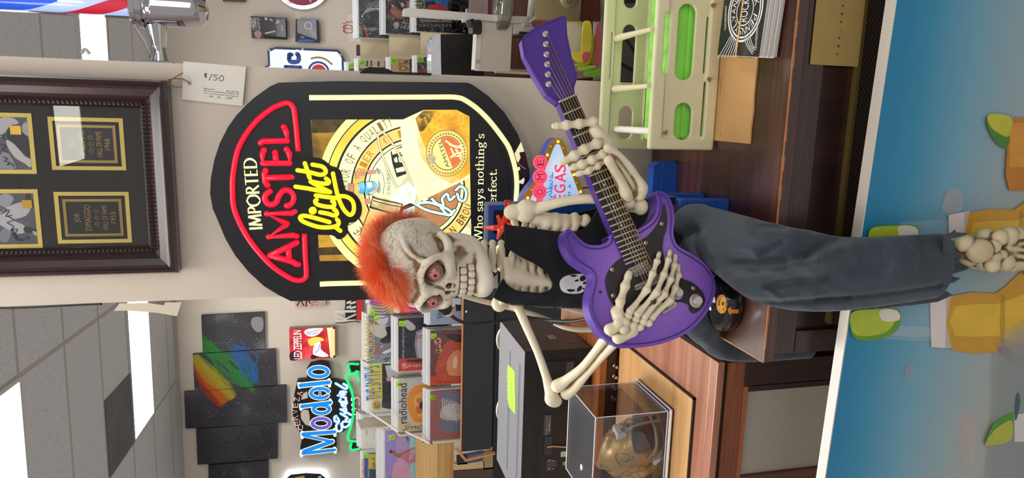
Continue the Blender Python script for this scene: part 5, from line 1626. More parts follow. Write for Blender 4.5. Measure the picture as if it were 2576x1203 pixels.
limb('upper_arm',[(zW(Z3,[(190,880,1.09),(300,870,1.085),(480,820,1.07),(700,775,1.06),(940,760,1.05),(1200,790,1.045),(1380,830,1.04)]),[.0150,.0110,.0085,.0080,.0078,.0085,.012])],
     balls=[(zW(Z3,[(60,910,1.10)])[0],(.014,.015,.018)),(zW(Z3,[(210,850,1.088)])[0],(.013,.014,.015)),(zW(Z3,[(190,960,1.088)])[0],(.011,.013,.013)),(zW(Z3,[(1480,850,1.03)])[0],(.014,.012,.012)),(zW(Z3,[(1330,800,1.03)])[0],(.012,.012,.012))])
limb('forearm',[(zW(Z3,[(1110,190,1.005),(1180,230,1.006),(1330,370,1.01),(1430,520,1.015),(1490,640,1.015),(1470,720,1.02)]),[.0075,.0062,.0058,.0068,.0105,.0095]),
                 (zW(Z3,[(1120,330,1.0),(1170,420,1.002),(1260,560,1.008),(1310,690,1.015),(1330,740,1.02)]),[.0080,.0068,.0070,.0102,.0095]),(zW(Z3,[(1150,300,1.008),(1240,440,1.012),(1330,570,1.016),(1400,680,1.022)]),[.007,.0078,.0088,.009])],k=.003,gain=2.2)
# ---- guitar
GF=wallframe(0,20,0,0);_g=W(1610,760,.965);GF=Frame(_g,GF.U,GF.V)
def gpx(Z,pts,h=0.0): return GF.pxs(zz(*Z,pts),h)
def GP(x,y,h=0.0): return GF.p(*GF.px(x,y,h),h)
def guitar():
    t=empty('electric_guitar',GP(1610,760),'purple toy electric guitar with black pickguard held by the skeleton','guitar')
    m,nt,bs=nodes('purple_burst')
    c0=GP(1640,690)
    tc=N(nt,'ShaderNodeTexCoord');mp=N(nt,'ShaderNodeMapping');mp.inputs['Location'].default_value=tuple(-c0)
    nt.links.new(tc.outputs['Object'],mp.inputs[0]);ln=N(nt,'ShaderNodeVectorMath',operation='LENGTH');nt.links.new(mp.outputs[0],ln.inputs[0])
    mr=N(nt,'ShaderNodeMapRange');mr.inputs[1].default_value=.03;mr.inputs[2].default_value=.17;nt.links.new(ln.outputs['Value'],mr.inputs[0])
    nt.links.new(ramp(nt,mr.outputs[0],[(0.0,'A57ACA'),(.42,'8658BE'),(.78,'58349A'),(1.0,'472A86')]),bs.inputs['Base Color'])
    bs.inputs['Roughness'].default_value=.38
    dark=mat('43277E',.4);pur=mat('4E2E8E',.42,var=.05,scale=30)
    body=[(600,276),(578,296),(565,345),(582,420),(632,500),(700,552),(760,592),(778,640),(766,700),(748,780),(752,870),(788,960),(860,1060),(930,1110),(990,1132),(1150,1128),(1330,1086),(1480,1008),(1600,880),(1652,760),(1660,680),(1640,600),(1580,520),(1480,450),(1390,395),(1358,310),(1366,190),(1342,75),(1292,12),(1250,0),(1226,14),(1242,80),(1234,150),(1200,212),(1140,258),(1085,285),(1040,262),(900,322),(893,350),(876,374),(820,392),(740,386),(676,340),(634,290)]
    q=[tuple(p) for p in smooth_path(gpx(Z5,body),3,True)]
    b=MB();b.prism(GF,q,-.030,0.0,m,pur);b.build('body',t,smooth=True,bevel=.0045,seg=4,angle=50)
    # moulded bead that follows the outline
    q2=np.array(gpx(Z5,body));cen=q2.mean(0)
    P=np.array([np.array(p) for p in smooth_path(q2,3,True)]);L=len(P);ins=[]
    for i in range(L):
        d=P[(i+1) % L]-P[i-1];d /= np.linalg.norm(d);ins.append(P[i]+np.array([d[1],-d[0]])*.0058*(-1))
    ar=sum(P[i][0]*P[(i+1) % L][1]-P[(i+1) % L][0]*P[i][1] for i in range(L))
    if ar < 0: ins=[P[i]-(ins[i]-P[i]) for i in range(L)]
    b=MB();b.tube([GF.p(*p,.0002) for p in ins],.0012,dark,6,closed=True);b.build('edge_bead',t,smooth=True)
    pg=[(1285,95),(1308,180),(1305,270),(1282,350),(1278,430),(1300,520),(1350,590),(1420,635),(1500,670),(1565,735),(1582,800),(1545,860),(1500,885),(1472,862),(1462,822),(1400,802),(1330,812),(1250,860),(1100,890),(960,850),(900,790),(868,690),(870,620),(900,560),(950,505),(990,478),(1110,368),(1180,318),(1240,240),(1270,170)]
    b=MB();b.prism(GF,[tuple(p) for p in smooth_path(gpx(Z5,pg),4,True)],.0004,.0022,mat('2A2022',.42,var=.15,scale=50));b.build('pickguard',t,bevel=.0005)
    sv=mat('B8B0A4',.3,.8)
    for s in ((1270,240),(1155,378),(913,570),(920,757),(1497,702)):
        b=MB();b.lathe(GF.p(*gpx(Z5,[s])[0],.0021),GF.N,[(.0036,0),(.0034,.0006),(.0022,.0011),(0,.0012)],sv,16)
        b.box(GF.p(*gpx(Z5,[s])[0],.0032),(.0042,.0012,.0008),mat('4A4644',.5),np.stack([GF.U,GF.V,GF.N],1));b.build('screw',t,smooth=True)
    for s,r in (((1515,795),.0092),((1378,738),.0090)):
        b=MB();o=GF.p(*gpx(Z5,[s])[0],.002)
        b.lathe(o,GF.N,[(r*1.25,0),(r*1.2,.001),(r*.95,.0016),(r*.9,.0075),(r*.72,.0095),(r*.62,.0092),(0,.0092)],mat('BDB4B4',.35,.3),28)
        b.lathe(o,GF.N,[(r*.66,.0093),(r*.64,.0099),(0,.0100)],mat('C9C0BE',.5),20);b.build('knob',t,smooth=True)
    b=MB();b.disc(GF,gpx(Z5,[(830,732)])[0],.0024,mat('241436',.6),.0012,14);b.build('strap_hole',t)
    # neck and head
    nl0,nr0,nl1,nr1=[np.array(GF.px(x,y)) for x,y in ((1403,260),(1447,241),(1572,672),(1625,651))]
    neckp=[nl0,nr0,nr1,nl1]
    b=MB();b.prism(GF,[tuple(p) for p in neckp],-.014,.0042,pur)
    b.build('neck',t,bevel=.003,seg=3)
    fb=wood('1A1212','241A1A','2E2222',1.5,'z',.4)
    b=MB();ins_=.0012
    dn=(nr0-nl0)/np.linalg.norm(nr0-nl0)*ins_
    b.prism(GF,[tuple(nl0+dn),tuple(nr0-dn),tuple(nr1-dn),tuple(nl1+dn)],.0042,.0058,fb);fbo=b.build('fretboard',t)
    Ln=1.0
    iv=mat('CFC6B2',.4,.2);pos=[]
    for k in range(1,23):
        f=(1-2**(-k/12))/(1-2**(-22.6/12));pos.append(f)
        A,B_=nl0+(nl1-nl0)*f,nr0+(nr1-nr0)*f
        c=MB();c.tube([GF.p(*A,.0062),GF.p(*B_,.0062)],.0012 if k > 12 else .0015,iv,6);o=c.build('fret',t);
    c=MB()
    for k in (3,5,7,9,12,15):
        f=(pos[k-1]+pos[k-2])/2;A=nl0+(nl1-nl0)*f;B_=nr0+(nr1-nr0)*f;c.disc(GF,(A+B_)/2,.0022,iv,.0061,14)
    c.build('position_dot',t)
    hd=[(725,745),(640,682),(560,550),(480,400),(462,290),(482,256),(560,200),(640,160),(740,120),(772,116),(787,130),(793,250),(830,430),(866,560),(842,635),(850,690)]
    q=gpx((1150,0,2.864),hd)
    b=MB();b.prism(GF,q,-.016,.0002,pur);b.build('headstock',t,bevel=.002,seg=3)
    P=np.array(q);L=len(P);cen=P.mean(0)
    b=MB();b.tube([GF.p(*(p+(cen-p)*.05),.0004) for p in P],.0013,dark,6,closed=True);b.build('head_bead',t,smooth=True)
    b=MB();tp=gpx((1150,0,2.864),[(560,175),(600,200)]);b.tube([GF.p(*gpx((1150,0,2.864),[(558,182)])[0],-.008),GF.p(*gpx((1150,0,2.864),[(575,212)])[0],-.008)],.005,pur,10);b.build('strap_button',t,smooth=True)
    pegs=[(635,247),(638,320),(642,394),(648,465),(653,538),(657,608)]
    br=GF.px(1612,722),GF.px(1655,700)
    wire=mat('A89878',.35,.8);bw=mat('8A7048',.35,.8)
    for i,pz in enumerate(pegs):
        pq=np.array(gpx((1150,0,2.864),[pz])[0])
        b=MB();b.lathe(GF.p(*pq,.0),GF.N,[(.0052,0),(.0050,.0012),(.0034,.0018),(.0034,.006),(.0028,.0072),(0,.0074)],mat('C8C0B8',.3,.5),18);b.build('tuning_peg',t,smooth=True)
        f=(5-i+.5)/6
        n0=nl0+(nr0-nl0)*(f*.86+.07);e0=np.array(br[0])+(np.array(br[1])-np.array(br[0]))*(f*.92+.04)
        b=MB();b.tube([GF.p(*(pq+np.array([.003,0])),.004),GF.p(*n0,.0080),GF.p(*e0,.0100)],.00055 if i > 2 else .0007,wire if i > 2 else bw,6);b.build('string',t,smooth=True)
    # nut, pickups, bridge
    b=MB();b.tube([GF.p(*nl0,.0062),GF.p(*nr0,.0062)],.0018,iv,8);b.build('nut',t,smooth=True)
    for (p,q_),c_ in (((((1030,585)),(1160,520)),'A89C8C'),(((1062,610),(1192,555)),'8C8884'),(((1075,705),(1150,668)),'B4AEA8')):
        A,B_=gpx(Z5,[p,q_]);d=np.array(B_)-np.array(A);d /= np.linalg.norm(d);n_=np.array([-d[1],d[0]])*.0042
        b=MB();b.prism(GF,[tuple(np.array(A)-n_),tuple(np.array(B_)-n_),tuple(np.array(B_)+n_),tuple(np.array(A)+n_)],.0022,.0066,mat(c_,.35,.5))
        for k in range(6): b.disc(GF,np.array(A)+(np.array(B_)-np.array(A))*(k+.5)/6,.0014,mat('4A4440',.4),.0067,10)
        b.build('pickup',t,bevel=.001)
    A,B_=np.array(br[0]),np.array(br[1]);d=(B_-A)/np.linalg.norm(B_-A);n_=np.array([-d[1],d[0]])*.006
    b=MB();b.prism(GF,[tuple(A-d*.004-n_),tuple(B_+d*.004-n_),tuple(B_+d*.004+n_),tuple(A-d*.004+n_)],.0022,.0092,mat('A8A2A2',.3,.7));b.build('bridge',t,bevel=.001)
    b=MB();lp=gpx(Z5,[(1262,880),(1300,862),(1352,828),(1358,812),(1340,808),(1300,838)]);b.tube([GF.p(*p,.006) for p in lp],.0034,mat('B8B2B0',.3,.7),8,sm=4);b.build('tremolo_arm',t,smooth=True)
    return t
GUITAR=guitar()
# ---- hands
def hand_pts(Z,pts): return [GF.p(*GF.px(Z[0]+x/Z[2],Z[1]+y/Z[2],h),h) for x,y,h in pts]
def strum_hand():
    c=hand_pts(Z5,[(1160,760,.02)])[0]
    K=Clay(c-[.105,.06,.105],c+[.105,.06,.10],.0012)
    fg=[  # metacarpal base, knuckle, joint, joint, tip
        [(1045,870,.016),(1165,715,.022),(1208,600,.020),(1240,510,.015),(1256,452,.011)],
        [(1100,890,.019),(1235,735,.025),(1290,605,.023),(1322,500,.017),(1334,438,.012)],
        [(1150,905,.018),(1292,745,.024),(1338,640,.021),(1366,540,.015),(1372,470,.011)],
        [(1200,915,.014),(1335,790,.019),(1372,700,.016),(1394,610,.012),(1392,540,.009)]]
    for f in fg:
        P=hand_pts(Z5,f);r=.0053
        for a in range(4):
            mid=(P[a]+P[a+1])/2;rr=r*(1.0-.06*a)
            K.chain([P[a],P[a]+(P[a+1]-P[a])*.25,mid,P[a]+(P[a+1]-P[a])*.75,P[a+1]],[rr*1.28,rr*.92,rr*.76,rr*.9,rr*1.22 if a < 3 else rr*.8],.0012)
        for a in (1,2,3): K.ell(P[a],.0065-.0006*a,k=.0015)
    P=hand_pts(Z5,[(965,905,.012),(975,800,.017),(1010,690,.016),(1038,600,.014)])
    for a in range(3): K.chain([P[a],P[a]+(P[a+1]-P[a])*.3,(P[a]+P[a+1])/2,P[a]+(P[a+1]-P[a])*.8,P[a+1]],[.0075,.0062,.0055,.0065,.0080 if a < 2 else .0058],.0014)
    for x,y,r in ((1030,905,.0072),(1085,930,.0072),(1140,945,.0075),(1010,950,.0075),(1070,975,.007),(1180,955,.0065),(1120,985,.006),(960,960,.0075),(1000,1000,.0075)):
        K.ell(hand_pts(Z5,[(x,y,.016)])[0],(r,r*.85,r),k=.0012)
    K.chain(hand_pts(Z5,[(945,870,.010),(975,940,.010),(1060,1010,.008)]),[.009,.011,.010],.004)
    K.chain(hand_pts(Z5,[(900,1000,.008),(960,980,.010)]),[.0095,.009],.003);K.chain(hand_pts(Z5,[(960,1060,.006),(1040,1020,.008)]),[.010,.010],.003)
    K.chain(hand_pts(Z5,[(1090,860,.010),(1180,860,.010),(1250,830,.008)]),[.008,.009,.008],.004)
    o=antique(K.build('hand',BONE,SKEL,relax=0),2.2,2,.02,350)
    b=MB();p=hand_pts(Z5,[(1213,797,.026)])[0];b.lathe(p,GF.N,[(.0052,-.002),(.005,.0012),(.003,.0016),(.0026,.0004),(0,.0004)],mat('5A4630',.4,.5),16);b.build('hand_screw',SKEL,smooth=True)
strum_hand()
def fret_hand():
    ZN=(1150,0,2.864)
    c=hand_pts(Z3,[(850,200,.01)])[0]
    K=Clay(c-[.095,.07,.085],c+[.095,.06,.085],.0012)
    def fin(Z,f,r=.0052):
        P=hand_pts(Z,f)
        for a in range(len(P)-1):
            rr=r*(1-.04*a);K.chain([P[a],P[a]+(P[a+1]-P[a])*.25,(P[a]+P[a+1])/2,P[a]+(P[a+1]-P[a])*.78,P[a+1]],[rr*1.3,rr*.98,rr*.86,rr*.98,rr*1.25 if a < len(P)-2 else rr*.78],.0016)
    fin(ZN,[(1010,960,.004),(978,880,.016),(880,893,.017),(790,902,.014),(700,908,.010)],.0072)
    fin(Z3,[(1075,150,.006),(985,140,.020),(850,205,.019),(735,275,.016),(600,350,.010)],.0075)
    fin(Z3,[(1105,240,.006),(1058,262,.020),(930,325,.018),(820,372,.015),(705,412,.010)],.0070)
    fin(Z3,[(1120,310,.004),(1085,320,.016),(990,385,.015),(890,440,.012),(770,482,.008)],.0064)
    K.chain(hand_pts(Z3,[(960,0,.004),(1020,70,.004),(1080,150,.003),(1120,240,.0),(1120,320,-.002)]),[.011,.013,.013,.012,.009],.006)
    K.chain(hand_pts(Z3,[(1080,130,-.004),(1130,220,-.006),(1150,290,-.008)]),[.012,.013,.011],.006)
    # thumb behind the neck
    K.chain(hand_pts(Z3,[(1090,130,-.012),(1000,110,-.024),(900,170,-.026),(820,210,-.026)]),[.008,.0075,.0068,.0055],.003)
    for x,y in ((990,145),(1060,265)): K.ell(hand_pts(Z3,[(x,y,.021)])[0],.0078,k=.002)
    antique(K.build('hand',BONE,SKEL,relax=0),2.4,2,.02,350)
fret_hand()
# ---- vest: a front and a back panel of black cloth cut to outline and curved round the ribs
from mathutils.geometry import delaunay_2d_cdt
def cloth_panel(name,pts,Yf,m,parent,dens=.006,thick=.003,wr=.0015,sm=3,folds=None):
    F=wallframe(1.05)
    q=F.pxs(pts);q=[np.array(p) for p in smooth_path(q,sm,True)] if sm else [np.array(p) for p in q]
    P=[]
    for k in range(len(q)):
        a,b_=q[k],q[(k+1) % len(q)];n=max(1,int(np.linalg.norm(b_-a)/dens));P += [tuple(a+(b_-a)*i/n) for i in range(n)]
    P=[p for i,p in enumerate(P) if np.linalg.norm(np.array(p)-np.array(P[i-1])) > 1e-5]
    lo,hi=np.min(P,0),np.max(P,0)
    ins=[(x+.3*dens*math.sin(9*z/dens),z) for x in np.arange(lo[0]+dens/2,hi[0],dens) for z in np.arange(lo[1]+dens/2,hi[1],dens)]
    co,_,fa,_,_,_=delaunay_2d_cdt([Vector(p) for p in P+ins],[],[list(range(len(P)))],1,1e-6)
    V=[]
    for c in co:
        base=F.p(c.x,c.y)                 # keep the seen outline while bending the sheet in depth
        y=Yf(c.x,c.y)+wr*(math.sin(c.x*190+c.y*70)+.7*math.sin(c.y*150-c.x*60))
        d=base-CAM;V.append(CAM+d*(y/d[1]))
    o=meshobj(name,V,fa,[m],None,parent,True,0,None)
    s=o.modifiers.new('thick','SOLIDIFY');s.thickness=thick;s.offset=0
    return o
def cloth(c,rough=.85,key=None,sc=900,v=.25):
    k=('cloth',c,key)
    if k in MATS: return MATS[k]
    m,nt,bs=nodes('cloth')
    n=N(nt,'ShaderNodeTexNoise',Scale=sc,Detail=2.0);nt.links.new(coords(nt),n.inputs['Vector'])
    n2=N(nt,'ShaderNodeTexNoise',Scale=16.0,Detail=4.0);nt.links.new(coords(nt),n2.inputs['Vector'])
    mx=N(nt,'ShaderNodeMath',operation='MULTIPLY_ADD');mx.inputs[1].default_value=.4;nt.links.new(n.outputs[0],mx.inputs[0])
    m3=N(nt,'ShaderNodeMath',operation='MULTIPLY');m3.inputs[1].default_value=.6;nt.links.new(n2.outputs[0],m3.inputs[0]);nt.links.new(m3.outputs[0],mx.inputs[2])
    b_=np.array([int(c[i:i+2],16) for i in (0,2,4)])
    nt.links.new(ramp(nt,mx.outputs[0],[(.3,tuple(b_*(1-v))),(.7,tuple(np.minimum(b_*(1+v),255)))]),bs.inputs['Base Color'])
    bs.inputs['Roughness'].default_value=rough;bs.inputs['Specular IOR Level'].default_value=.2;bs.inputs['Sheen Weight'].default_value=.15
    bump(nt,bs,n.outputs[0],.25,.0006)
    MATS[k]=m
    return m
BLK=cloth('1B1C20')
_xc=float(W(1380,655,1.08)[0]);
def yfront(x,z): return 1.118-.052*math.sqrt(max(0.0,1-min(1.0,abs((x-_xc)/.098))**2.4))
def yback(x,z): return 1.150+.045*math.sqrt(max(0.0,1-min(1.0,abs((x-_xc)/.11))**2))
front=[(1270,562),(1276,566),(1330,573),(1380,580),(1419,584),(1448,582),(1470,574),(1486,556),(1500,530),(1530,512),(1580,504),(1640,500),(1730,500),(1760,560),(1760,640),(1745,720),(1700,780),(1600,782),(1475,776),(1400,774),(1345,771),(1298,768),(1270,762),(1246,752),(1241,744),(1250,728),(1262,706),(1268,702),(1274,714),(1296,730),(1326,735),(1358,738),(1382,731),(1390,717),(1384,702),(1374,686),(1352,668),(1325,654),(1296,638),(1272,618),(1268,590)]
VEST=cloth_panel('vest',front,yfront,BLK,SKEL,sm=2)
VEST['label']='black sleeveless vest'
back=[(1262,600),(1270,560),(1350,556),(1400,545),(1460,534),(1520,520),(1600,508),(1700,505),(1740,560),(1740,720),(1690,770),(1500,770),(1400,768),(1300,764),(1260,740),(1252,700),(1256,640)]
o=cloth_panel('vest_back',back,yback,cloth('14161F',sc=400,v=.5),SKEL,sm=2)
def vest_print():
    b=MB();wt=mat('DEDCD8',.6);F=wallframe(1.0)
    bpy.context.view_layer.update()
    ev=VEST.evaluated_get(bpy.context.evaluated_depsgraph_get())
    def on(polys,m,lift):
        for pts in polys:
            P=[]
            for k in range(len(pts)):
                a,c=np.array(pts[k]),np.array(pts[(k+1) % len(pts)]);n=max(1,int(np.linalg.norm(c-a)/2.2));P += [tuple(a+(c-a)*i/n) for i in range(n)]
            lo,hi=np.min(P,0),np.max(P,0)
            ins=[(x,y) for x in np.arange(lo[0]+1.5,hi[0],4) for y in np.arange(lo[1]+1.5,hi[1],4)]
            co,_,fa,_,_,_=delaunay_2d_cdt([Vector(q) for q in P+ins],[],[list(range(len(P)))],1,1e-4)
            V=[]
            for c in co:
                d=ray(c.x,c.y);dn=d/np.linalg.norm(d);ok,loc,_,_=ev.ray_cast(Vector(CAM),Vector(dn))
                V.append((np.array(loc) if ok else W(c.x,c.y,1.07))-dn*lift)
            b.add(V,fa,m)
    Z=lambda pts: [tuple(p) for p in smooth_path(zz(*Z5,pts),3,True)]
    on([Z([(537,670),(548,640),(580,615),(640,602),(700,600),(735,604),(752,612),(756,622),(742,640),(752,660),(745,680),(752,700),(738,718),(720,720),(690,738),(640,744),(580,736),(548,712)])],wt,.0008)
    on([Z([(688,622),(705,612),(728,616),(728,634),(712,650),(692,652),(684,638)]),Z([(664,726),(666,706),(684,686),(698,690),(698,708),(684,722)]),Z([(645,652),(662,640),(680,645),(660,656)]),Z([(612,612),(640,606),(664,612),(640,622)]),Z([(612,730),(590,712),(640,712),(648,722)]),
        Z([(708,662),(730,655),(736,664),(716,676),(708,672)]),Z([(742,622),(752,620),(750,630),(740,632)]),Z([(722,690),(742,686),(742,694),(724,700)]),Z([(706,700),(722,710),(716,716),(704,708)])],mat('141418',.8),.0014)
    o=b.build('skull_print',VEST);o['label']='white printed skull motif'
vest_print()
# ---- trousers
JEANS=cloth('3C434C',.9,sc=1100,v=.16)
def squash(K,pts,rad,sy,yc=None,k=.0,op='add',sm=4):
    """a tapered limb flattened front to back"""
    P=np.array(smooth_path(pts,sm));L=len(P);R=np.interp(np.linspace(0,1,L),np.linspace(0,1,len(rad)),rad)
    Ps=(P*np.array([1,1/sy,1])).astype(np.float32);M=R.max()
    def fn(X):
        X=X*np.array([1,1/sy,1],np.float32);best=None
        for i in range(L-1):
            p,q=Ps[i],Ps[i+1];ab=q-p;t=np.clip(((X-p)@ab)/max(ab@ab,1e-12),0,1)
            d=np.linalg.norm(X-p-t[...,None]*ab,axis=-1)-(R[i]+(R[i+1]-R[i])*t);best=d if best is None else np.minimum(best,d)
        return best*sy
    K.put(fn,P.min(0)-M,P.max(0)+M,k,op)
def trousers():
    K=Clay((-.56,.74,.40),(-.10,1.22,.98),.0034)
    squash(K,[W(1738,600,1.10),W(1760,640,1.10)],[.055,.05],.8)
    leg=[W(1752,575,1.08),W(1830,612,1.0),W(1925,660,.90),W(2010,680,.872),W(2110,690,.862),W(2250,680,.862),W(2420,662,.858)]
    squash(K,leg,[.044,.052,.062,.063,.058,.055,.0505],.62,k=.02)
    # far leg slung over the side, dropping between the cabinets
    squash(K,[W(1745,760,1.10),W(1762,808,1.10),W(1785,842,1.125),np.array([-.437,1.13,.75]),np.array([-.440,1.13,.55])],[.045,.036,.028,.026,.028],.8,k=.02)
    zcut=float(W(2402,665,.83)[2])
    K.box((-.25,.85,zcut-.2),(.3,.3,.2),op='cut')
    for y_ in (602,628,655,680,705,725): K.cap(W(2408,y_,.832),W(2384,y_+4,.834),.0065,.001,op='cut')
    squash(K,[W(2300,676,.862),W(2480,662,.858)],[.040,.036],.55,op='cut')
    Z7,Z8=(1680,480,2.735),(2050,480,2.734)
    folds=[(Z7,[(100,180),(300,130),(520,135)],.006,40),(Z7,[(80,330),(200,272),(232,330),(320,452),(560,470)],-.009,22),(Z7,[(250,350),(420,430),(570,430)],.007,34),
             (Z7,[(350,595),(430,568),(600,545),(760,532),(960,500),(1030,488)],.009,24),(Z7,[(330,530),(450,492),(640,500),(800,490)],-.007,20),(Z7,[(590,205),(640,245),(800,252)],-.006,16),
             (Z7,[(640,430),(790,350)],-.003,9),(Z7,[(690,660),(740,642),(900,615),(1100,600)],-.006,20),(Z7,[(690,690),(770,745)],.004,12),(Z7,[(390,684),(560,752),(800,764),(1250,740)],-.006,12),
             (Z7,[(940,450),(1060,362),(1250,318)],-.010,22),(Z7,[(1000,560),(1150,430),(1250,420)],.006,40),(Z7,[(560,300),(720,320),(880,300)],.004,50),
             (Z8,[(485,430),(518,500),(490,545)],.0035,14),(Z8,[(605,335),(655,400)],.003,10),(Z8,[(120,640),(400,600),(700,640)],.003,36),(Z8,[(250,360),(300,480),(260,560)],-.003,22),(Z8,[(700,330),(740,420),(720,520)],-.003,20),(Z8,[(20,745),(420,715),(860,652)],-.005,9)]
    def post(V):
        d=V-CAM;zc=d@FWD;x=1288-FPX*(d@CU)/zc;y=601.5-FPX*(d@CR)/zc
        dn=d/np.linalg.norm(d,axis=1)[:,None];off=np.zeros(len(V))
        for Z,pts,amp,wd_ in folds:
            P=np.array([p for p in smooth_path(zz(*Z,pts),4)]);best=np.full(len(V),1e9)
            for i in range(len(P)-1):
                ab=P[i+1]-P[i];t=np.clip(((x-P[i][0])*ab[0]+(y-P[i][1])*ab[1])/max(ab@ab,1e-9),0,1);best=np.minimum(best,np.hypot(x-P[i][0]-t*ab[0],y-P[i][1]-t*ab[1]))
            off += 2.6*amp*np.exp(-(best/(wd_*.6))**2)
        off += .0012*np.sin(.09*x+.05*y)+.0008*np.sin(.13*y-.08*x)
        return V-dn*off[:,None]
    o=K.build('trousers',JEANS,SKEL,relax=2,post=post);o['label']='faded charcoal trousers with torn hems'
    # torn hem
    Z8=(2050,480,2.734)
    xc=float(W(2400,660,.85)[0])
    fr=zz(*Z8,[(885,300),(935,290),(962,268),(968,286),(1050,292),(1040,304),(975,322),(930,330),(960,350),(960,400),(990,440),(1035,470),(1080,505),(1087,512),(1030,548),(960,566),(880,583),(940,590),(1000,600),(960,628),(900,642),(880,646)])
    f1=cloth_panel('trouser_hem',fr,lambda x,z: .859-.0318*math.sqrt(max(0,1-min(1,abs((x-xc)/.052))**2)),JEANS,SKEL,sm=0,wr=.0008,dens=.007,thick=.0018)
    bk=zz(*Z8,[(420,705),(640,690),(865,648),(842,692),(892,684),(945,718),(880,748),(840,765),(640,790),(420,808)])
    cloth_panel('trouser_hem',bk,lambda x,z: .872,JEANS,SKEL,sm=0,wr=.0012,dens=.008,thick=.0018)
trousers()
# ---- foot
def foot():
    Zf=(2380,540,6.684)
    c=W(2520,625,.84);K=Clay(c-[.055,.05,.085],c+[.055,.045,.135],.0013)
    P=lambda x,y,Y: W(Zf[0]+x/Zf[2],Zf[1]+y/Zf[2],Y)
    K.chain([P(-150,690,.858),P(150,610,.852),P(350,600,.846)],[.013,.016,.018],.006)
    K.ell(P(300,480,.835),(.014,.014,.014),k=.006);K.ell(P(380,760,.84),(.010,.012,.012),k=.006)
    K.ell(P(560,610,.822),(.019,.016,.021),k=.004);K.ell(P(640,800,.835),(.014,.012,.012),k=.004);K.ell(P(650,400,.835),(.016,.012,.016),k=.004)
    K.ell(P(560,620,.86),(.030,.024,.035),k=.008)
    for x,y,r,dz in ((800,530,.0115,0),(830,720,.0095,0),(930,680,.009,0),(900,390,.013,0),(1040,360,.0155,0),(1180,330,.012,0),(780,850,.012,0),(1000,800,.014,0),(1130,850,.010,0),(1220,830,.011,0),(1060,560,.012,.004),(1010,470,.011,.003)):
        K.ell(P(x,y,.818+dz),(r,r*.8,r),k=.0025)
    for j,(y0,y1) in enumerate(((380,330),(480,470),(560,590),(660,720),(790,850))):
        K.chain([P(1000,y0,.822),P(1250,(y0+y1)/2,.815),P(1500,y1,.806),P(1750,y1+10*(j-2),.796)],[.0105,.0072,.0070,.0098],.0035,sm=3)
        K.chain([P(1750,y1,.794),P(1880,y1+14*(j-2),.786),P(2000,y1+20*(j-2),.78)],[.0085,.0062,.0066],.003)
    K.ell(P(1150,600,.85),(.036,.022,.06),k=.008)
    antique(K.build('foot',bone_mat('B6A482','CBB996','4E3820',0,'shaded_footbone'),SKEL,relax=0),3.0,3,.04,700)  # bone colours darkened here to stand in for weaker light low down
foot()
# ---- black lead from the cheek, pale stand rods behind
def cords():
    b=MB();bk=mat('151417',.55)
    b.tube([W(1126,775,1.06),W(1128,784,1.062),W(1140,798,1.08),W(1165,811,1.12),W(1200,814,1.16),W(1270,806,1.2),W(1320,800,1.2),W(1380,806,1.18),W(1440,808,1.12),W(1500,796,1.06)],.0030,bk,10,sm=6)
    b.tube([W(1116,772,1.055),W(1124,780,1.06)],.0105,bk,14)
    o=b.build('microphone_lead',SKEL,smooth=True);o['label']='black microphone lead'
    b=MB();b.tube([W(1124,780,1.06),W(1131,790,1.068)],[.0075,.0062],mat('B9A46A',.35,.7),14);b.tube([W(1127,783,1.0625),W(1128,785,1.064)],.0082,mat('E6DCC0',.4),14);b.build('lead_collar',SKEL,smooth=True)
    pale=mat('C8BAA4',.6,var=.15,scale=80)
    for pts,r in (([(1165,745,1.2),(1210,757,1.2),(1290,776,1.2),(1350,794,1.2),(1388,807,1.2)],[.004,.0048,.0052,.005,.0035]),
                   ([(1392,816,1.17),(1420,824,1.16),(1455,829,1.15),(1495,828,1.14)],[.002,.0045,.0055,.006]),([(1405,773,1.13),(1440,778,1.13),(1490,788,1.13)],[.0015,.005,.007])):
        b=MB();b.tube([W(*p) for p in pts],r,pale,12,sm=5);b.build('pale_rod',SKEL,smooth=True)
cords()
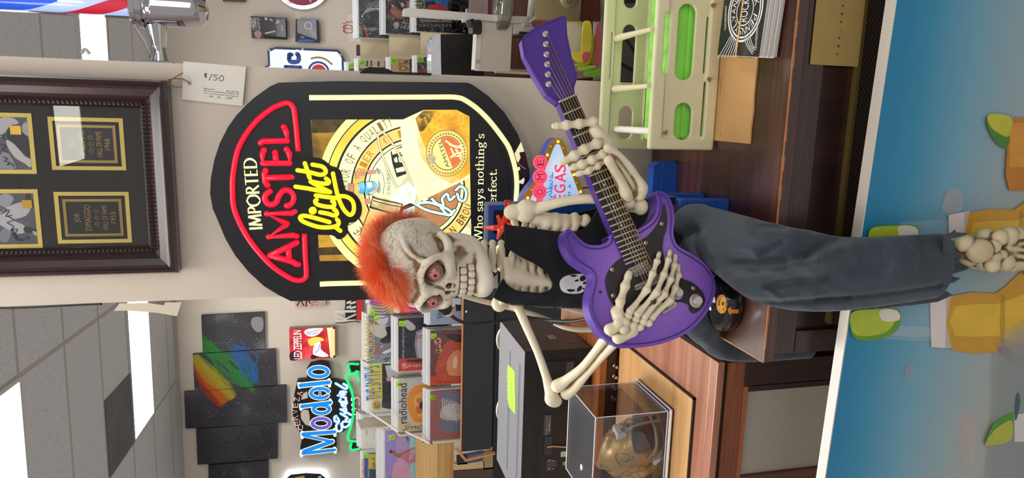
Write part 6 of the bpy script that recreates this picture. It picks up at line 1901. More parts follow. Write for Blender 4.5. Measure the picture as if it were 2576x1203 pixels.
# ================================================================== small things round the skeleton on the cabinet
def try_me_base():
    c=onz(1874,772,ZT);c[1] += .046
    t=empty('speaker_base',(c[0],c[1],ZT),'glossy black rounded base with an orange press-here sticker beside the trouser leg','base')
    K=Clay(c+[-.085,-.075,-.004],c+[.085,.075,.09],.0022)
    K.ell(c+[0,0,.012],(.054,.046,.046));K.cap(c+[-.03,0,.016],c+[.03,0,.016],.022,k=.02);K.box(c+[0,0,-.05],(.2,.2,.0505),op='cut')
    sh=K.build('shell',mat('0E0E11',.10,coat=1.0),t,relax=2)
    b=MB();F=wallframe(1.0);Z7=(1680,480,2.735)
    def onto(pts,m,lift):
        q=zz(*Z7,pts);P=[]
        for k in range(len(q)):
            a,d=np.array(q[k]),np.array(q[(k+1) % len(q)]);n=max(1,int(np.linalg.norm(d-a)/3));P += [tuple(a+(d-a)*i/n) for i in range(n)]
        co,_,fa,_,_,_=delaunay_2d_cdt([Vector(p) for p in P],[],[list(range(len(P)))],1,1e-4);V=[]
        for p in co:
            d=ray(p.x,p.y);d /= np.linalg.norm(d);h,nn=surf_hit(sh,CAM,d)
            V.append((h if h is not None else W(p.x,p.y,c[1]-.05))-d*lift)
        b.add(V,fa,m)
    yel=mat('F0B428',.35);og=mat('EE8A22',.35);k_=mat('2A1A10',.5)
    onto([(370+ (36*math.cos(a)),780+66*math.sin(a)) for a in np.linspace(0,2*PI,26)[:-1]],og,.0006)
    onto([(382+26*math.cos(a),785+56*math.sin(a)) for a in np.linspace(0,2*PI,26)[:-1]],yel,.0009)
    onto([(378+7*math.cos(a),778+12*math.sin(a)) for a in np.linspace(0,2*PI,14)[:-1]],k_,.0012)
    onto([(412,815),(428,800),(438,808),(434,818),(488,816),(484,846),(436,842),(430,855),(420,845)],og,.0006)
    for s in ([(392,768),(406,766)],[(399,768),(399,790)],[(392,795),(408,793),(405,803),(394,803)],[(395,803),(408,812)],[(385,822),(378,830)],[(385,812),(380,812)],[(392,830),(400,822)],[(376,815),(388,818)]):
        for i in range(len(s)-1):
            a,d=np.array(s[i]),np.array(s[i+1]);n_=d-a;n_=np.array([-n_[1],n_[0]])/np.linalg.norm(n_)*1.4;onto([tuple(a+n_),tuple(d+n_),tuple(d-n_),tuple(a-n_)],k_,.0013)
    o=b.build('sticker',t);o['label']='round orange and yellow sticker with an arrow'
try_me_base()
# ---- the lit casino-style welcome sign
def vegas_sign():
    Yv=PY-.098
    F=wallframe(Yv,0)
    t=empty('welcome_sign',W(1400,500,Yv),'small lit diamond-shaped Las Vegas welcome sign beside the raised arm','lit sign')
    P=lambda pts: zf(F,*Z3,pts)
    out=[(545,82),(590,95),(620,125),(660,240),(745,430),(840,690),(860,800),(800,900),(640,1000),(420,1010),(230,960),(150,860),(165,750),(220,650),(290,560),(400,290),(460,150),(500,100)]
    q=[tuple(p) for p in smooth_path(P(out),3,True)]
    b=MB();b.prism(F,q,-.040,-.004,mat('5560C8',.4));b.prism(F,q,-.004,0.0,mat('B98A22',.45,var=.1,scale=60));b.build('housing',t,bevel=.001)
    inn=[(545,150),(575,160),(610,260),(700,470),(770,660),(800,760),(760,860),(620,940),(420,950),(260,900),(220,830),(250,740),(330,600),(430,370),(510,170)]
    m,nt,bs=nodes('blue_white_lamp');tc=coords(nt);n=N(nt,'ShaderNodeTexNoise',Scale=14.0);nt.links.new(tc,n.inputs['Vector']);cc=ramp(nt,n.outputs[0],[(.3,'A8C8F4'),(.6,'D4E4FC'),(.8,'F4F6FF')])
    nt.links.new(cc,bs.inputs['Base Color']);nt.links.new(cc,bs.inputs['Emission Color']);bs.inputs['Emission Strength'].default_value=.5
    b=MB();b.poly(F,[tuple(p) for p in smooth_path(P(inn),3,True)],m,.0006);b.build('face',t)
    pk_=glow('F0506A',.9);b=MB()
    for x,y in ((348,350),(345,510),(340,680),(338,850)):
        b.prism(F,[(c[0],c[1]) for c in [np.array(P([(x,y)])[0])+np.array([math.cos(a),math.sin(a)])*.0150 for a in np.linspace(0,2*PI,25)[:-1]]],.0007,.005,pk_)
    b.rect(F,*P([(375,850)])[0],*P([(315,350)])[0],pk_,.0045)
    rd=mat('C8203C',.4)
    for ch,x,y in (('E',348,350),('M',345,510),('O',340,680),('C',338,850)):
        c=np.array(P([(x,y)])[0]);b.text(F,ch,c-[.0062,.007],c+[.0062,.007],rd,.0054)
        b.ring(F,c,.0105,.0115,rd,.0054,28)
    b.build('name_disc',t)
    b=MB();rl=glow('E03A58',.8);bl=glow('2E7AC8',.6)
    def up(s,p0,p1,pu,m_):
        q0,q1,q2=[np.array(v) for v in P([p0,p1,pu])];
        for k in (-1,0,1): b.text(F,s,q0+[.0006*k,.0003*k],q1+[.0006*k,.0003*k],m_,.0012+.00002*k,up=q2-q0)
    up('S',(636,460),(636,375),(512,460),rl);up('A',(636,570),(636,470),(512,570),rl);up('G',(632,690),(632,600),(508,690),rl);up('E',(632,790),(632,712),(508,790),rl);up('V',(632,890),(632,800),(508,890),rl)
    up('A',(692,640),(692,598),(668,640),bl);up('D',(690,725),(690,680),(660,725),bl);up('A',(690,790),(690,745),(660,790),bl);up('V',(690,840),(690,800),(660,840),bl)
    for s in ([(440,770),(500,755),(520,735),(470,740)],[(480,735),(452,715),(480,690),(470,672)],[(430,690),(486,650),(420,640)],[(484,640),(455,620),(480,600),(488,622),(460,630)],[(455,590),(484,585),(484,560),(455,555)],[(470,530),(490,520),(478,500),(455,510)],[(490,500),(488,462)]):
        b.stroke(F,P(s),.0018,bl,.0012,n=4)
    o=b.build('lettering',t)
    for x,y,on in ((475,172,0),(552,118,1),(612,192,0),(432,268,1),(668,330,0),(728,488,1),(765,582,0),(803,680,1),(212,748,1),(255,655,0),(380,400,0),(330,500,1)):
        b=MB();p=np.array(P([(x,y)])[0]);b.ball(F.p(*p,.0005),.0028,glow('FFD84A',3.0) if on else mat('D8B860',.3),10,(1,1,1));b.build('bulb',t,smooth=True)
    b=MB();b.tube([F.p(*P([(810,655)])[0],-.02),F.p(*P([(880,642)])[0],-.012),F.p(*P([(1000,640)])[0],-.02),F.p(*P([(1300,650)])[0],-.03)],.0016,mat('17161A',.5),6,sm=4);b.build('cord',t,smooth=True)
vegas_sign()
# ---- blue plastic chair the figure leans on
def blue_chair():
    Yb=1.225;bl=mat('1E4C9E',.32,var=.06,scale=20);dkb=mat('1A2330',.5);gr=mat('7A8CA6',.4)
    F=wallframe(Yb)
    t=empty('toy_chair',(-.14,1.2,ZT),'blue plastic child chair behind the skeleton with a dark grip slot','chair')
    z_seat=float(W(1722,450,1.24)[2])
    p0=F.px(1660,620);p1=F.px(1221,508);p2=F.px(1221,617)
    x0,x1,zt=p2[0],p1[0],p1[1]
    g0=F.px(1270,587);g1=F.px(1244,531)
    b=MB()
    b.frame(F,[(x0,ZT+.10),(x1,ZT+.10),(x1,zt),(x0,zt)],[(g0[0],g0[1]),(g1[0],g0[1]),(g1[0],g1[1]),(g0[0],g1[1])],-.012,0.0,bl)
    b.build('backrest',t,bevel=.003)
    b=MB();b.frame(F,[(x0,ZT+.10),(x1,ZT+.10),(x1,zt),(x0,zt)],[(x0+.006,ZT+.106),(x1-.006,ZT+.106),(x1-.006,zt-.006),(x0+.006,zt-.006)],0,.0012,gr);b.build('moulded_rim',t)
    b=MB();b.rect(F,g0[0]-.004,g0[1]-.004,g1[0]+.004,g1[1]+.004,dkb,-.0125);b.build('grip_slot',t)
    b=MB();b.box2((x0-.02,1.10,ZT+.09),(x1+.02,Yb,ZT+.108),bl);b.build('seat',t,bevel=.004)
    for x in (x0-.006,x1+.006):
        for y in (1.12,1.21): MB().box2((x-.012,y-.012,ZT+.0002),(x+.012,y+.012,ZT+.091),bl).build('leg',t,bevel=.003)
    return t
blue_chair()
def blue_caddy():
    c0=onz(1716,455,ZT);Yc=1.345
    F=wallframe(Yc);bl=mat('1D52B4',.30,var=.05,scale=20)
    a0=F.px(1716,505)[0];a1=F.px(1640,402)[0];zt=F.px(1629,440)[1]
    t=empty('plastic_block',(.5*(a0+a1),Yc,ZT),'rounded blue plastic block standing on the cabinet by the column','plastic block')
    q=[(a0,ZT+.0003),(a1-.008,ZT+.0003),(a1,ZT+.008),(a1-.003,zt-.010),(a1-.012,zt),(a0+.012,zt),(a0+.003,zt-.010),(a0,ZT+.010)]
    b=MB();b.prism(F,q,0,.028,bl);b.build('body',t,bevel=.011,seg=4,smooth=True)
    b=MB();b.fbox(F,a0-.05,a0+.02,ZT+.0004,ZT+.05,.002,.024,bl);b.fbox(F,a0+.004,a1-.004,ZT+.032,ZT+.034,.027,.0286,mat('173E8C',.35));b.build('step',t,bevel=.004,seg=3)
blue_caddy()
# ---- red star-shaped light behind the shoulder
def red_star():
    Yr=1.17;F=wallframe(Yr);c=np.array(F.px(1262,572));m,nt,bs=nodes('red_translucent');bs.inputs['Base Color'].default_value=(*lin('D8321A'),1);bs.inputs['Roughness'].default_value=.15;bs.inputs['Subsurface Weight'].default_value=.3;bs.inputs['Subsurface Scale'].default_value=.01;bs.inputs['Coat Weight'].default_value=.6
    bs.inputs['Emission Color'].default_value=(*lin('E8401C'),1);bs.inputs['Emission Strength'].default_value=.22
    t=empty('star_ornament',F.p(*c),'translucent red spiked plastic star behind the vest shoulder','ornament')
    b=MB();tips=[(1216,572),(1252,545),(1252,598),(1300,560),(1300,590),(1279,512)]
    for x,y in tips:
        p=np.array(F.px(x,y));b.tube([F.p(*c,0),F.p(*((c+p)/2),.004),F.p(*p,.002)],[.0065,.0052,.0024],m,5)
        b.ball(F.p(*p,.002),.0032,m,8)
    b.ball(F.p(*c,.002),.0065,m,12);b.build('spikes',t)
    b=MB();q=F.px(1272,540);b.prism(F,[(q[0]-.024,q[1]-.012),(q[0]+.024,q[1]-.012),(q[0]+.024,q[1]-.002),(q[0]-.024,q[1]-.002)],-.02,-.012,mat('A8301E',.3));b.build('mount',t)
red_star()
# ================================================================== the right of the picture: racks, flyers, glass pole
def cream_rack():
    cm=mat('E2DAB2',.45,var=.04,scale=25)
    t=empty('slotted_rack',(.2,1.25,ZT),'cream plastic slotted rack of two matching rails on the cabinet beside the column','plastic rack')
    Y1=float(onz(1795,378,ZT+.004)[1])
    F1=wallframe(Y1)
    Zr=(1600,0,2.864)
    def panel(F,pts_out,holes,name,th=.012):
        """plate with rounded slots, cut as a clay slab would be"""
        q=F.pxs(pts_out);x0=min(p[0] for p in q);x1=.62;z0=min(p[1] for p in q);z1=max(p[1] for p in q)
        K=Clay(F.p(x0-.006,z0-.006,-th-.006),F.p(x1+.006,z1+.006,.006),.0017) if False else None
        lo=np.minimum(F.p(x0-.006,z0-.006,-th-.006),F.p(x1+.006,z1+.006,.006));hi=np.maximum(F.p(x0-.006,z0-.006,-th-.006),F.p(x1+.006,z1+.006,.006))
        K=Clay(lo,hi,.0019)
        K.box(F.p((x0+x1)/2,(z0+z1)/2,-th/2),((x1-x0)/2,th/2,(z1-z0)/2),rr=.004)
        K.box(F.p((x0+x1)/2,(z0+z1)/2,-th/2+.004),((x1-x0)/2-.02,th/2,(z1-z0)/2*.62),rr=.003,op='cut')
        K.box(F.p((x0+x1)/2,(z0+z1)/2,-th/2-.002),((x1-x0)/2-.012,th/2-.003,(z1-z0)/2*.8),rr=.002)
        for h in holes:
            (ha,hb),(hc,hd)=F.px(*h[0]),F.px(*h[1]);a0,a1=min(ha,hc),max(ha,hc);b0,b1=min(hb,hd),max(hb,hd)
            r=min((b1-b0),(a1-a0))/2
            K.box(F.p((a0+a1)/2,(b0+b1)/2,-th/2),((a1-a0)/2,.03,(b1-b0)/2),rr=r*.97,op='cut')
        return K,(x0,z0,z1)
    K,(x0,z0,z1)=panel(F1,[(1637,376),(1795,378),(1800,0),(1655,0)],[((1700,200),(1758,10)),((1697,352),(1747,260)),((1700-18,185),(1700-24,30)),((1670,330),(1675,205)),((1777,185),(1783,40)),((1770,345),(1776,205)),((1704,-40),(1762,-200))],'rail')
    K.build('rail',cm,t)
    Y2=Y1+.17;F2=wallframe(Y2)
    K,_=panel(F2,[(1507,368),(1640,376),(1655,0),(1525,0)],[((1563,222),(1605,62)),((1558,350),(1596,268)),((1572,18),(1610,-90)),((1537,200),(1540,80)),((1534,340),(1538,216)),((1622,200),(1630,80)),((1620,340),(1626,216))],'rail')
    K.build('rail',cm,t)
    # pegs and a ribbed rod that tie the two rails together
    for x,y in ((1645,72),(1636,216)):
        a=np.array(F1.p(*F1.px(x,y),-.006));b=MB();e=a.copy();e[1]=Y2-.001
        b.tube([a,(a*2+e)/3,e],[.0042,.005,.0075],cm,10);b.build('peg',t,smooth=True)
    a=np.array(F1.p(*F1.px(1640,330),-.006));e=a.copy();e[1]=Y2-.001
    b=MB();n=60;b.tube([a+(e-a)*k/n for k in range(n+1)],[.0058+.0009*(k % 2) for k in range(n+1)],mat('EDEADC',.5),12);b.build('ribbed_rod',t)
    sv=mat('B8A88C',.25,.9)
    for x,y in ((1792,14),(1782,199),(1672,332)):
        p=np.array(F1.p(*F1.px(x,y),.001));b=MB();b.lathe(p,F1.N,[(.004,0),(.004,.003),(.0025,.0036),(.0025,.008),(0,.0085)],sv,10)
        b.tube([p+F1.N*.006+F1.U*-.006,p+F1.N*.007,p+F1.N*.006+F1.V*.007],.0016,sv,8);b.build('wing_nut',t,smooth=True)
    return Y1,Y2
YR1,YR2=cream_rack()
# ---- lime green cloths folded between the rails
def lime_felt():
    m=cloth('8FE05A',.95,sc=700,v=.08);F=wallframe(YR1+.04)
    a0=F.px(1720,345)[0];t=empty('folded_cloth',(a0+.1,YR1+.05,ZT),'bright lime folded cloth seen through the cream rack slots','cloth')
    b=MB();zt=F.px(1668,100)[1]
    for k,(h0,h1) in enumerate(((0,.030),(.030,.056),(.056,None))):
        z1=ZT+.012+h1 if h1 else zt
        b.box2((a0-.004*k,YR1+.022,ZT+.004+h0),(.6,YR1+.12-.006*k,z1-.0015),m)
    b.build('folds',t,bevel=.008,seg=3,smooth=True)
lime_felt()
def cardboard():
    t=empty('cardboard_piece',(.2,1.1,ZT),'tan corrugated cardboard sheet lying under the cream rack','cardboard')
    z=ZT+.0004
    pts=[onz(x,y,ZT) for x,y in ((1890,362),(1796,364))]
    F=Frame((0,0,ZT),(1,0,0),(0,1,0))
    q=[(pts[0][0],pts[0][1]),(.64,pts[0][1]),(.64,pts[1][1]+.25),(pts[0][0]+.004,pts[1][1]+.25)]
    # worn front edge
    e=[]
    for k in range(24): e.append((q[0][0]+(q[1][0]-q[0][0])*k/24,q[0][1]+.0015*math.sin(k*2.3)))
    b=MB();b.prism(F,e+[q[1],q[2],q[3]],.0004,.0036,mat('C79A64',.8,var=.08,scale=14));b.build('sheet',t)
    b=MB();
    for x,y in ((1812,345),(1812,225)):
        p=onz(x,y,ZT+.004);b.rect(F,p[0]-.012 if y < 300 else p[0],p[1]-.0005,p[0]+.014 if y < 300 else p[0]+.009,p[1]+.0006,mat('5A4028',.8),.0037)
    b.build('slit',t)
cardboard()
def flyers():
    P=lambda x,y,z: onz(x,y,z)
    H_=.034;zt=ZT+.004+H_
    a=P(1800,165,zt);c=P(1908,138,zt)
    U=np.array([1.0,-.10,0]);U /= np.linalg.norm(U)
    V=np.array([-U[1],U[0],0])
    F=Frame((c[0],c[1],0),U,V);D=float((a-c)@F.V);Wd=.24
    t=empty('flyer_stack',c,'banded stack of printed cards with a black top card showing a winged white emblem','card stack')
    n=34
    for lo,hi,nm in ((0,n,'card'),):
        for k in range(n):
            b=MB();j=.0012*math.sin(k*2.1)+.0016*math.sin(k*.7);z=ZT+.0040+H_*k/n
            b.prism(F,[(j-.002,j),(Wd+j,j),(Wd+j,D+j),(j-.002,D+j)],z,z+H_/n*.86,mat('E6E2DC' if k % 3 else 'CFCAC4',.7) if k < n-1 else mat('1D1D20',.45));b.build(nm,t)
    b=MB();wt=mat('E4E0DA',.55);bk=mat('1D1D20',.45)
    q=lambda pts: [((onz(x,y,zt)-F.O)@F.U,(onz(x,y,zt)-F.O)@F.V) for x,y in zz(1600,0,2.864,pts)]
    cc=np.array(q([(785,75)])[0]);r=D*.40
    b.ring(F,cc,r*.93,r*1.0,wt,zt+.0002,48);b.ring(F,cc,r*.82,r*.88,wt,zt+.0002,48);b.ring(F,cc,r*.45,r*.49,wt,zt+.0002,48)
    for k,ch in enumerate('PENNSYLVANIA ROCK '):
        an=math.radians(-95-(k-9)*17+180) if False else math.radians(250-k*20)
        rad=np.array([math.cos(an),math.sin(an)]);tg=np.array([rad[1],-rad[0]]);p=cc+rad*r*.54
        if ch != ' ': b.text(F,ch,p-tg*r*.09,p+tg*r*.09,wt,zt+.0003,up=rad*r*.23)
    b.text(F,'ROCK',cc+[-r*.36,-r*.2],cc+[r*.36,r*.2],wt,zt+.0003)
    for s in range(7):
        b.stroke(F,q([(680-s*2+s*11,262+s*4),(655+s*12,310+s*8),(620+s*16,370+s*6),(590+s*24,420-s*3)]),.0016,wt,zt+.0002,n=4)
    for s in range(4): b.stroke(F,q([(780+s*14,265),(800+s*14,330),(840+s*8,390-s*14)]),.0014,wt,zt+.0002,n=3)
    for s0,s1 in (((870,360),(885,160)),((650,215),(655,40))):
        p0,p1=[np.array(v) for v in q([s0,s1])];d=p1-p0;nrm=np.array([-d[1],d[0]])/np.linalg.norm(d)
        b.text(F,'TOWN PERFORMANCE',p0,p1,wt,zt+.0002,up=nrm*.006)
    o=b.build('printed_emblem',t)
    b=MB();xb=q([(735,440)])[0][0];ru=mat('D9A86A',.6)
    y_=q([(735,300)])[0][1]
    b.fbox(F,-.004,Wd+.004,y_-.0018,y_+.0018,zt+.0004,zt+.0014,ru);b.fbox(F,-.0056,-.004,y_-.0018,y_+.0018,ZT+.004,zt+.0014,ru);b.build('rubber_band',t)
flyers()
# ---- brown table with the press behind the column
def press():
    al=mat('C9C2B8',.38,.35);al2=mat('D6D0C8',.32,.4);kn=mat('1A1A1C',.35);chrome=mat('D8D4D0',.1,1.0)
    Yp=1.95;F=wallframe(Yp)
    zb=float(W(1290,180,Yp)[2])
    t=empty('screen_press',W(1250,120,Yp),'brushed aluminium press with a square block, long arm and black knobs behind the column','press')
    Zp=(600,0,3.007);P=lambda pts: zf(F,*Zp,pts)
    b=MB();b.prism(F,P([(1838,158),(2072,178),(2055,535),(1822,525)]),-.07,0,al);b.prism(F,P([(1805,165),(1840,158),(1822,527),(1785,520)]),-.05,.004,al2);b.build('block',t,bevel=.002)
    b=MB();b.prism(F,P([(1245,70),(1290,65),(2100,130),(2180,128),(2180,170),(2080,178),(1840,158),(1245,118)]),-.02,.012,al2);b.build('arm',t,bevel=.002)
    b=MB();b.prism(F,P([(1690,145),(1720,130),(1740,140),(1735,168),(1690,170)]),-.005,.016,al2);b.build('arm_bracket',t,bevel=.001)
    b=MB();x,y=P([(1743,160)])[0];x2,y2=P([(1748,215)])[0]
    b.cyl(F.p(x,y+.004,.03),F.p(x2,y2,.03),.0115,kn,16);b.cyl(F.p(x2,y2,.03),F.p(x2+.001,y2-.026,.03),.020,kn,9);b.build('knob',t,bevel=.001)
    b=MB();x,y=P([(1742,95)])[0];b.cyl(F.p(x,y-.006,0),F.p(x,y+.008,0),.011,chrome,6);b.build('bolt',t)
    b=MB();x,y=P([(1975,118)])[0];x2,y2=P([(1975,50)])[0];b.cyl(F.p(x,y,0),F.p(x2,y2,0),.009,chrome,16);b.build('spindle',t,smooth=True)
    b=MB();x,y=P([(1990,30)])[0];b.lathe(F.p(x,y-.016,0),(0,0,1),[(.060,0),(.070,.004),(.070,.028),(.060,.030),(0,.030)],glassy(.08,'D8D8D0',.35),40)
    b.lathe(F.p(x,y-.018,0),(0,0,1),[(.066,0),(.068,.003),(0,.003)],mat('9A9890',.3,.3),40);b.build('clear_wheel',t,smooth=True)
    b=MB();x,y=P([(1972,530)])[0];b.cyl(F.p(x,y+.005,-.03),F.p(x,.80,-.03),.008,chrome,14);b.build('post',t,smooth=True)
    b=MB();c=P([(1808,465)])[0];b.ring(F,c,.0035,.0055,mat('8A847C',.3,.6),.0045,16);b.build('set_screw',t)
    # the second clamp at its side
    Zq=(1150,0,2.864);Q=lambda pts: zf(F,*Zq,pts)
    b=MB();b.prism(F,Q([(398,115),(530,120),(540,195),(520,230),(400,245)]),-.05,.002,al);b.build('clamp',t,bevel=.002)
    b=MB();b.tube([F.p(*p,.01) for p in Q([(566,-60),(562,60),(550,130),(520,165),(475,175)])],.006,chrome,8,sm=3);b.prism(F,Q([(540,-60),(572,-60),(566,90),(545,150),(475,185),(470,160),(520,130)]),-.03,.004,al2);b.build('chrome_frame',t)
    for x_,y_ in ((445,270),(480,240)):
        b=MB();x,y=Q([(x_,y_)])[0];b.cyl(F.p(x,y+.015,.004),F.p(x,y-.03,.004),.004,kn,10);b.build('thread',t)
    return t
press()
def right_table():
    wd_=wood('2E140D','451F14','5A2E20',.7,'x',.35,.3);Yt=1.88
    t=empty('side_table',(.5,2.1,0),'dark reddish wooden table standing behind the column under the press','table')
    b=MB();b.box2((PFX,Yt,.775),(1.6,2.50,.80),wd_);b.build('top',t,bevel=.002)
    for x in (PFX+.04,1.5):
        for y in (Yt+.05,2.42): MB().box2((x-.025,y-.025,0),(x+.025,y+.025,.775),wd_).build('leg',t)
    global ZCAB
    ZCAB=float(W(1240,120,2.42)[2]);t=empty('low_bookcase',(.8,2.6,0),'dark reddish wooden bookcase behind the side table, carrying the black box','bookcase');b=MB();b.box2((PFX,2.52,0),(1.6,2.9,ZCAB),wd_);b.build('body',t)
PFX=.12
right_table()
def steel_panel():
    Ys=1.80;F=wallframe(Ys);Zq=(1150,0,2.864);Q=lambda pts: zf(F,*Zq,pts)
    t=empty('steel_hopper',W(1430,60,Ys),'tarnished steel panel with a round pivot above the coloured cloths','panel')
    m=mat('A89A78',.32,.55,var=.2,scale=9);b=MB()
    b.prism(F,Q([(575,-80),(900,-80),(885,150),(570,140)]),-.02,0,m);b.prism(F,Q([(900,-80),(1045,-80),(1045,150),(885,150)]),-.03,-.004,mat('6A3A2E',.3,.3));b.build('sheet',t,bevel=.001)
    b=MB();c=Q([(805,-10)])[0];b.lathe(F.p(*c,0),F.N,[(.026,0),(.026,.002),(.022,.0035),(0,.0035)],mat('B0A48C',.3,.6),28);c2=Q([(803,12)])[0];b.ring(F,c2,.004,.006,mat('4A4438',.4),.0038,16);b.build('pivot',t,smooth=True)
    b=MB();b.prism(F,Q([(790,150),(895,155),(885,215),(795,208)]),-.012,0,mat('D8BE3A',.5));b.build('yellow_band',t)
steel_panel()
def microfibre():
    Ym=1.72;F=wallframe(Ym);Zq=(1150,0,2.864);Q=lambda pts: zf(F,*Zq,pts)
    for nm,c,pts,h in (('yellow','E2D24A',[(905,165),(955,170),(960,300),(945,400),(910,450),(845,440),(820,380),(880,370),(890,300)],.010),('pink','D0607E',[(895,390),(935,378),(944,415),(900,452)],.014),('deep yellow','C8C032',[(955,260),(985,270),(960,440),(900,475),(845,468),(900,440),(940,390)],.002),('olive','9A9A32',[(985,270),(1010,280),(990,440),(930,478),(900,470),(955,430)],-.006),('rose','C86A72',[(1005,200),(1040,180),(1040,420),(1000,500),(930,512),(985,460)],-.004),('lime','B4DC5A',[(880,480),(985,470),(1000,490),(935,505),(890,508)],-.002),('apple green','8CC83C',[(918,515),(1000,500),(1060,480),(1060,545),(925,548)],0.006)):
        b=MB();q=[tuple(p) for p in smooth_path(Q(pts),4,True)];m=cloth(c,.95,sc=500,v=.12)
        b.prism(F,q,h-.006,h,m);o=b.build('cleaning_cloth',None,True,.0025,50,3)
        tag(o,f'{nm} cleaning cloth drooping in the bunch under the steel panel' if nm not in ('lime','apple green') else f'{nm} cleaning cloth low in the bunch by the cream rack','cloth','cleaning cloths hung in a bunch')
    b=MB();b.lathe(F.p(*Q([(850,290)])[0],-.03),F.N,[(.030,0),(.045,.004),(.046,.012),(.040,.016),(.02,.018),(0,.018)],mat('CFC8B4',.4),32)
    tag(b.build('plastic_spool',None,True),'round translucent plastic spool beside the yellow cleaning cloth','spool')
microfibre()
# dark cable loops and a grey block seen through the rack
def behind_rack():
    Yc=1.66;b=MB();Zq=(1150,0,2.864)
    P=lambda x,y,dY=0: W(1150+x/2.864,y/2.864,Yc+dY)
    b.tube([P(1120,230),P(1200,270),P(1260,350),P(1310,420),P(1380,470)],.0042,mat('151416',.5),8,sm=4);b.tube([P(1100,400),P(1180,460),P(1250,500),P(1330,530)],.0042,mat('151416',.5),8,sm=4)
    tag(b.build('black_cable',None,True),'black cable looping behind the cream rack','cable')
    F=wallframe(1.76);q=lambda pts: zf(F,*Zq,pts)
    b=MB();b.prism(F,q([(1075,-60),(1420,-60),(1420,570),(1075,570)]),-.1,0,mat('6E6862',.7,var=.1,scale=8));tag(b.build('grey_carton',None,False,.003),'grey carton in the shade behind the cream rack','carton')
    b=MB();b.cyl(W(1583,-20,1.70),W(1583,4,1.70),.03,mat('1C1A1A',.4),20);tag(b.build('rubber_roller',None,True),'black rubber roller end seen through the cream rack','roller')
behind_rack()
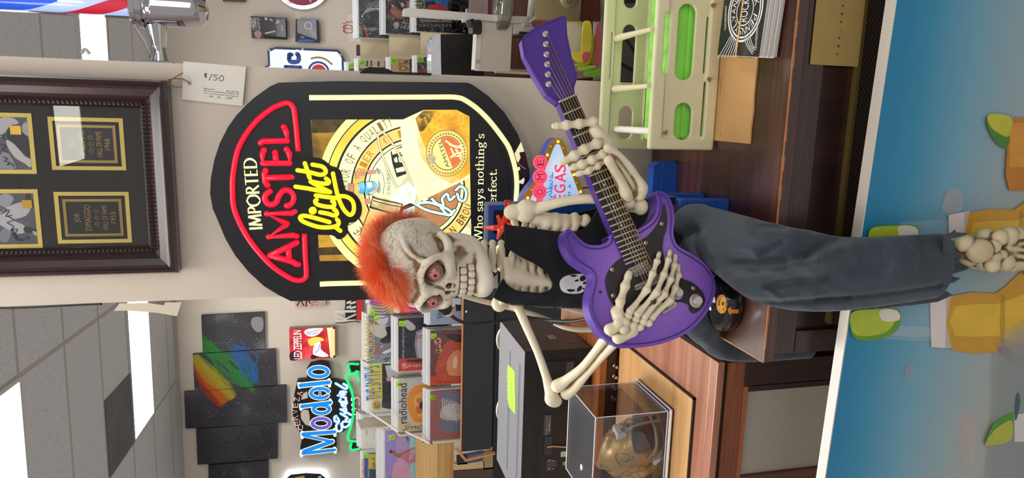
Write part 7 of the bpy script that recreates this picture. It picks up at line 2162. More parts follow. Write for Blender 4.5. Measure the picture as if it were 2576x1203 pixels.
# ---- striped glass pole on the column's flank
def barber_pole():
    Xp=.083;ch=mat('DCDAE0',.06,1.0);Yp=PY+.12
    cx=Xp+.115
    zc=float(onx(400,60,cx)[2])
    Fz=lambda x: float(ony(x,60,Yp)[2])
    t=empty('barber_pole',(cx,Yp,1.9),'chrome-ended striped glass barber pole bracketed to the side of the column','barber pole')
    R=abs(float(ony(300,46,Yp)[0])-cx)
    zb,z1=Fz(528),Fz(330)
    Rc=abs(float(ony(460,72,Yp)[0])-cx)
    b=MB();h=z1-zb
    b.lathe((cx,Yp,zb),(0,0,1),[(0,0),(Rc*.55,.004),(Rc*.84,h*.10),(Rc*.97,h*.22),(Rc,h*.36),(Rc,h*.66),(Rc*1.02,h*.68),(Rc*1.02,h*.72),(Rc*.98,h*.74),(Rc*.98,h*.80),(Rc*1.12,h*.82),(Rc*1.12,h*.88),(Rc*.98,h*.90),(Rc*1.04,h*.96),(R*1.02,h),(R*.9,h*1.01)],ch,56);b.build('chrome_cap',t,smooth=True,angle=28)
    zt=2.62
    b=MB();b.lathe((cx,Yp,z1),(0,0,1),[(R,0),(R,zt-z1)],glassy(.01,'F4F4FA',.12),56);b.build('glass_tube',t,smooth=True)
    m,nt,bs=nodes('stripes');tc=N(nt,'ShaderNodeTexCoord');sp=N(nt,'ShaderNodeSeparateXYZ');mp=N(nt,'ShaderNodeMapping');mp.inputs['Location'].default_value=(-cx,-Yp,-z1)
    nt.links.new(tc.outputs['Object'],mp.inputs[0]);nt.links.new(mp.outputs[0],sp.inputs[0])
    at=N(nt,'ShaderNodeMath',operation='ARCTAN2');nt.links.new(sp.outputs[1],at.inputs[0]);nt.links.new(sp.outputs[0],at.inputs[1])
    m1=N(nt,'ShaderNodeMath',operation='MULTIPLY');m1.inputs[1].default_value=1/(2*PI);nt.links.new(at.outputs[0],m1.inputs[0])
    m2=N(nt,'ShaderNodeMath',operation='MULTIPLY_ADD');m2.inputs[1].default_value=3.2;nt.links.new(sp.outputs[2],m2.inputs[0]);nt.links.new(m1.outputs[0],m2.inputs[2])
    ad=N(nt,'ShaderNodeMath',operation='ADD');ad.inputs[1].default_value=.30;nt.links.new(m2.outputs[0],ad.inputs[0])
    fr=N(nt,'ShaderNodeMath',operation='FRACT');nt.links.new(ad.outputs[0],fr.inputs[0])
    c=ramp(nt,fr.outputs[0],[(0,'C81E34'),(.2,'BFD4F6'),(.42,'2A62D8'),(.8,'BFD4F6')]);nt.nodes[-1].color_ramp.interpolation='CONSTANT' if nt.nodes[-1].type == 'VALTORGB' else None
    nt.links.new(c,bs.inputs['Base Color']);nt.links.new(c,bs.inputs['Emission Color']);bs.inputs['Emission Strength'].default_value=.75
    b=MB();r2=R*.80;b.lathe((cx,Yp,z1+.002),(0,0,1),[(r2,0),(r2,zt-z1-.004)],m,56);b.build('striped_cylinder',t,smooth=True)
    b=MB();b.lathe((cx,Yp,zt),(0,0,1),[(R*1.05,0),(R*1.1,.03),(R,.1),(R*.6,.16),(0,.17)],ch,48);b.build('chrome_cap',t,smooth=True,angle=28)
    # bracket
    za,zb_=Fz(358),Fz(432);zm=(za+zb_)/2
    b=MB();b.tube([(Xp+.008,Yp,zm),(Xp+.03,Yp,zm),(cx-Rc*.9,Yp,zm+.002)],[.017,.0135,.022],ch,20,sm=3);b.tube([(Xp+.012,Yp-.016,zm+.012),(Xp+.03,Yp-.02,zm+.014),(cx-Rc,Yp-.03,zm+.035)],.004,ch,8,sm=3)
    b.build('bracket',t,smooth=True)
    b=MB();b.box2((Xp+.0005,Yp-.035,zb_-.004),(Xp+.009,Yp+.035,za+.004),ch);b.box2((Xp+.0005,Yp-.045,zb_-.02),(Xp+.004,Yp+.045,2.4),mat('8A7A70',.5));b.build('wall_plate',t,bevel=.002)
    b=MB();b.tube([(Xp+.012,PY+.02,Fz(243)),(Xp+.02,PY+.02,Fz(252)),(Xp+.012,PY+.02,Fz(262))],.0032,mat('B8B4AE',.4),8,sm=3);b.build('clip',t,smooth=True)
barber_pole()
# ================================================================== the shop behind: record racks
PL=clear('FFFFFF',.08,.10)
SHEEN=glassy(.10,'FFFFFF',.10,.6)
def lp(F,y0,y1,xt,label,art=None,base='6A625E',size=None,nb=5,group='records in the stepped racks',sticker=None):
    """a sleeved record facing us: y0..y1 and xt are where its edges show, F the plane it stands in"""
    a1,zt=F.px(xt,y0);a0,_=F.px(xt,y1)
    Wd=a1-a0;Hh=size or .315
    t=empty('record_sleeve',F.p((a0+a1)/2,zt-Hh),label,'record',group)
    b=MB();b.fbox(F,a0,a1,zt-Hh,zt,-.004,0,mat(base,.35,var=.1,scale=12))
    if art: art(b,F,a0,a1,zt-Hh,zt)
    if sticker:
        sx,sz=F.px(*sticker);b.rect(F,sx-.017,sz-.017,sx+.017,sz+.017,mat('B8F020',.5),.0012)
        for k in range(3): b.rect(F,sx-.011,sz-.009+.008*k,sx+.010-.004*k,sz-.006+.008*k,mat('6A8A20',.5),.0016)
    b.build('cover',t)
    b=MB();b.rect(F,a0-.004,zt-Hh,a1+.004,zt+.012,SHEEN,.0022);b.build('plastic_sleeve',t)
    for k in range(nb):       # the stack behind it, each a little higher in its clear sleeve
        j=.003*math.sin(k*2.7+a0*9);c=('D6D2CE','A9A6A6','E4E0DC','8E8A8C','C9C6C4')[k % 5]
        G=F.shift(-.012*(k+1));b=MB();dz=.0075*(k+1)
        b.fbox(G,a0-.003+j,a1+.003+j,zt-Hh*.9+dz,zt+dz-.002,-.004,0,mat(c,.3,var=.25,scale=30))
        b.fbox(G,a0-.005+j,a1+.005+j,zt+dz-.002,zt+dz+.004,-.003,.001,mat('ECECEE',.12,coat=1.0))
        o=b.build('record_sleeve');tag(o,'clear-sleeved record stacked behind the ' + ' '.join(label.split(',')[0].split()[:9]),'record',group + ', stacked behind')
def upt(b,F,s,p0,p1,h,m,lift=.001):
    q0,q1=np.array(F.px(*p0)),np.array(F.px(*p1));d=q1-q0;n=np.array([-d[1],d[0]])/np.linalg.norm(d)*h
    b.text(F,s,q0,q1,m,lift,up=n)
def blobs(b,F,items,lift=.0006,sm=3):
    for k,(c,pts) in enumerate(items):
        q=F.pxs(pts);q=[tuple(p) for p in smooth_path(q,sm,True)] if sm else q
        b.poly(F,q,mat(c,.35,var=.12,scale=30),lift+.00008*k)
def lim(F,a0,a1,z0,z1,items,b,lift=.0006,sm=3):
    cv=[(a0,z0),(a1,z0),(a1,z1),(a0,z1)]
    for k,(c,pts) in enumerate(items):
        q=F.pxs(pts);q=clip([tuple(p) for p in smooth_path(q,sm,True)] if sm else q,cv)
        if len(q) > 2: b.poly(F,q,mat(c,.35,var=.12,scale=30),lift+.0001*k)
T1,T2,T3,TL=wallframe(4.26),wallframe(4.13),wallframe(4.0),wallframe(4.46)
Zm=(900,740,5.468)
zq=lambda p: zz(*Zm,p)
def rack_left():
    wt,gold=mat('E6E0D4',.5),mat('D8C060',.45)
    def A(b,F,a0,a1,z0,z1):
        lim(F,a0,a1,z0,z1,[('A8B4C8',zq([(1010,60),(1420,60),(1420,420),(1010,420)])),('E8E4DC',zq([(1300,60),(1420,60),(1420,230),(1300,180)])),('1E1E22',zq([(1340,140),(1420,150),(1420,230),(1350,235)])),('C87A3C',zq([(1310,170),(1340,175),(1335,205),(1305,195)]))],b,sm=0)
        upt(b,F,'ROCK',zq([(1140,335)])[0],zq([(1140,255)])[0],.026,mat('3A5A9A',.5),.0016);upt(b,F,'BOOTS',zq([(1175,320)])[0],zq([(1165,230)])[0],.024,mat('3A5A9A',.5),.0016)
    lp(T3,742,818,1083,'pale blue record beside the headset ring, front row of the rack',A,'A8B4C8',nb=4)
    def B(b,F,a0,a1,z0,z1):
        lim(F,a0,a1,z0,z1,[('7A4A4C',zq([(990,520),(1420,520),(1420,900),(990,1150)])),('C8583C',zq([(1200,680),(1420,600),(1420,1140),(1080,1140),(1100,900)])),('E89A6A',zq([(1290,820),(1420,780),(1420,1130),(1260,1120),(1220,960)])),('F4D0B0',zq([(1320,880),(1370,860),(1360,1010),(1310,1010)])),('4A3034',zq([(1220,550),(1400,560),(1420,660),(1330,650),(1240,600)])),('D2482C',zq([(995,1138),(1425,1130),(1425,1290),(995,1290)]))],b,sm=2)
        for s in ([(1070,610),(1130,620),(1125,680),(1065,660),(1070,610)],[(1075,700),(1120,690),(1130,740),(1090,745)],[(1080,790),(1100,750),(1150,780),(1120,800)]): b.stroke(F,F.pxs(zq(s)),.012,mat('E8A080',.5),.0016,n=3)
        for k in range(9): upt(b,F,'サウンドトラ'[k % 6],zq([(1130+30*k,1215)])[0],zq([(1130+30*k,1195)])[0],.016,mat('3A1A14',.5),.0018)
    lp(T3,833,970,1083,'orange sunset record with a red paper strip, front row of the rack',B,'7A4A4C',nb=5,sticker=(1091,846))
    def C(b,F,a0,a1,z0,z1):
        b.rect(F,a0,z0,a1,z1,mat('A03838',.35,var=.15,scale=20),.0004)
        lim(F,a0,a1,z0,z1,[('4A6A94',[(1110,990),(1160,990),(1160,1020),(1112,1018)]),('4A6A94',[(1110,1060),(1160,1058),(1160,1085),(1114,1084)]),('C8C0BC',[(1120,1020),(1160,1018),(1160,1055),(1112,1055),(1108,1035)])],b)
        g=mat('C8B0A8',.4)
        for k in range(26): b.rect(F,a0+(a1-a0)*k/26,z0,a0+(a1-a0)*k/26+.002,z1,g,.0012)
        for k in range(26): b.rect(F,a0,z0+(z1-z0)*k/26,a1,z0+(z1-z0)*k/26+.002,g,.0012)
        for k in range(7): b.stroke(F,F.pxs([(1115+6*k,1000+2*k),(1112+5*k,1020),(1120+5*k,1045+3*k)]),.004,mat('F0ECEC',.2),.0016,n=3)
    lp(T3,985,1118,1083,'red checked record with blue blocks, front row end of the rack',C,'9A3434',nb=5,sticker=(1088,1000))
    def D(b,F,a0,a1,z0,z1):
        lim(F,a0,a1,z0,z1,[('D8489A',zq([(630,60),(1000,60),(1000,248),(630,245)]))],b,sm=0)
        for k,ch in enumerate('リバイバル'): upt(b,F,ch,zq([(690+50*k,190)])[0],zq([(690+50*k,140)])[0],.034,mat('2A1A2A',.5),.0016)
        b.stroke(F,F.pxs(zq([(650,226),(930,226)])),.003,mat('F0B0D0',.5),.0016)
    lp(T2,700,788,1006,'record with a pink paper strip near the skull, middle row of the rack',D,'4A3A40',nb=4)
    def E(b,F,a0,a1,z0,z1):
        lim(F,a0,a1,z0,z1,[('C4C2C0',zq([(640,370),(700,360),(790,440),(780,490),(710,500),(650,440)])),('9A98A4',zq([(800,520),(1000,510),(1000,890),(810,880)])),('C2BEC8',zq([(830,540),(1000,535),(1000,870),(835,860)])),('D0402C',zq([(540,900),(1000,895),(1000,1060),(540,1055)])),('2E2C38',zq([(700,900),(1000,900),(1000,940),(690,935)]))],b,sm=2)
        upt(b,F,'velvet underground',zq([(655,890)])[0],zq([(655,440)])[0],.026,mat('AEB4C0',.5),.0018);upt(b,F,'VU',zq([(880,615)])[0],zq([(880,560)])[0],.036,mat('C02A30',.5),.0018)
        upt(b,F,'2500',zq([(690,1015)])[0],zq([(660,940)])[0],.03,wt,.0018)
        for k in range(5): upt(b,F,'ヴェルヴェ'[k],zq([(740+40*k,1000)])[0],zq([(740+40*k,965)])[0],.026,wt,.0018)
    lp(T2,802,935,1002,'dark record with pale lettering and a red strip, middle row of the rack',E,'2E2E36',nb=5,sticker=(1011,814))
    Zr=(850,900,3.97);rq=lambda p: zz(*Zr,p)
    def Fa(b,F,a0,a1,z0,z1):
        lim(F,a0,a1,z0,z1,[('E89A30',rq([(700,380),(760,290),(860,270),(1000,300),(1000,640),(860,660),(760,640),(700,520)])),('F0B45A',rq([(760,400),(860,340),(960,420),(940,560),(800,580)])),('D07A4A',rq([(780,420),(820,400),(850,440),(800,460)])),('D07A4A',rq([(770,500),(810,490),(850,540),(800,560)])),('3A3A44',rq([(815,460),(860,440),(870,500),(820,510)])),('D9C8A0',rq([(600,655),(1000,655),(1000,735),(600,735)]))],b)
        upt(b,F,'radiohead',rq([(688,655)])[0],rq([(688,255)])[0],.052,mat('2A2A2A',.5),.0018)
        for k in range(6): upt(b,F,'レディオヘッド'[k],rq([(690+38*k,720)])[0],rq([(690+38*k,672)])[0],.03,mat('3A2A1A',.5),.0018)
    lp(T2,958,1088,1002,'pale record with an orange flower shape, middle row end of the rack',Fa,'CFC6BC',nb=5,sticker=(1005,967))
    def G(b,F,a0,a1,z0,z1):
        for k in range(14): b.stroke(F,[(a1-.02*k-.02,z1-.02),(a1-.02*k-.03,z1-.08),(a1-.02*k-.01,z1-.12)],.005,mat('6A2A8A',.5),.001,n=3)
    lp(T1,690,766,930,'purple patterned record by the orange hair, rear row of the rack',G,'A85ABE',nb=3)
    lp(T1,767,792,932,'narrow yellowish record edge, rear row of the rack',None,'C9BE8E',nb=2,sticker=(936,787))
    def I(b,F,a0,a1,z0,z1):
        lim(F,a0,a1,z0,z1,[('8A8490',zq([(140,280),(500,280),(500,800),(160,830)])),('D6D0D6',zq([(240,300),(340,290),(420,330),(380,420),(270,400)])),('CFC8C0',zq([(170,430),(400,430),(470,500),(440,580),(300,600),(180,520)])),('2E2A30',zq([(380,460),(450,450),(480,520),(470,640),(380,680),(300,640),(400,560)])),('E8E0CC',zq([(340,800),(500,730),(495,770),(380,820)])),('8EA0A4',zq([(150,845),(500,840),(500,940),(150,940)]))],b)
        upt(b,F,'MORRISSEY',zq([(238,905)])[0],zq([(238,300)])[0],.066,gold,.0018);upt(b,F,'Viva Hate',zq([(310,900)])[0],zq([(310,685)])[0],.032,mat('C85A3C',.5),.0018)
        for s in ([(360,900),(400,880),(420,900),(390,920)],[(440,880),(470,870),(480,910)]): b.stroke(F,F.pxs(zq(s)),.008,mat('3A464A',.5),.0018,n=3)
    lp(T1,793,913,927,'grey record with gold capitals, rear row of the rack',I,'4E4A52',nb=5,sticker=(948,801))
    def J(b,F,a0,a1,z0,z1):
        lim(F,a0,a1,z0,z1,[('2A2C30',rq([(440,60),(560,60),(560,520),(440,500)])),('C8C6C8',rq([(470,80),(560,70),(560,180),(500,220)])),('D89A9A',rq([(480,200),(550,190),(545,235),(490,235)])),('D8C24A',rq([(310,60),(440,60),(445,415),(320,420)])),('C8AA5A',rq([(340,480),(360,430),(420,430),(440,480),(410,520),(360,515)])),('E8E0D4',rq([(300,430),(340,430),(350,530),(300,545)])),('3A3C42',rq([(450,440),(560,445),(560,515),(450,500)]))],b,sm=1)
        upt(b,F,'THE SMITHS',rq([(438,410)])[0],rq([(415,75)])[0],.10,mat('2E7AB8',.5),.0018);upt(b,F,'BEST',rq([(415,500)])[0],rq([(415,450)])[0],.03,mat('6A5020',.5),.0018)
        for k in range(8): b.stroke(F,F.pxs(rq([(312,75+42*k),(440,70+42*k)])),.004,mat('E8DC9A',.5),.0022)
    lp(T1,914,1040,928,'record with big blue and yellow block letters, rear row end of the rack',J,'D6CEC2',nb=6,sticker=(945,921))
    # stacks on the lower rack beyond
    lp(TL,1046,1130,912,'white sleeved record, upper shelf past the end of the stepped rack',lambda b,F,a0,a1,z0,z1: [b.stroke(F,F.pxs(rq(s)),.006,mat('B8B4A8',.5),.001) for s in ([(360,660),(385,770)],[(375,655),(385,690)],[(290,700),(285,770)])],'E8E4D6',nb=5)
    def L(b,F,a0,a1,z0,z1):
        lim(F,a0,a1,z0,z1,[('3A6AA8',rq([(250,955),(300,955),(300,1400),(250,1400)])),('D8C03C',rq([(310,965),(415,960),(415,1110),(310,1110)])),('C8C4BE',rq([(420,960),(425,960),(425,1400),(420,1400)])),('4A4A50',rq([(320,1120),(415,1120),(415,1300),(320,1300)])),('9AB0C0',rq([(300,955),(310,955),(310,1400),(300,1400)]))],b,sm=0)
        upt(b,F,'Savoy',rq([(385,1095)])[0],rq([(375,995)])[0],.03,mat('2A3A4A',.5),.0018);upt(b,F,'COMPILATION',rq([(278,1195)])[0],rq([(278,1010)])[0],.028,mat('C83A30',.5),.0018)
    lp(TL,1142,1230,916,'blue and yellow collage record cut by the photo edge, upper shelf',L,'4A78A8',nb=3,sticker=(920,1147))
    def M_(b,F,a0,a1,z0,z1):
        lim(F,a0,a1,z0,z1,[('A898D0',rq([(490,740),(600,745),(620,1300),(490,1300)])),('C0A0CC',rq([(590,745),(690,750),(720,1300),(600,1300)])),('E0A8C0',rq([(560,1060),(680,1040),(780,1300),(560,1300)])),('A8D0D4',rq([(720,800),(790,790),(790,1300),(740,1300)])),('B8705A',rq([(520,930),(560,925),(600,960),(700,920),(770,890),(770,915),(690,960),(640,990),(600,1000),(560,975)])),('D67A9A',rq([(640,970),(700,940),(770,940),(770,1060),(700,1050),(650,1010)])),('5A3A30',rq([(515,930),(530,920),(545,945),(525,960)]))],b,sm=2)
        upt(b,F,'PINK',rq([(528,832)])[0],rq([(528,765)])[0],.022,wt,.0018);upt(b,F,'BEAUTIFUL TRAUMA',rq([(765,1300)])[0],rq([(765,800)])[0],.034,mat('BCE4E8',.5),.0018)
        for s in ([(670,780),(700,800),(690,830)],[(690,790),(720,770)],[(680,800),(710,820),(700,840)]): b.stroke(F,F.pxs(rq(s)),.004,mat('2A2A30',.5),.0018)
    lp(wallframe(4.34),1086,1222,968,'lavender and pink record of a seated figure, lower shelf',M_,'B0A0CC',nb=7,sticker=(987,1100))
    # the stepped rack itself
    t=empty('record_rack',T3.p(-1.6,.7),'cream stepped record rack with a black painted front in the aisle','rack')
    cr,bk,ow=mat('B8AC9A',.6),mat('232326',.5,var=.06,scale=10),mat('B87A4C',.5,var=.2,scale=40)
    XE=float(W(1160,1140,3.90)[0]);XR=.05
    z3=float(W(1160,950,3.93)[2]);zf_=float(W(1238,950,3.93)[2])
    b=MB();
    for F,x in ((T3,1083),(T2,1002),(T1,928)):
        z=F.px(x,950)[1]-.317;b.box2((XE+.10,F.O[1]-.006,z-.02),(XR,F.O[1]+.10,z),cr)
    b.build('step',t)
    G=wallframe(4.03,0)
    sd=[(930,1041),(962,1060),(1000,1086),(1040,1092),(1085,1119),(1150,1122),(1166,1146),(1238,1128),(1238,1040)]
    q=[(T3.px(x,y)[0],T3.px(x,y)[1]) for x,y in sd];q=[(a,max(zz_,.0)) for a,zz_ in q]
    b=MB();Fs=Frame((XE+.043,3.98,0),(0,1,0),(0,0,1));b.prism(Fs,[(0,.55),(.42,.55),(.42,z3+.62),(.28,z3+.60),(.28,z3+.40),(.14,z3+.36),(.14,z3+.20),(0,z3+.16)],-.006,.006,cr);b.build('side_panel',t)
    b=MB();b.prism(T3,[T3.px(*p) for p in ((928,1040),(1000,1087),(1003,1084),(931,1037))],-.01,0,mat('E0DAD0',.5));b.prism(T3,[T3.px(*p) for p in ((1020,1089),(1086,1120),(1089,1117),(1023,1086))],-.01,0,mat('E0DAD0',.5));b.build('white_edging',t)
    b=MB();b.box2((XE,3.915,zf_),(XR,3.935,z3-.006),bk);b.build('front_board',t)
    b=MB();b.box2((XE,3.912,z3-.006),(XR,3.94,z3),ow);b.build('orange_edge',t)
    xl=float(W(1262,1122,3.95)[0]);zl=float(W(1300,950,3.95)[2])
    b=MB();b.box2((xl,3.945,.02),(XR,3.965,zf_+.004),mat('1A1A1D',.55));b.frame(wallframe(3.944),[(xl+.02,zl),(XR-.02,zl),(XR-.02,zf_-.02),(xl+.02,zf_-.02)],[(xl+.03,zl+.01),(XR-.03,zl+.01),(XR-.03,zf_-.03),(xl+.03,zf_-.03)],0,.006,mat('2C2C30',.5));b.build('lower_board',t)
    b=MB();e=[T3.px(*p) for p in ((1140,1118),(1166,1149),(1240,1131),(1240,1127),(1168,1143),(1146,1116))];b.prism(T3,e,.05,.07,ow);b.build('bent_ply_edge',t)
    b=MB();b.box2((XE-.002,3.95,0),(XE+.04,4.5,zf_),mat('8A8680',.6));b.build('leg',t)
    b=MB();p=W(1173,784,3.91);b.box(p,(.012,.004,.010),mat('D8D8D8',.4));p=W(1168,810,3.91);b.box(p,(.004,.004,.012),mat('B8B8B8',.4));b.build('price_rail_clip',t)
    # pine crate and dark shelving past the end of the rack
    pn=wood('B88E54','C9A066','D6B07A',.6,'x',.5);F=wallframe(4.30)
    t=empty('pine_crate',F.p(-2.1,.7),'light pine crate under the lavender record','crate')
    a1=F.px(1090,1092)[0];zt,zm,zb=F.px(1046,1150)[1],F.px(1103,1150)[1],F.px(1141,1150)[1]
    b=MB();b.fbox(F,a1-.5,a1,zm+.003,zt,-.02,0,pn);b.build('board',t,bevel=.002)
    b=MB();b.fbox(F,a1-.5,a1-.02,zb,zm,-.03,.004,wood('A87C44','BA9056','C8A068',.6,'x',.5));b.build('board',t,bevel=.002)
    b=MB();b.disc(F,(a1-.05,(zt+zm)/2+.03),.007,mat('4A3418',.7),.001,12);b.build('nail_hole',t)
    F=wallframe(4.2);t=empty('dark_shelving',F.p(-2.3,.4),'dark wooden shelf unit with blue spines low behind the black receiver','shelf')
    P=lambda p: F.pxs(p)
    for nm,c,pts in (('upright','B89C74',[(1142,1168),(1218,1160),(1218,1178),(1142,1186)]),('upright','4A3428',[(1142,1184),(1240,1176),(1240,1230),(1142,1230)]),('blue_folder','3A4E6E',[(1175,1146),(1216,1138),(1216,1160),(1175,1166)]),('dark_panel','241A16',[(1150,1150),(1176,1146),(1176,1168),(1150,1170)]),('shelf_board','9A8058',[(1216,1140),(1240,1136),(1242,1180),(1216,1182)]),('dark_panel','1E1512',[(1240,1120),(1400,1110),(1400,1230),(1240,1230)])):
        b=MB();b.prism(F,P(pts),-.03,0,mat(c,.6,var=.15,scale=12));b.build(nm,t)
rack_left()
for k,(y0,y1,n) in enumerate(((830,884,6),(1004,1052,9))):       # white coils standing behind the receiver
    Yk=YR+.30;b=MB();c=W(1300,(y0+y1)/2+(4 if k else -2),Yk);r=.062 if not k else .075
    c[2]=float(W(1250,(y0+y1)/2,Yk)[2])-r
    for j in range(n): b.ring(Frame((c[0],Yk,c[2]),(1,0,0),(0,0,1)),(0,0),r*(.6+.4*j/n),r*(.6+.4*(j+.7)/n),mat('D8D2C6' if j % 2 else 'A8A296',.5),.0,48)
    Fk=Frame((c[0],Yk,c[2]),(1,0,0),(0,0,1));b.frame(Fk,[(r*math.cos(2*PI*i/48),r*math.sin(2*PI*i/48)) for i in range(48)],[(r*.6*math.cos(2*PI*i/48),r*.6*math.sin(2*PI*i/48)) for i in range(48)],-.012,-.0006,mat('CFC8BA',.5))
    tag(b.build('cable_coil'),('white coil peeking over the far rim of the receiver by the arm bone','larger ribbed white coil peeking over the receiver lid near its sticker')[k],'coil')
QD={877: .05,903: .135,983: .22,1050: .305}
def rack_right():
    T=wallframe(4.2);Zb=(850,0,6.014);q=lambda p: zz(*Zb,p);wt=mat('E4E0D6',.5)
    def N_(b,F,a0,a1,z0,z1):
        lim(F,a0,a1,z0,z1,[('3C4448',q([(300,-300),(660,-300),(650,380),(310,360)])),('B8C4BE',q([(360,240),(400,170),(470,110),(520,120),(640,120),(640,160),(560,150),(460,180),(400,210),(380,260)])),('7A8A88',q([(420,90),(520,30),(640,20),(640,100),(520,100),(430,130)])),('2A2A30',q([(290,370),(660,380),(660,560),(290,550)])),('C84A40',q([(375,370),(400,370),(460,550),(430,555),(385,440)]))],b,sm=2)
        for k,ch in enumerate('ベストオブ'): upt(b,F,ch,q([(480+40*k,470)])[0],q([(480+40*k,420)])[0],.034,wt,.0018)
        upt(b,F,'Changes',q([(395,545)])[0],q([(365,380)])[0],.03,wt,.0018)
    lp(T,-20,93,902,'dark record with a pale profile and foreign lettering, left end of the far rack',N_,'3A3E44',nb=4)
    def O(b,F,a0,a1,z0,z1):
        lim(F,a0,a1,z0,z1,[('4A2E2A',q([(710,-200),(1120,-200),(1120,300),(710,300)])),('C87850',q([(790,160),(860,90),(960,100),(1000,200),(960,290),(880,270)])),('2A2226',q([(870,60),(920,-20),(1040,-10),(1060,90),(980,170),(900,150)])),('D8C8B8',q([(950,60),(980,40),(1010,90),(970,110)])),('D88A5A',q([(1040,40),(1120,20),(1120,120),(1060,110)])),('24222A',q([(710,300),(1120,310),(1120,480),(715,470)])),('C8C4C0',q([(840,380),(860,335),(905,335),(930,380),(905,430),(860,430)]))],b,sm=2)
        for k,ch in enumerate('アコリンズ'): upt(b,F,ch,q([(1040+45*(k % 3),440-55*(k//3))])[0],q([(1040+45*(k % 3),395-55*(k//3))])[0],.034,wt,.0018)
        b.ring(F,F.px(*q([(975,70)])[0]),.018,.024,mat('1A1A1E',.4),.0018,20)
    lp(T.shift(.06),-30,84,970,'brown record with a painted eye, middle of the far rack',O,'3A2A28',nb=4)
    def Pn(b,F,a0,a1,z0,z1):
        lim(F,a0,a1,z0,z1,[('2E86C8',q([(1310,-300),(1720,-300),(1720,180),(1310,180)])),('2A2C30',q([(1315,40),(1440,10),(1500,60),(1350,160)])),('D8443C',q([(1345,130),(1380,70),(1560,60),(1650,120),(1660,300),(1340,300)])),('1E1E22',q([(1190,270),(1730,280),(1730,480),(1190,470)])),('B8A888',q([(1195,-300),(1310,-300),(1310,270),(1195,270)])),('22242A',q([(1665,10),(1720,10),(1720,170),(1665,150)]))],b,sm=1)
        upt(b,F,'TALKING',q([(1300,250)])[0],q([(1300,-230)])[0],.052,mat('22242A',.5),.0018);
        p0=np.array(F.px(*q([(1232,345)])[0]))
        b.text(F,'TALKINGHEADS REMAIN',(p0[0]-.02,z1-.34),(p0[0],z1-.02),wt,.0018) if False else None
        upv=[np.array(F.px(*v)) for v in q([(1232,335),(1720,340),(1232,285)])];b.text(F,'TALKINGHEADS REMAIN',upv[0],upv[1],wt,.0018,up=upv[2]-upv[0])
        upv=[np.array(F.px(*v)) for v in q([(1232,405),(1720,410),(1232,360)])];b.text(F,'リメインインライト',upv[0],upv[1],wt,.0018,up=upv[2]-upv[0])
    lp(T.shift(.12),-40,78,1048,'red, blue and black record with white capitals, end of the far rack',Pn,'24242A',nb=4)
    for y0,y1,xt,c,lab,it in ((158,186,877,'2E2A34','small dark record by the lit blue sign, lower left of the far rack',[]),
        (150,195,903,'4A4038','record of pale bone shapes low in the far rack',[('E0CCA0',[(905,152),(968,150),(968,168),(905,172)]),('2A2420',[(922,153),(926,153),(926,167),(921,167)]),('2A2420',[(932,152),(936,152),(936,166),(931,166)]),('2A2420',[(950,155),(955,154),(955,167),(949,166)])]),
        (146,195,983,'C89A5C','tan record with black capitals low in the far rack',[('E0B070',[(985,148),(1030,148),(1030,190),(985,190)]),('2A2A2E',[(1030,148),(1040,148),(1040,190),(1030,190)])]),
        (142,195,1050,'4A4250','dark purple record low in the far rack by the black box',[('8A6A4A',[(1052,150),(1056,150),(1068,172),(1064,176)]),('A03A34',[(1050,176),(1070,174),(1070,190),(1050,190)])])):
        def art(b,F,a0,a1,z0,z1,it=it,c=c):
            if it: lim(F,a0,a1,z0,z1,it,b,sm=0)
            if c == 'C89A5C':
                for s,x0 in (('WHISKY',1011),('T. AUG.',1021),('23',1027)): upt(b,F,s,(x0,180),(x0,152),.018,mat('2A2420',.5),.0018)
        lp(T.shift(QD[xt]),y0,y1,xt,lab,art,c,nb=3,sticker=(xt+8 if xt != 1050 else 1058,y0+7))
    t=empty('divider_rack',T.p(.6,.8),'beige stepped record rack beside the column on the far side','rack')
    cb=mat('C9B896',.6)
    for k,(x0,x1,y1) in enumerate(((906,979,152),(979,1058,150),(1058,1300,152))):
        F=T.shift(-.02+.07*k);a0=F.px(x0,y1+40)[0];z1,z0=F.px(x0,110)[1],F.px(x1,110)[1]-.25;b=MB();b.fbox(F,a0,1.9,z0,z1,-.012,0,cb);b.build('step',t)
    for y0,y1,xt in ((158,186,877),(150,195,903),(146,195,983),(142,195,1050)):
        F=T.shift(QD[xt]);b=MB();b.fbox(F,F.px(xt,y1)[0],F.px(xt,y0)[0],.01,F.px(xt,y0)[1]-.3155,-.05,.004,cb);b.build('lower_step',t)
    b=MB();b.fbox(T.shift(-.06),T.px(900,138)[0],T.px(900,110)[0],T.px(906,120)[1]-.1,T.px(897,120)[1],-.01,0,mat('4A3038',.6));b.build('dark_end',t)
    F=wallframe(2.55);t=empty('black_box',F.p(.5,.9),'glossy black boxed set beside clear sleeves in front of the far rack','box')
    a=F.pxs([(1108,195),(1108,86),(1210,84),(1210,195)]);a[2]=(a[2][0],ZCAB);a[3]=(a[3][0],ZCAB);b=MB();b.prism(F,a,-.12,0,mat('151518',.18));b.build('case',t,bevel=.004)
    b=MB();b.prism(F,F.pxs([(1085,195),(1084,100),(1090,90),(1108,84),(1110,195)]),-.12,.002,mat('D4D4DA',.12,coat=1,var=.3,scale=30));b.build('clear_wrap',t)
    F=wallframe(PY-.002);b=MB();b.prism(F,F.pxs([(905,183),(915,175),(930,168),(955,171),(975,173),(990,181),(1030,182),(1085,184),(1085,190),(1000,187),(905,184)]),0,.0012,mat('141416',.7));tag(b.build('tape_strip'),'torn black tape bulging off the column edge by the tan record','tape')
rack_right()
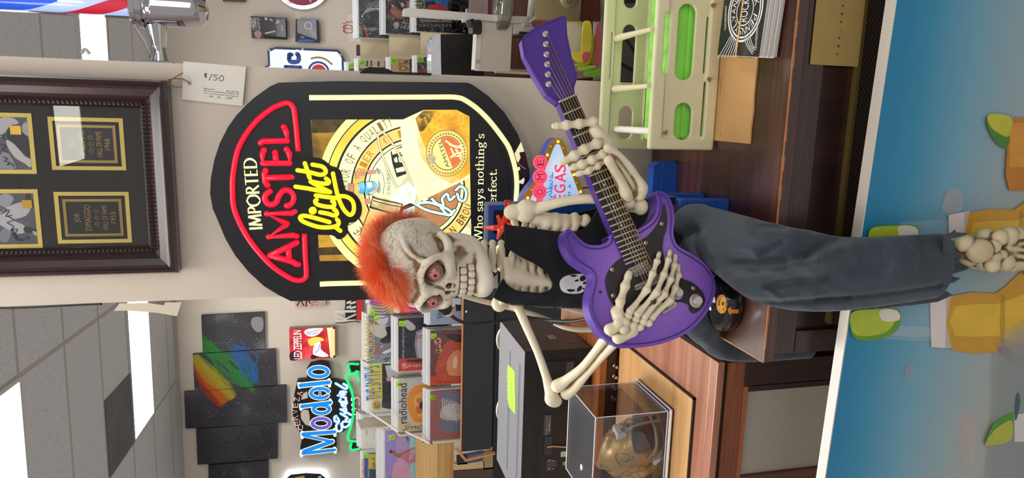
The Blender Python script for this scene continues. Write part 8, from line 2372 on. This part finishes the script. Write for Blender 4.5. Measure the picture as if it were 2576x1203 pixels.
# ================================================================== on the rear wall
def bq(Z,p): return BW.pxs(zz(*Z,p))
B1=BW.shift(.02)
def wallthing(name,label,cat,at,group=None): return empty(name,BW.p(*BW.px(*at)),label,cat,group)
def canvases():
    m,nt,bs=nodes('night_canvas');v=N(nt,'ShaderNodeTexVoronoi',Scale=26.0);nt.links.new(coords(nt),v.inputs['Vector'])
    n=N(nt,'ShaderNodeTexNoise',Scale=3.0,Detail=6.0);nt.links.new(coords(nt),n.inputs['Vector']);base=ramp(nt,n.outputs[0],[(.4,'2E2C34'),(.6,'3E3C44'),(.75,'6A6870')])
    st=N(nt,'ShaderNodeMath',operation='LESS_THAN');st.inputs[1].default_value=.075;nt.links.new(v.outputs['Distance'],st.inputs[0])
    mx=N(nt,'ShaderNodeMix',data_type='RGBA');mx.inputs[7].default_value=(.7,.7,.72,1);nt.links.new(base,mx.inputs[6]);nt.links.new(st.outputs[0],mx.inputs[0]);nt.links.new(mx.outputs[2],bs.inputs['Base Color']);bs.inputs['Roughness'].default_value=.7
    quads=[[(506,794),(664.6,786),(665.7,878),(510,888)],[(485,891.5),(692,878.6),(696,969),(489.7,985)],[(463,987),(719,970),(721,1063),(467,1079)],[(493,1080),(698,1065),(698,1154),(497,1170)],[(524,1172),(674.5,1159),(676,1250),(526,1264)]]
    labs=['starry canvas panel nearest the column with pale clouds','dark canvas panel with the green and blue smoke','tallest middle canvas panel where the red smoke starts','dark canvas panel with a pale moon','starry canvas panel cut by the photo edge']
    def pr(c):
        m_,n_,b_=nodes('airbrush');b_.inputs['Base Color'].default_value=(*lin(c),1);b_.inputs['Alpha'].default_value=.34;b_.inputs['Roughness'].default_value=.8;return m_
    red,org,yel,grn,blu=pr('C8402E'),pr('D8742C'),pr('C8B43A'),pr('3F9A4A'),pr('3C78C0')
    rr=np.random.default_rng(4)
    smoke=[]
    for m_,p0,p1,n_,sp,w_ in ((red,(498,930),(552,1018),9,9,.020),(org,(494,915),(566,1010),8,8,.020),(yel,(488,900),(585,1000),10,9,.018),(grn,(500,868),(630,975),22,20,.009),(blu,(590,870),(645,960),14,14,.009)):
        for k in range(n_+4):
            a,c=np.array(p0)+rr.normal(size=2)*sp*.6,np.array(p1)+rr.normal(size=2)*sp*.35;mid=(a+c)/2+rr.normal(size=2)*sp
            smoke.append((m_,[a,(a+mid)/2+rr.normal(size=2)*sp*.5,mid,(c+mid)/2+rr.normal(size=2)*sp*.4,c],w_*rr.uniform(1.2,2.6)))
    for k,(qd,lab) in enumerate(zip(quads,labs)):
        F=B1.shift(.02);t=empty('canvas_panel',F.p(*F.px(*qd[0])),lab,'canvas','five-panel night sky canvas')
        b=MB();q=F.pxs(qd);b.prism(F,q,-.038,0,m);b.build('panel',t)
        b=MB();h=.001
        for m_,pts,w_ in smoke:
            P=[np.array(p) for p in smooth_path(F.pxs(pts),5)];l,r=strokepoly(P,w_,0)
            for i in range(len(l)-1):
                c=clip([l[i],l[i+1],r[i+1],r[i]],q)
                if len(c) > 2: b.poly(F,c,m_,h)
            h += .00006
        if k == 3:
            c=np.array(F.px(577,1085));P=[c+np.array([math.cos(a),math.sin(a)])*.15 for a in np.linspace(0,2*PI,40)]
            for rad,cc in ((.155,'5A5860'),(.135,'4A4850'),(.10,'5E5C64')):
                cl=clip([tuple(c+np.array([math.cos(a),math.sin(a)])*rad) for a in np.linspace(0,2*PI,40)[:-1]],q)
                if len(cl) > 2: b.poly(F,cl,pr(cc),.0012+.15-rad*.9 if False else .0012+(.16-rad)*.01)
        if k == 0: blobs(b,F,[('8A888C',[(636,800),(660,800),(661,830),(645,835),(632,818)])],.0012)
        if b.v: b.build('painted_smoke',t)
canvases()
def lightbox():
    Z=(700,760,7.52);F=B1.shift(.07);t=wallthing('music_lightbox','glowing red and white music lightbox between the canvas and the record rack','lit sign',(785,865))
    q=zf(F,*Z,[(205,512),(1075,472),(1082,1052),(220,1105)]);b=MB();b.prism(F,q,-.09,0,mat('8A8480',.5));b.build('housing',t)
    b=MB();P=lambda p: zf(F,*Z,p);b.poly(F,q,lit_noise('9A1A24','C02A34','D84A50',6,.6),.001)
    def L(c,pts,h,e=.9,sm=4): b.poly(F,[tuple(p) for p in smooth_path(P(pts),sm,True)] if sm else P(pts),glow(c,e),h)
    L('E8DCA8',[(920,490),(1060,485),(1068,1040),(985,1045),(960,780)],.0014,.9,0);L('D0C88A',[(985,482),(1065,480),(1072,1050),(1000,1052)],.0016,.7,0);L('4A1420',[(222,960),(330,940),(400,1000),(360,1095),(228,1098)],.0016,.2);L('3A1420',[(640,1000),(780,1010),(700,1068),(620,1075)],.0016,.2)
    L('DCE0F4',[(490,570),(540,520),(640,500),(840,500),(800,570),(740,620),(640,655),(540,630)],.002);L('DCE0F4',[(700,740),(760,720),(800,780),(810,900),(950,1010),(860,1040),(700,1010),(655,950)],.002);L('F0B84A',[(560,730),(600,690),(720,660),(830,680),(860,730),(740,760),(640,830),(580,800)],.0024)
    for s in ([(520,580),(640,560),(780,520)],[(700,960),(760,900),(780,800)],[(540,600),(660,600),(740,570)]): b.stroke(F,P(s),.006,mat('6A6AA8',.5),.0026,n=3)
    upt(b,F,'LED·ZEPPELIN',zz(*Z,[(455,1070)])[0],zz(*Z,[(440,530)])[0],.078,mat('1A1420',.5),.0026);upt(b,F,'LED·ZEPPELIN',zz(*Z,[(450,1072)])[0],zz(*Z,[(435,534)])[0],.074,glow('F0F0F4',1.0),.003)
    b.build('face',t)
    b=MB()
    for s in ((1055,490),(1062,1030)): b.disc(F,P([s])[0],.012,mat('2A2A2A',.4),.0032,12)
    b.build('screw',t)
    b=MB();b.tube([F.p(*p,-.06) for p in zf(F,*Z,[(1080,428),(1250,425),(1400,398),(1560,410)])],.004,mat('2A2A2C',.5),6,sm=3);b.build('cord',t)
lightbox()
def modelo():
    Z=(740,900,4.625);F=B1.shift(.07);t=wallthing('neon_beer_sign','blue, white and green neon beer sign on the rear wall above the records','lit sign',(800,1030));P=lambda p: zf(F,*Z,p)
    bk=mat('17161A',.4);b=MB()
    out=[(75,1150),(72,1040),(90,960),(70,870),(5,790),(-20,640),(0,440),(40,260),(150,250),(150,130),(190,70),(300,48),(400,60),(425,130),(425,270),(480,258),(560,280),(620,290),(640,420),(700,480),(720,640),(650,800),(560,870),(490,880),(495,1000),(490,1105),(300,1120)]
    b.prism(F,P(out),-.06,0,bk);b.build('backing',t)
    b=MB();wl=BW
    for hole in ([(105,420),(150,390),(160,470),(80,490)],[(75,640),(110,605),(165,610),(180,680),(185,800),(130,780),(80,710)]): b.poly(F,P(hole),M_wall2,.0008)
    b.build('cut_out',t)
    cr,bl,pu=glow('E4E8C8',.9),glow('1E86DC',.6),glow('6A5ACC',.55)
    def ell(c,rx,ry,a0=0,a1=2*PI,n=26): return [(c[0]+rx*math.cos(a),c[1]+ry*math.sin(a)) for a in np.linspace(a0,a1,n)]
    L=[([(105,1112),(470,1072)],bl,1),([(115,1090),(440,975)],bl,1.2),([(440,975),(115,905)],bl,.8),([(105,888),(468,862)],bl,1.1),(ell((312,762),100,55),pu,1),(ell((318,598),92,48),bl,1),([(92,566),(420,522)],bl,1.1),(ell((300,412),105,56,.55,5.9),bl,1),([(300,360),(300,465)],bl,.5),([(75,322),(405,286)],bl,1.2),(ell((285,166),108,55),bl,1)]
    b=MB()
    for s,c,k in L: b.stroke(F,P(s),.048*k,cr,.004)
    for s in ([(85,1140),(85,1085)],[(478,1100),(470,1050)],[(95,930),(92,865)],[(475,905),(465,835)],[(80,600),(75,550)],[(62,345),(55,300)],[(412,330),(405,255)],[(425,540),(418,492)]): b.stroke(F,P(s),.03,cr,.004)
    for s,c,k in L: b.stroke(F,P(s),.034*k,c,.0055)
    o=b.build('blue_lettering',t);o['label']='blue lettering Modelo with cream outline'
    b=MB()
    for ch,x0,y0,x1,y1 in (('C',108,838,100,785),('E',72,785,65,730),('R',48,720,42,670),('V',40,650,38,602),('E',44,580,46,532),('Z',58,510,66,462),('A',90,448,104,400)):
        upt(b,F,ch,zz(*Z,[(x0,y0)])[0],zz(*Z,[(x1,y1)])[0],.050,glow('E8E0DC',.8),.002);upt(b,F,ch,zz(*Z,[(x0-4,y0-6)])[0],zz(*Z,[(x1-4,y1+6)])[0],.040,mat('B83A34',.5),.0026)
    upt(b,F,'1925',zz(*Z,[(765,660)])[0],zz(*Z,[(755,455)])[0],.08,glow('F0D8DC',.8),.002);upt(b,F,'1925',zz(*Z,[(760,650)])[0],zz(*Z,[(750,465)])[0],.064,mat('B8545C',.5),.0026)
    o=b.build('small_lettering',t);o['label']='small lettering CERVEZA and 1925'
    es=[[(490,680),(470,690),(475,740),(520,740),(505,700)],[(520,745),(490,790),(500,850),(545,850),(555,810),(545,770)],[(640,745),(570,745),(560,790),(600,810),(645,770),(650,720)],[(540,650),(620,700),(600,720)],[(540,600),(660,665)],[(550,610),(600,590),(600,640),(580,650)],[(560,545),(600,570),(560,560),(555,520),(610,540),(605,500)],[(540,480),(530,510),(600,510),(600,480)],[(540,450),(600,465)],[(510,440),(514,438)],[(540,395),(535,425),(595,430),(545,392),(605,400)],[(485,300),(600,365),(612,330),(575,305)]]
    b=MB()
    for s in es: b.stroke(F,P(s),.030,glow('5AAEE8',.5),.002,n=3);b.stroke(F,P(s),.015,glow('F4FAFF',.9),.003,n=3)
    o=b.build('script_lettering',t);o['label']='white script lettering Especial'
    Z2=(820,880,4.457);P2=lambda p: zf(F,*Z2,p);g=glow('14F070',1.1);b=MB()
    for s in ([(370,160),(270,155),(250,175),(270,250)],[(325,255),(225,290),(250,370),(290,470),(308,600),(305,720),(280,850),(245,1000),(340,1025)],[(370,250),(340,240),(335,270),(370,350)],[(285,1040),(275,1100),(295,1120),(380,1105)],[(370,960),(360,1020),(380,1030)]):
        b.tube([F.p(*p,.012) for p in smooth_path(P2(s),4)],.0115,g,8)
    b.build('green_ribbon',t,smooth=True)
    b=MB();b.prism(F,P2([(235,180),(260,145),(380,140),(380,260),(260,260)]),-.05,.002,bk);b.prism(F,P2([(265,1030),(380,1030),(380,1130),(285,1135)]),-.05,.002,bk);b.build('ribbon_backing',t)
modelo()
def kiss():
    F=B1.shift(.05);Z=(700,760,7.52);t=wallthing('band_sign','black, white and red block-letter sign partly behind the orange hair','sign',(890,780));b=MB()
    b.prism(F,zf(F,*Z,[(1265,-160),(1480,-160),(1480,358),(1272,365)]),-.03,0,mat('1C1C20',.5));b.prism(F,zf(F,*Z,[(1480,-160),(1600,-160),(1600,340),(1482,345)]),-.03,-.001,mat('D02A2E',.5));b.build('board',t)
    b=MB();w_=mat('E4E0DC',.5);upt(b,F,'K',zz(*Z,[(1470,355)])[0],zz(*Z,[(1470,215)])[0],.20,w_);upt(b,F,'I',zz(*Z,[(1470,195)])[0],zz(*Z,[(1470,150)])[0],.20,w_)
    for y0 in (130,40): b.poly(F,zf(F,*Z,[(1290,y0-40),(1380,y0-70),(1370,y0-30),(1470,y0-60),(1470,y0-20),(1350,y0+10),(1360,y0-20),(1290,y0)]),w_,.001)
    b.build('lettering',t)
    F=B1;b=MB();b.prism(F,F.pxs([(857,776),(866,774),(867,788),(858,788)]),0,.03,mat('E8E2DC',.5));tag(b.build('wall_plug'),'small white plug on the rear wall by the block-letter sign','plug')
    b=MB();b.prism(F,F.pxs([(741,735),(818,730),(820,770),(743,773)]),0,.012,mat('C8A0A4',.6,var=.4,scale=9));k_=mat('2A2226',.6)
    for s in ([(748,768),(756,756),(764,768)],[(770,770),(772,752),(780,762)],[(760,748),(768,742)]): b.stroke(F,F.pxs(s),.012,k_,.013,n=3)
    upt(b,F,'THE',(800,770),(800,745),.06,mat('C8503C',.5),.013)
    tag(b.build('small_poster'),'small pink and black poster under the edge of the big beer sign','poster')
kiss()
def wall_rest():
    F=B1.shift(.04);bk=mat('1E1E26',.4)
    t=wallthing('edge_lightbox','white glowing rounded sign cut by the photo edge under the neon beer sign','lit sign',(770,1200))
    q=[tuple(p) for p in smooth_path(F.pxs([(712,1230),(716,1200),(726,1190),(770,1186),(812,1187),(826,1198),(830,1240),(770,1270)]),4,True)]
    b=MB();b.prism(F,q,-.05,0,glow('E8F4FF',1.6));b.build('rim',t)
    q2=F.pxs([(718,1230),(722,1202),(732,1194),(770,1190),(806,1192),(820,1203),(824,1240)]);b=MB();b.prism(F,q2,.001,.01,bk)
    for c,pts in (('D8B068',[(742,1200),(765,1196),(768,1204),(745,1212)]),('4A6A9A',[(722,1204),(738,1199),(738,1230),(724,1230)]),('E0DCD4',[(800,1198),(808,1196),(812,1230),(804,1230)])): b.poly(F,F.pxs(pts),mat(c,.5),.0105)
    b.build('face',t)
    t=wallthing('round_lamp_sign','round red sign with a white lit ring cut by the photo edge','lit sign',(757,5));c=F.px(757,-49);s=abs(F.px(757,-49)[0]-F.px(757,24)[0])
    b=MB();Fc=F;b.prism(F,[(c[0]+s*math.cos(a),c[1]+s*math.sin(a)) for a in np.linspace(0,2*PI,65)[:-1]],-.05,0,mat('C9CCD4',.3,.4));b.ring(F,c,s*.86,s*.985,glow('FFF6FA',1.7),.001,64);b.disc(F,c,s*.86,mat('9A3048',.4),.0015,64)
    b.ring(F,c,s*.34,s*.40,mat('D8C8CC',.4),.002,40);upt(b,F,'A',(738,8),(728,-4),.05,mat('D8D0D4',.4),.002)
    b.stroke(F,F.pxs([(782,4),(778,-6),(790,-20)]),.014,mat('D8D0D4',.4),.002,n=3);b.build('face',t)
    b=MB();b.prism(F,F.pxs([(560,-30),(618,-30),(617,4),(560,2)]),-.03,0,mat('6A4A40',.6));tag(b.build('brown_plaque'),'brown plaque edge at the upper margin of the rear wall','plaque')
    Z=(580,0,6.016)
    for lab,card,pts in (('black blister pack with white scrawled lettering on the rear wall',0,[(303,242),(855,270),(860,600),(320,575)]),('smaller black and blue blister pack on the rear wall',1,[(985,285),(1335,305),(1355,650),(980,632)])):
        t=wallthing('blister_pack',lab,'toy pack',zz(*Z,[pts[0]])[0]);b=MB();P=lambda p: zf(F,*Z,p);b.prism(F,P(pts),-.01,0,mat('1E1C24',.35,var=.3,scale=12));
        if not card:
            upt(b,F,'ALICE',zz(*Z,[(395,410)])[0],zz(*Z,[(370,270)])[0],.07,mat('D8C8CC',.5));upt(b,F,'COOPER',zz(*Z,[(455,450)])[0],zz(*Z,[(430,265)])[0],.07,mat('D8C8CC',.5));blobs(b,F,[('B88090',[(360,490),(430,460),(470,510),(440,575),(380,560)])] and [('B88090',zz(*Z,[(360,490),(430,460),(470,510),(440,575),(380,560)]))])
            b.build('card',t);b=MB();b.prism(F,P([(480,270),(835,285),(845,580),(490,545)]),.001,.06,mat('33333A',.12,coat=1,var=.5,scale=14));b.build('bubble',t,bevel=.012)
            b=MB()
            for s in ([(530,290),(560,300),(540,320)],[(700,370),(740,350),(710,330)],[(540,520),(680,490)],[(605,310),(640,330)]): b.stroke(F,P(s),.012,mat('C8C4C0',.2),.062,n=3)
            b.rect(F,*[f(v) for f,v in zip((float,float),P([(800,490)])[0])],*P([(775,400)])[0],mat('C8A0A8',.4),.062);b.build('glints_and_patch',t)  # pale strokes are glints painted on the bubble, beside a pink patch
        else:
            blobs(b,F,[('2A62D0',zz(*Z,[(1030,625),(1060,595),(1240,605),(1250,632)])),('2A62D0',zz(*Z,[(1180,295),(1290,300),(1260,340),(1190,325)])),('8A6A6A',zz(*Z,[(1190,450),(1260,460),(1300,540),(1240,550)])),('9A8A5A',zz(*Z,[(1060,550),(1120,555),(1110,575),(1070,575)]))],.001)
            b.ring(F,P([(1175,390)])[0],.026,.036,mat('D0CCC4',.4),.0016,20);b.build('card',t);b=MB();b.prism(F,P([(1010,300),(1300,315),(1310,610),(1015,500)]),.002,.045,clear('E8E8F0',.05,.18));b.build('bubble',t,bevel=.008)
    # lit lager sign half hidden by the column
    t=wallthing('lager_sign','pale blue glowing lager sign half hidden behind the column','lit sign',(770,150));P=lambda p: zf(F,*Z,p)
    out=[(555,750),(590,725),(640,735),(670,710),(1620,752),(1660,790),(1680,830),(1712,870),(1720,1160),(480,1160),(480,1030),(570,985)]
    b=MB();b.prism(F,P(out),-.05,0,mat('2A3460',.4));b.build('frame',t)
    inn=[(592,770),(620,775),(670,745),(1610,785),(1650,830),(1680,880),(1685,1160),(520,1160),(520,1040),(600,1000)]
    b=MB();fm=glow('C4DEFA',.95);b.poly(F,P(inn),fm,.002);b.build('face',t)
    b=MB();nb,wt_=mat('3450A0',.4),glow('F4F4F0',.9)
    for w_,m_,h in ((.082,wt_,.003),(.042,nb,.004)):
        b.stroke(F,P([(890,830),(900,930),(1020,930),(1030,850),(1010,820)]),w_,m_,h,n=3);b.stroke(F,P([(880,900),(890,820),(930,830)]),w_*.8,m_,h,n=3);b.stroke(F,P([(830,1010),(1060,1020)]),w_*.8,m_,h)
    c=P([(1335,1090)])[0];u=abs(P([(1335,1090)])[0][0]-P([(1335,990)])[0][0])/100
    for r,m_,h in ((182,wt_,.003),(165,nb,.004),(130,wt_,.005),(115,mat('D83A3C',.4),.006)): b.disc(F,c,r*u,m_,h,48)
    b.stroke(F,P([(1225,885),(1320,870),(1430,895),(1530,970)]),.065,wt_,.003,n=4);b.stroke(F,P([(1225,885),(1320,870),(1430,895),(1530,970)]),.02,mat('A89A70',.4),.004,n=4);b.build('emblem',t)
    b=MB()
    for s in ((583,752),(1090,746),(1660,832)): b.ball(F.p(*P([s])[0],.004),.012,mat('C8D0E8',.3),10)
    b.build('bolt',t)
    F=B1;b=MB();b.prism(F,zf(F,*Z,[(1765,200),(2100,215),(2110,640),(1785,630)]),-.018,-.012,mat('E2DAD4',.6));upt(b,F,"CD's",zz(*Z,[(1862,510)])[0],zz(*Z,[(1862,320)])[0],.10,mat('B02A34',.5),-.0115);tag(b.build('paper_sign'),"white paper sign reading CD's in red behind the far rack",'sign')
wall_rest()
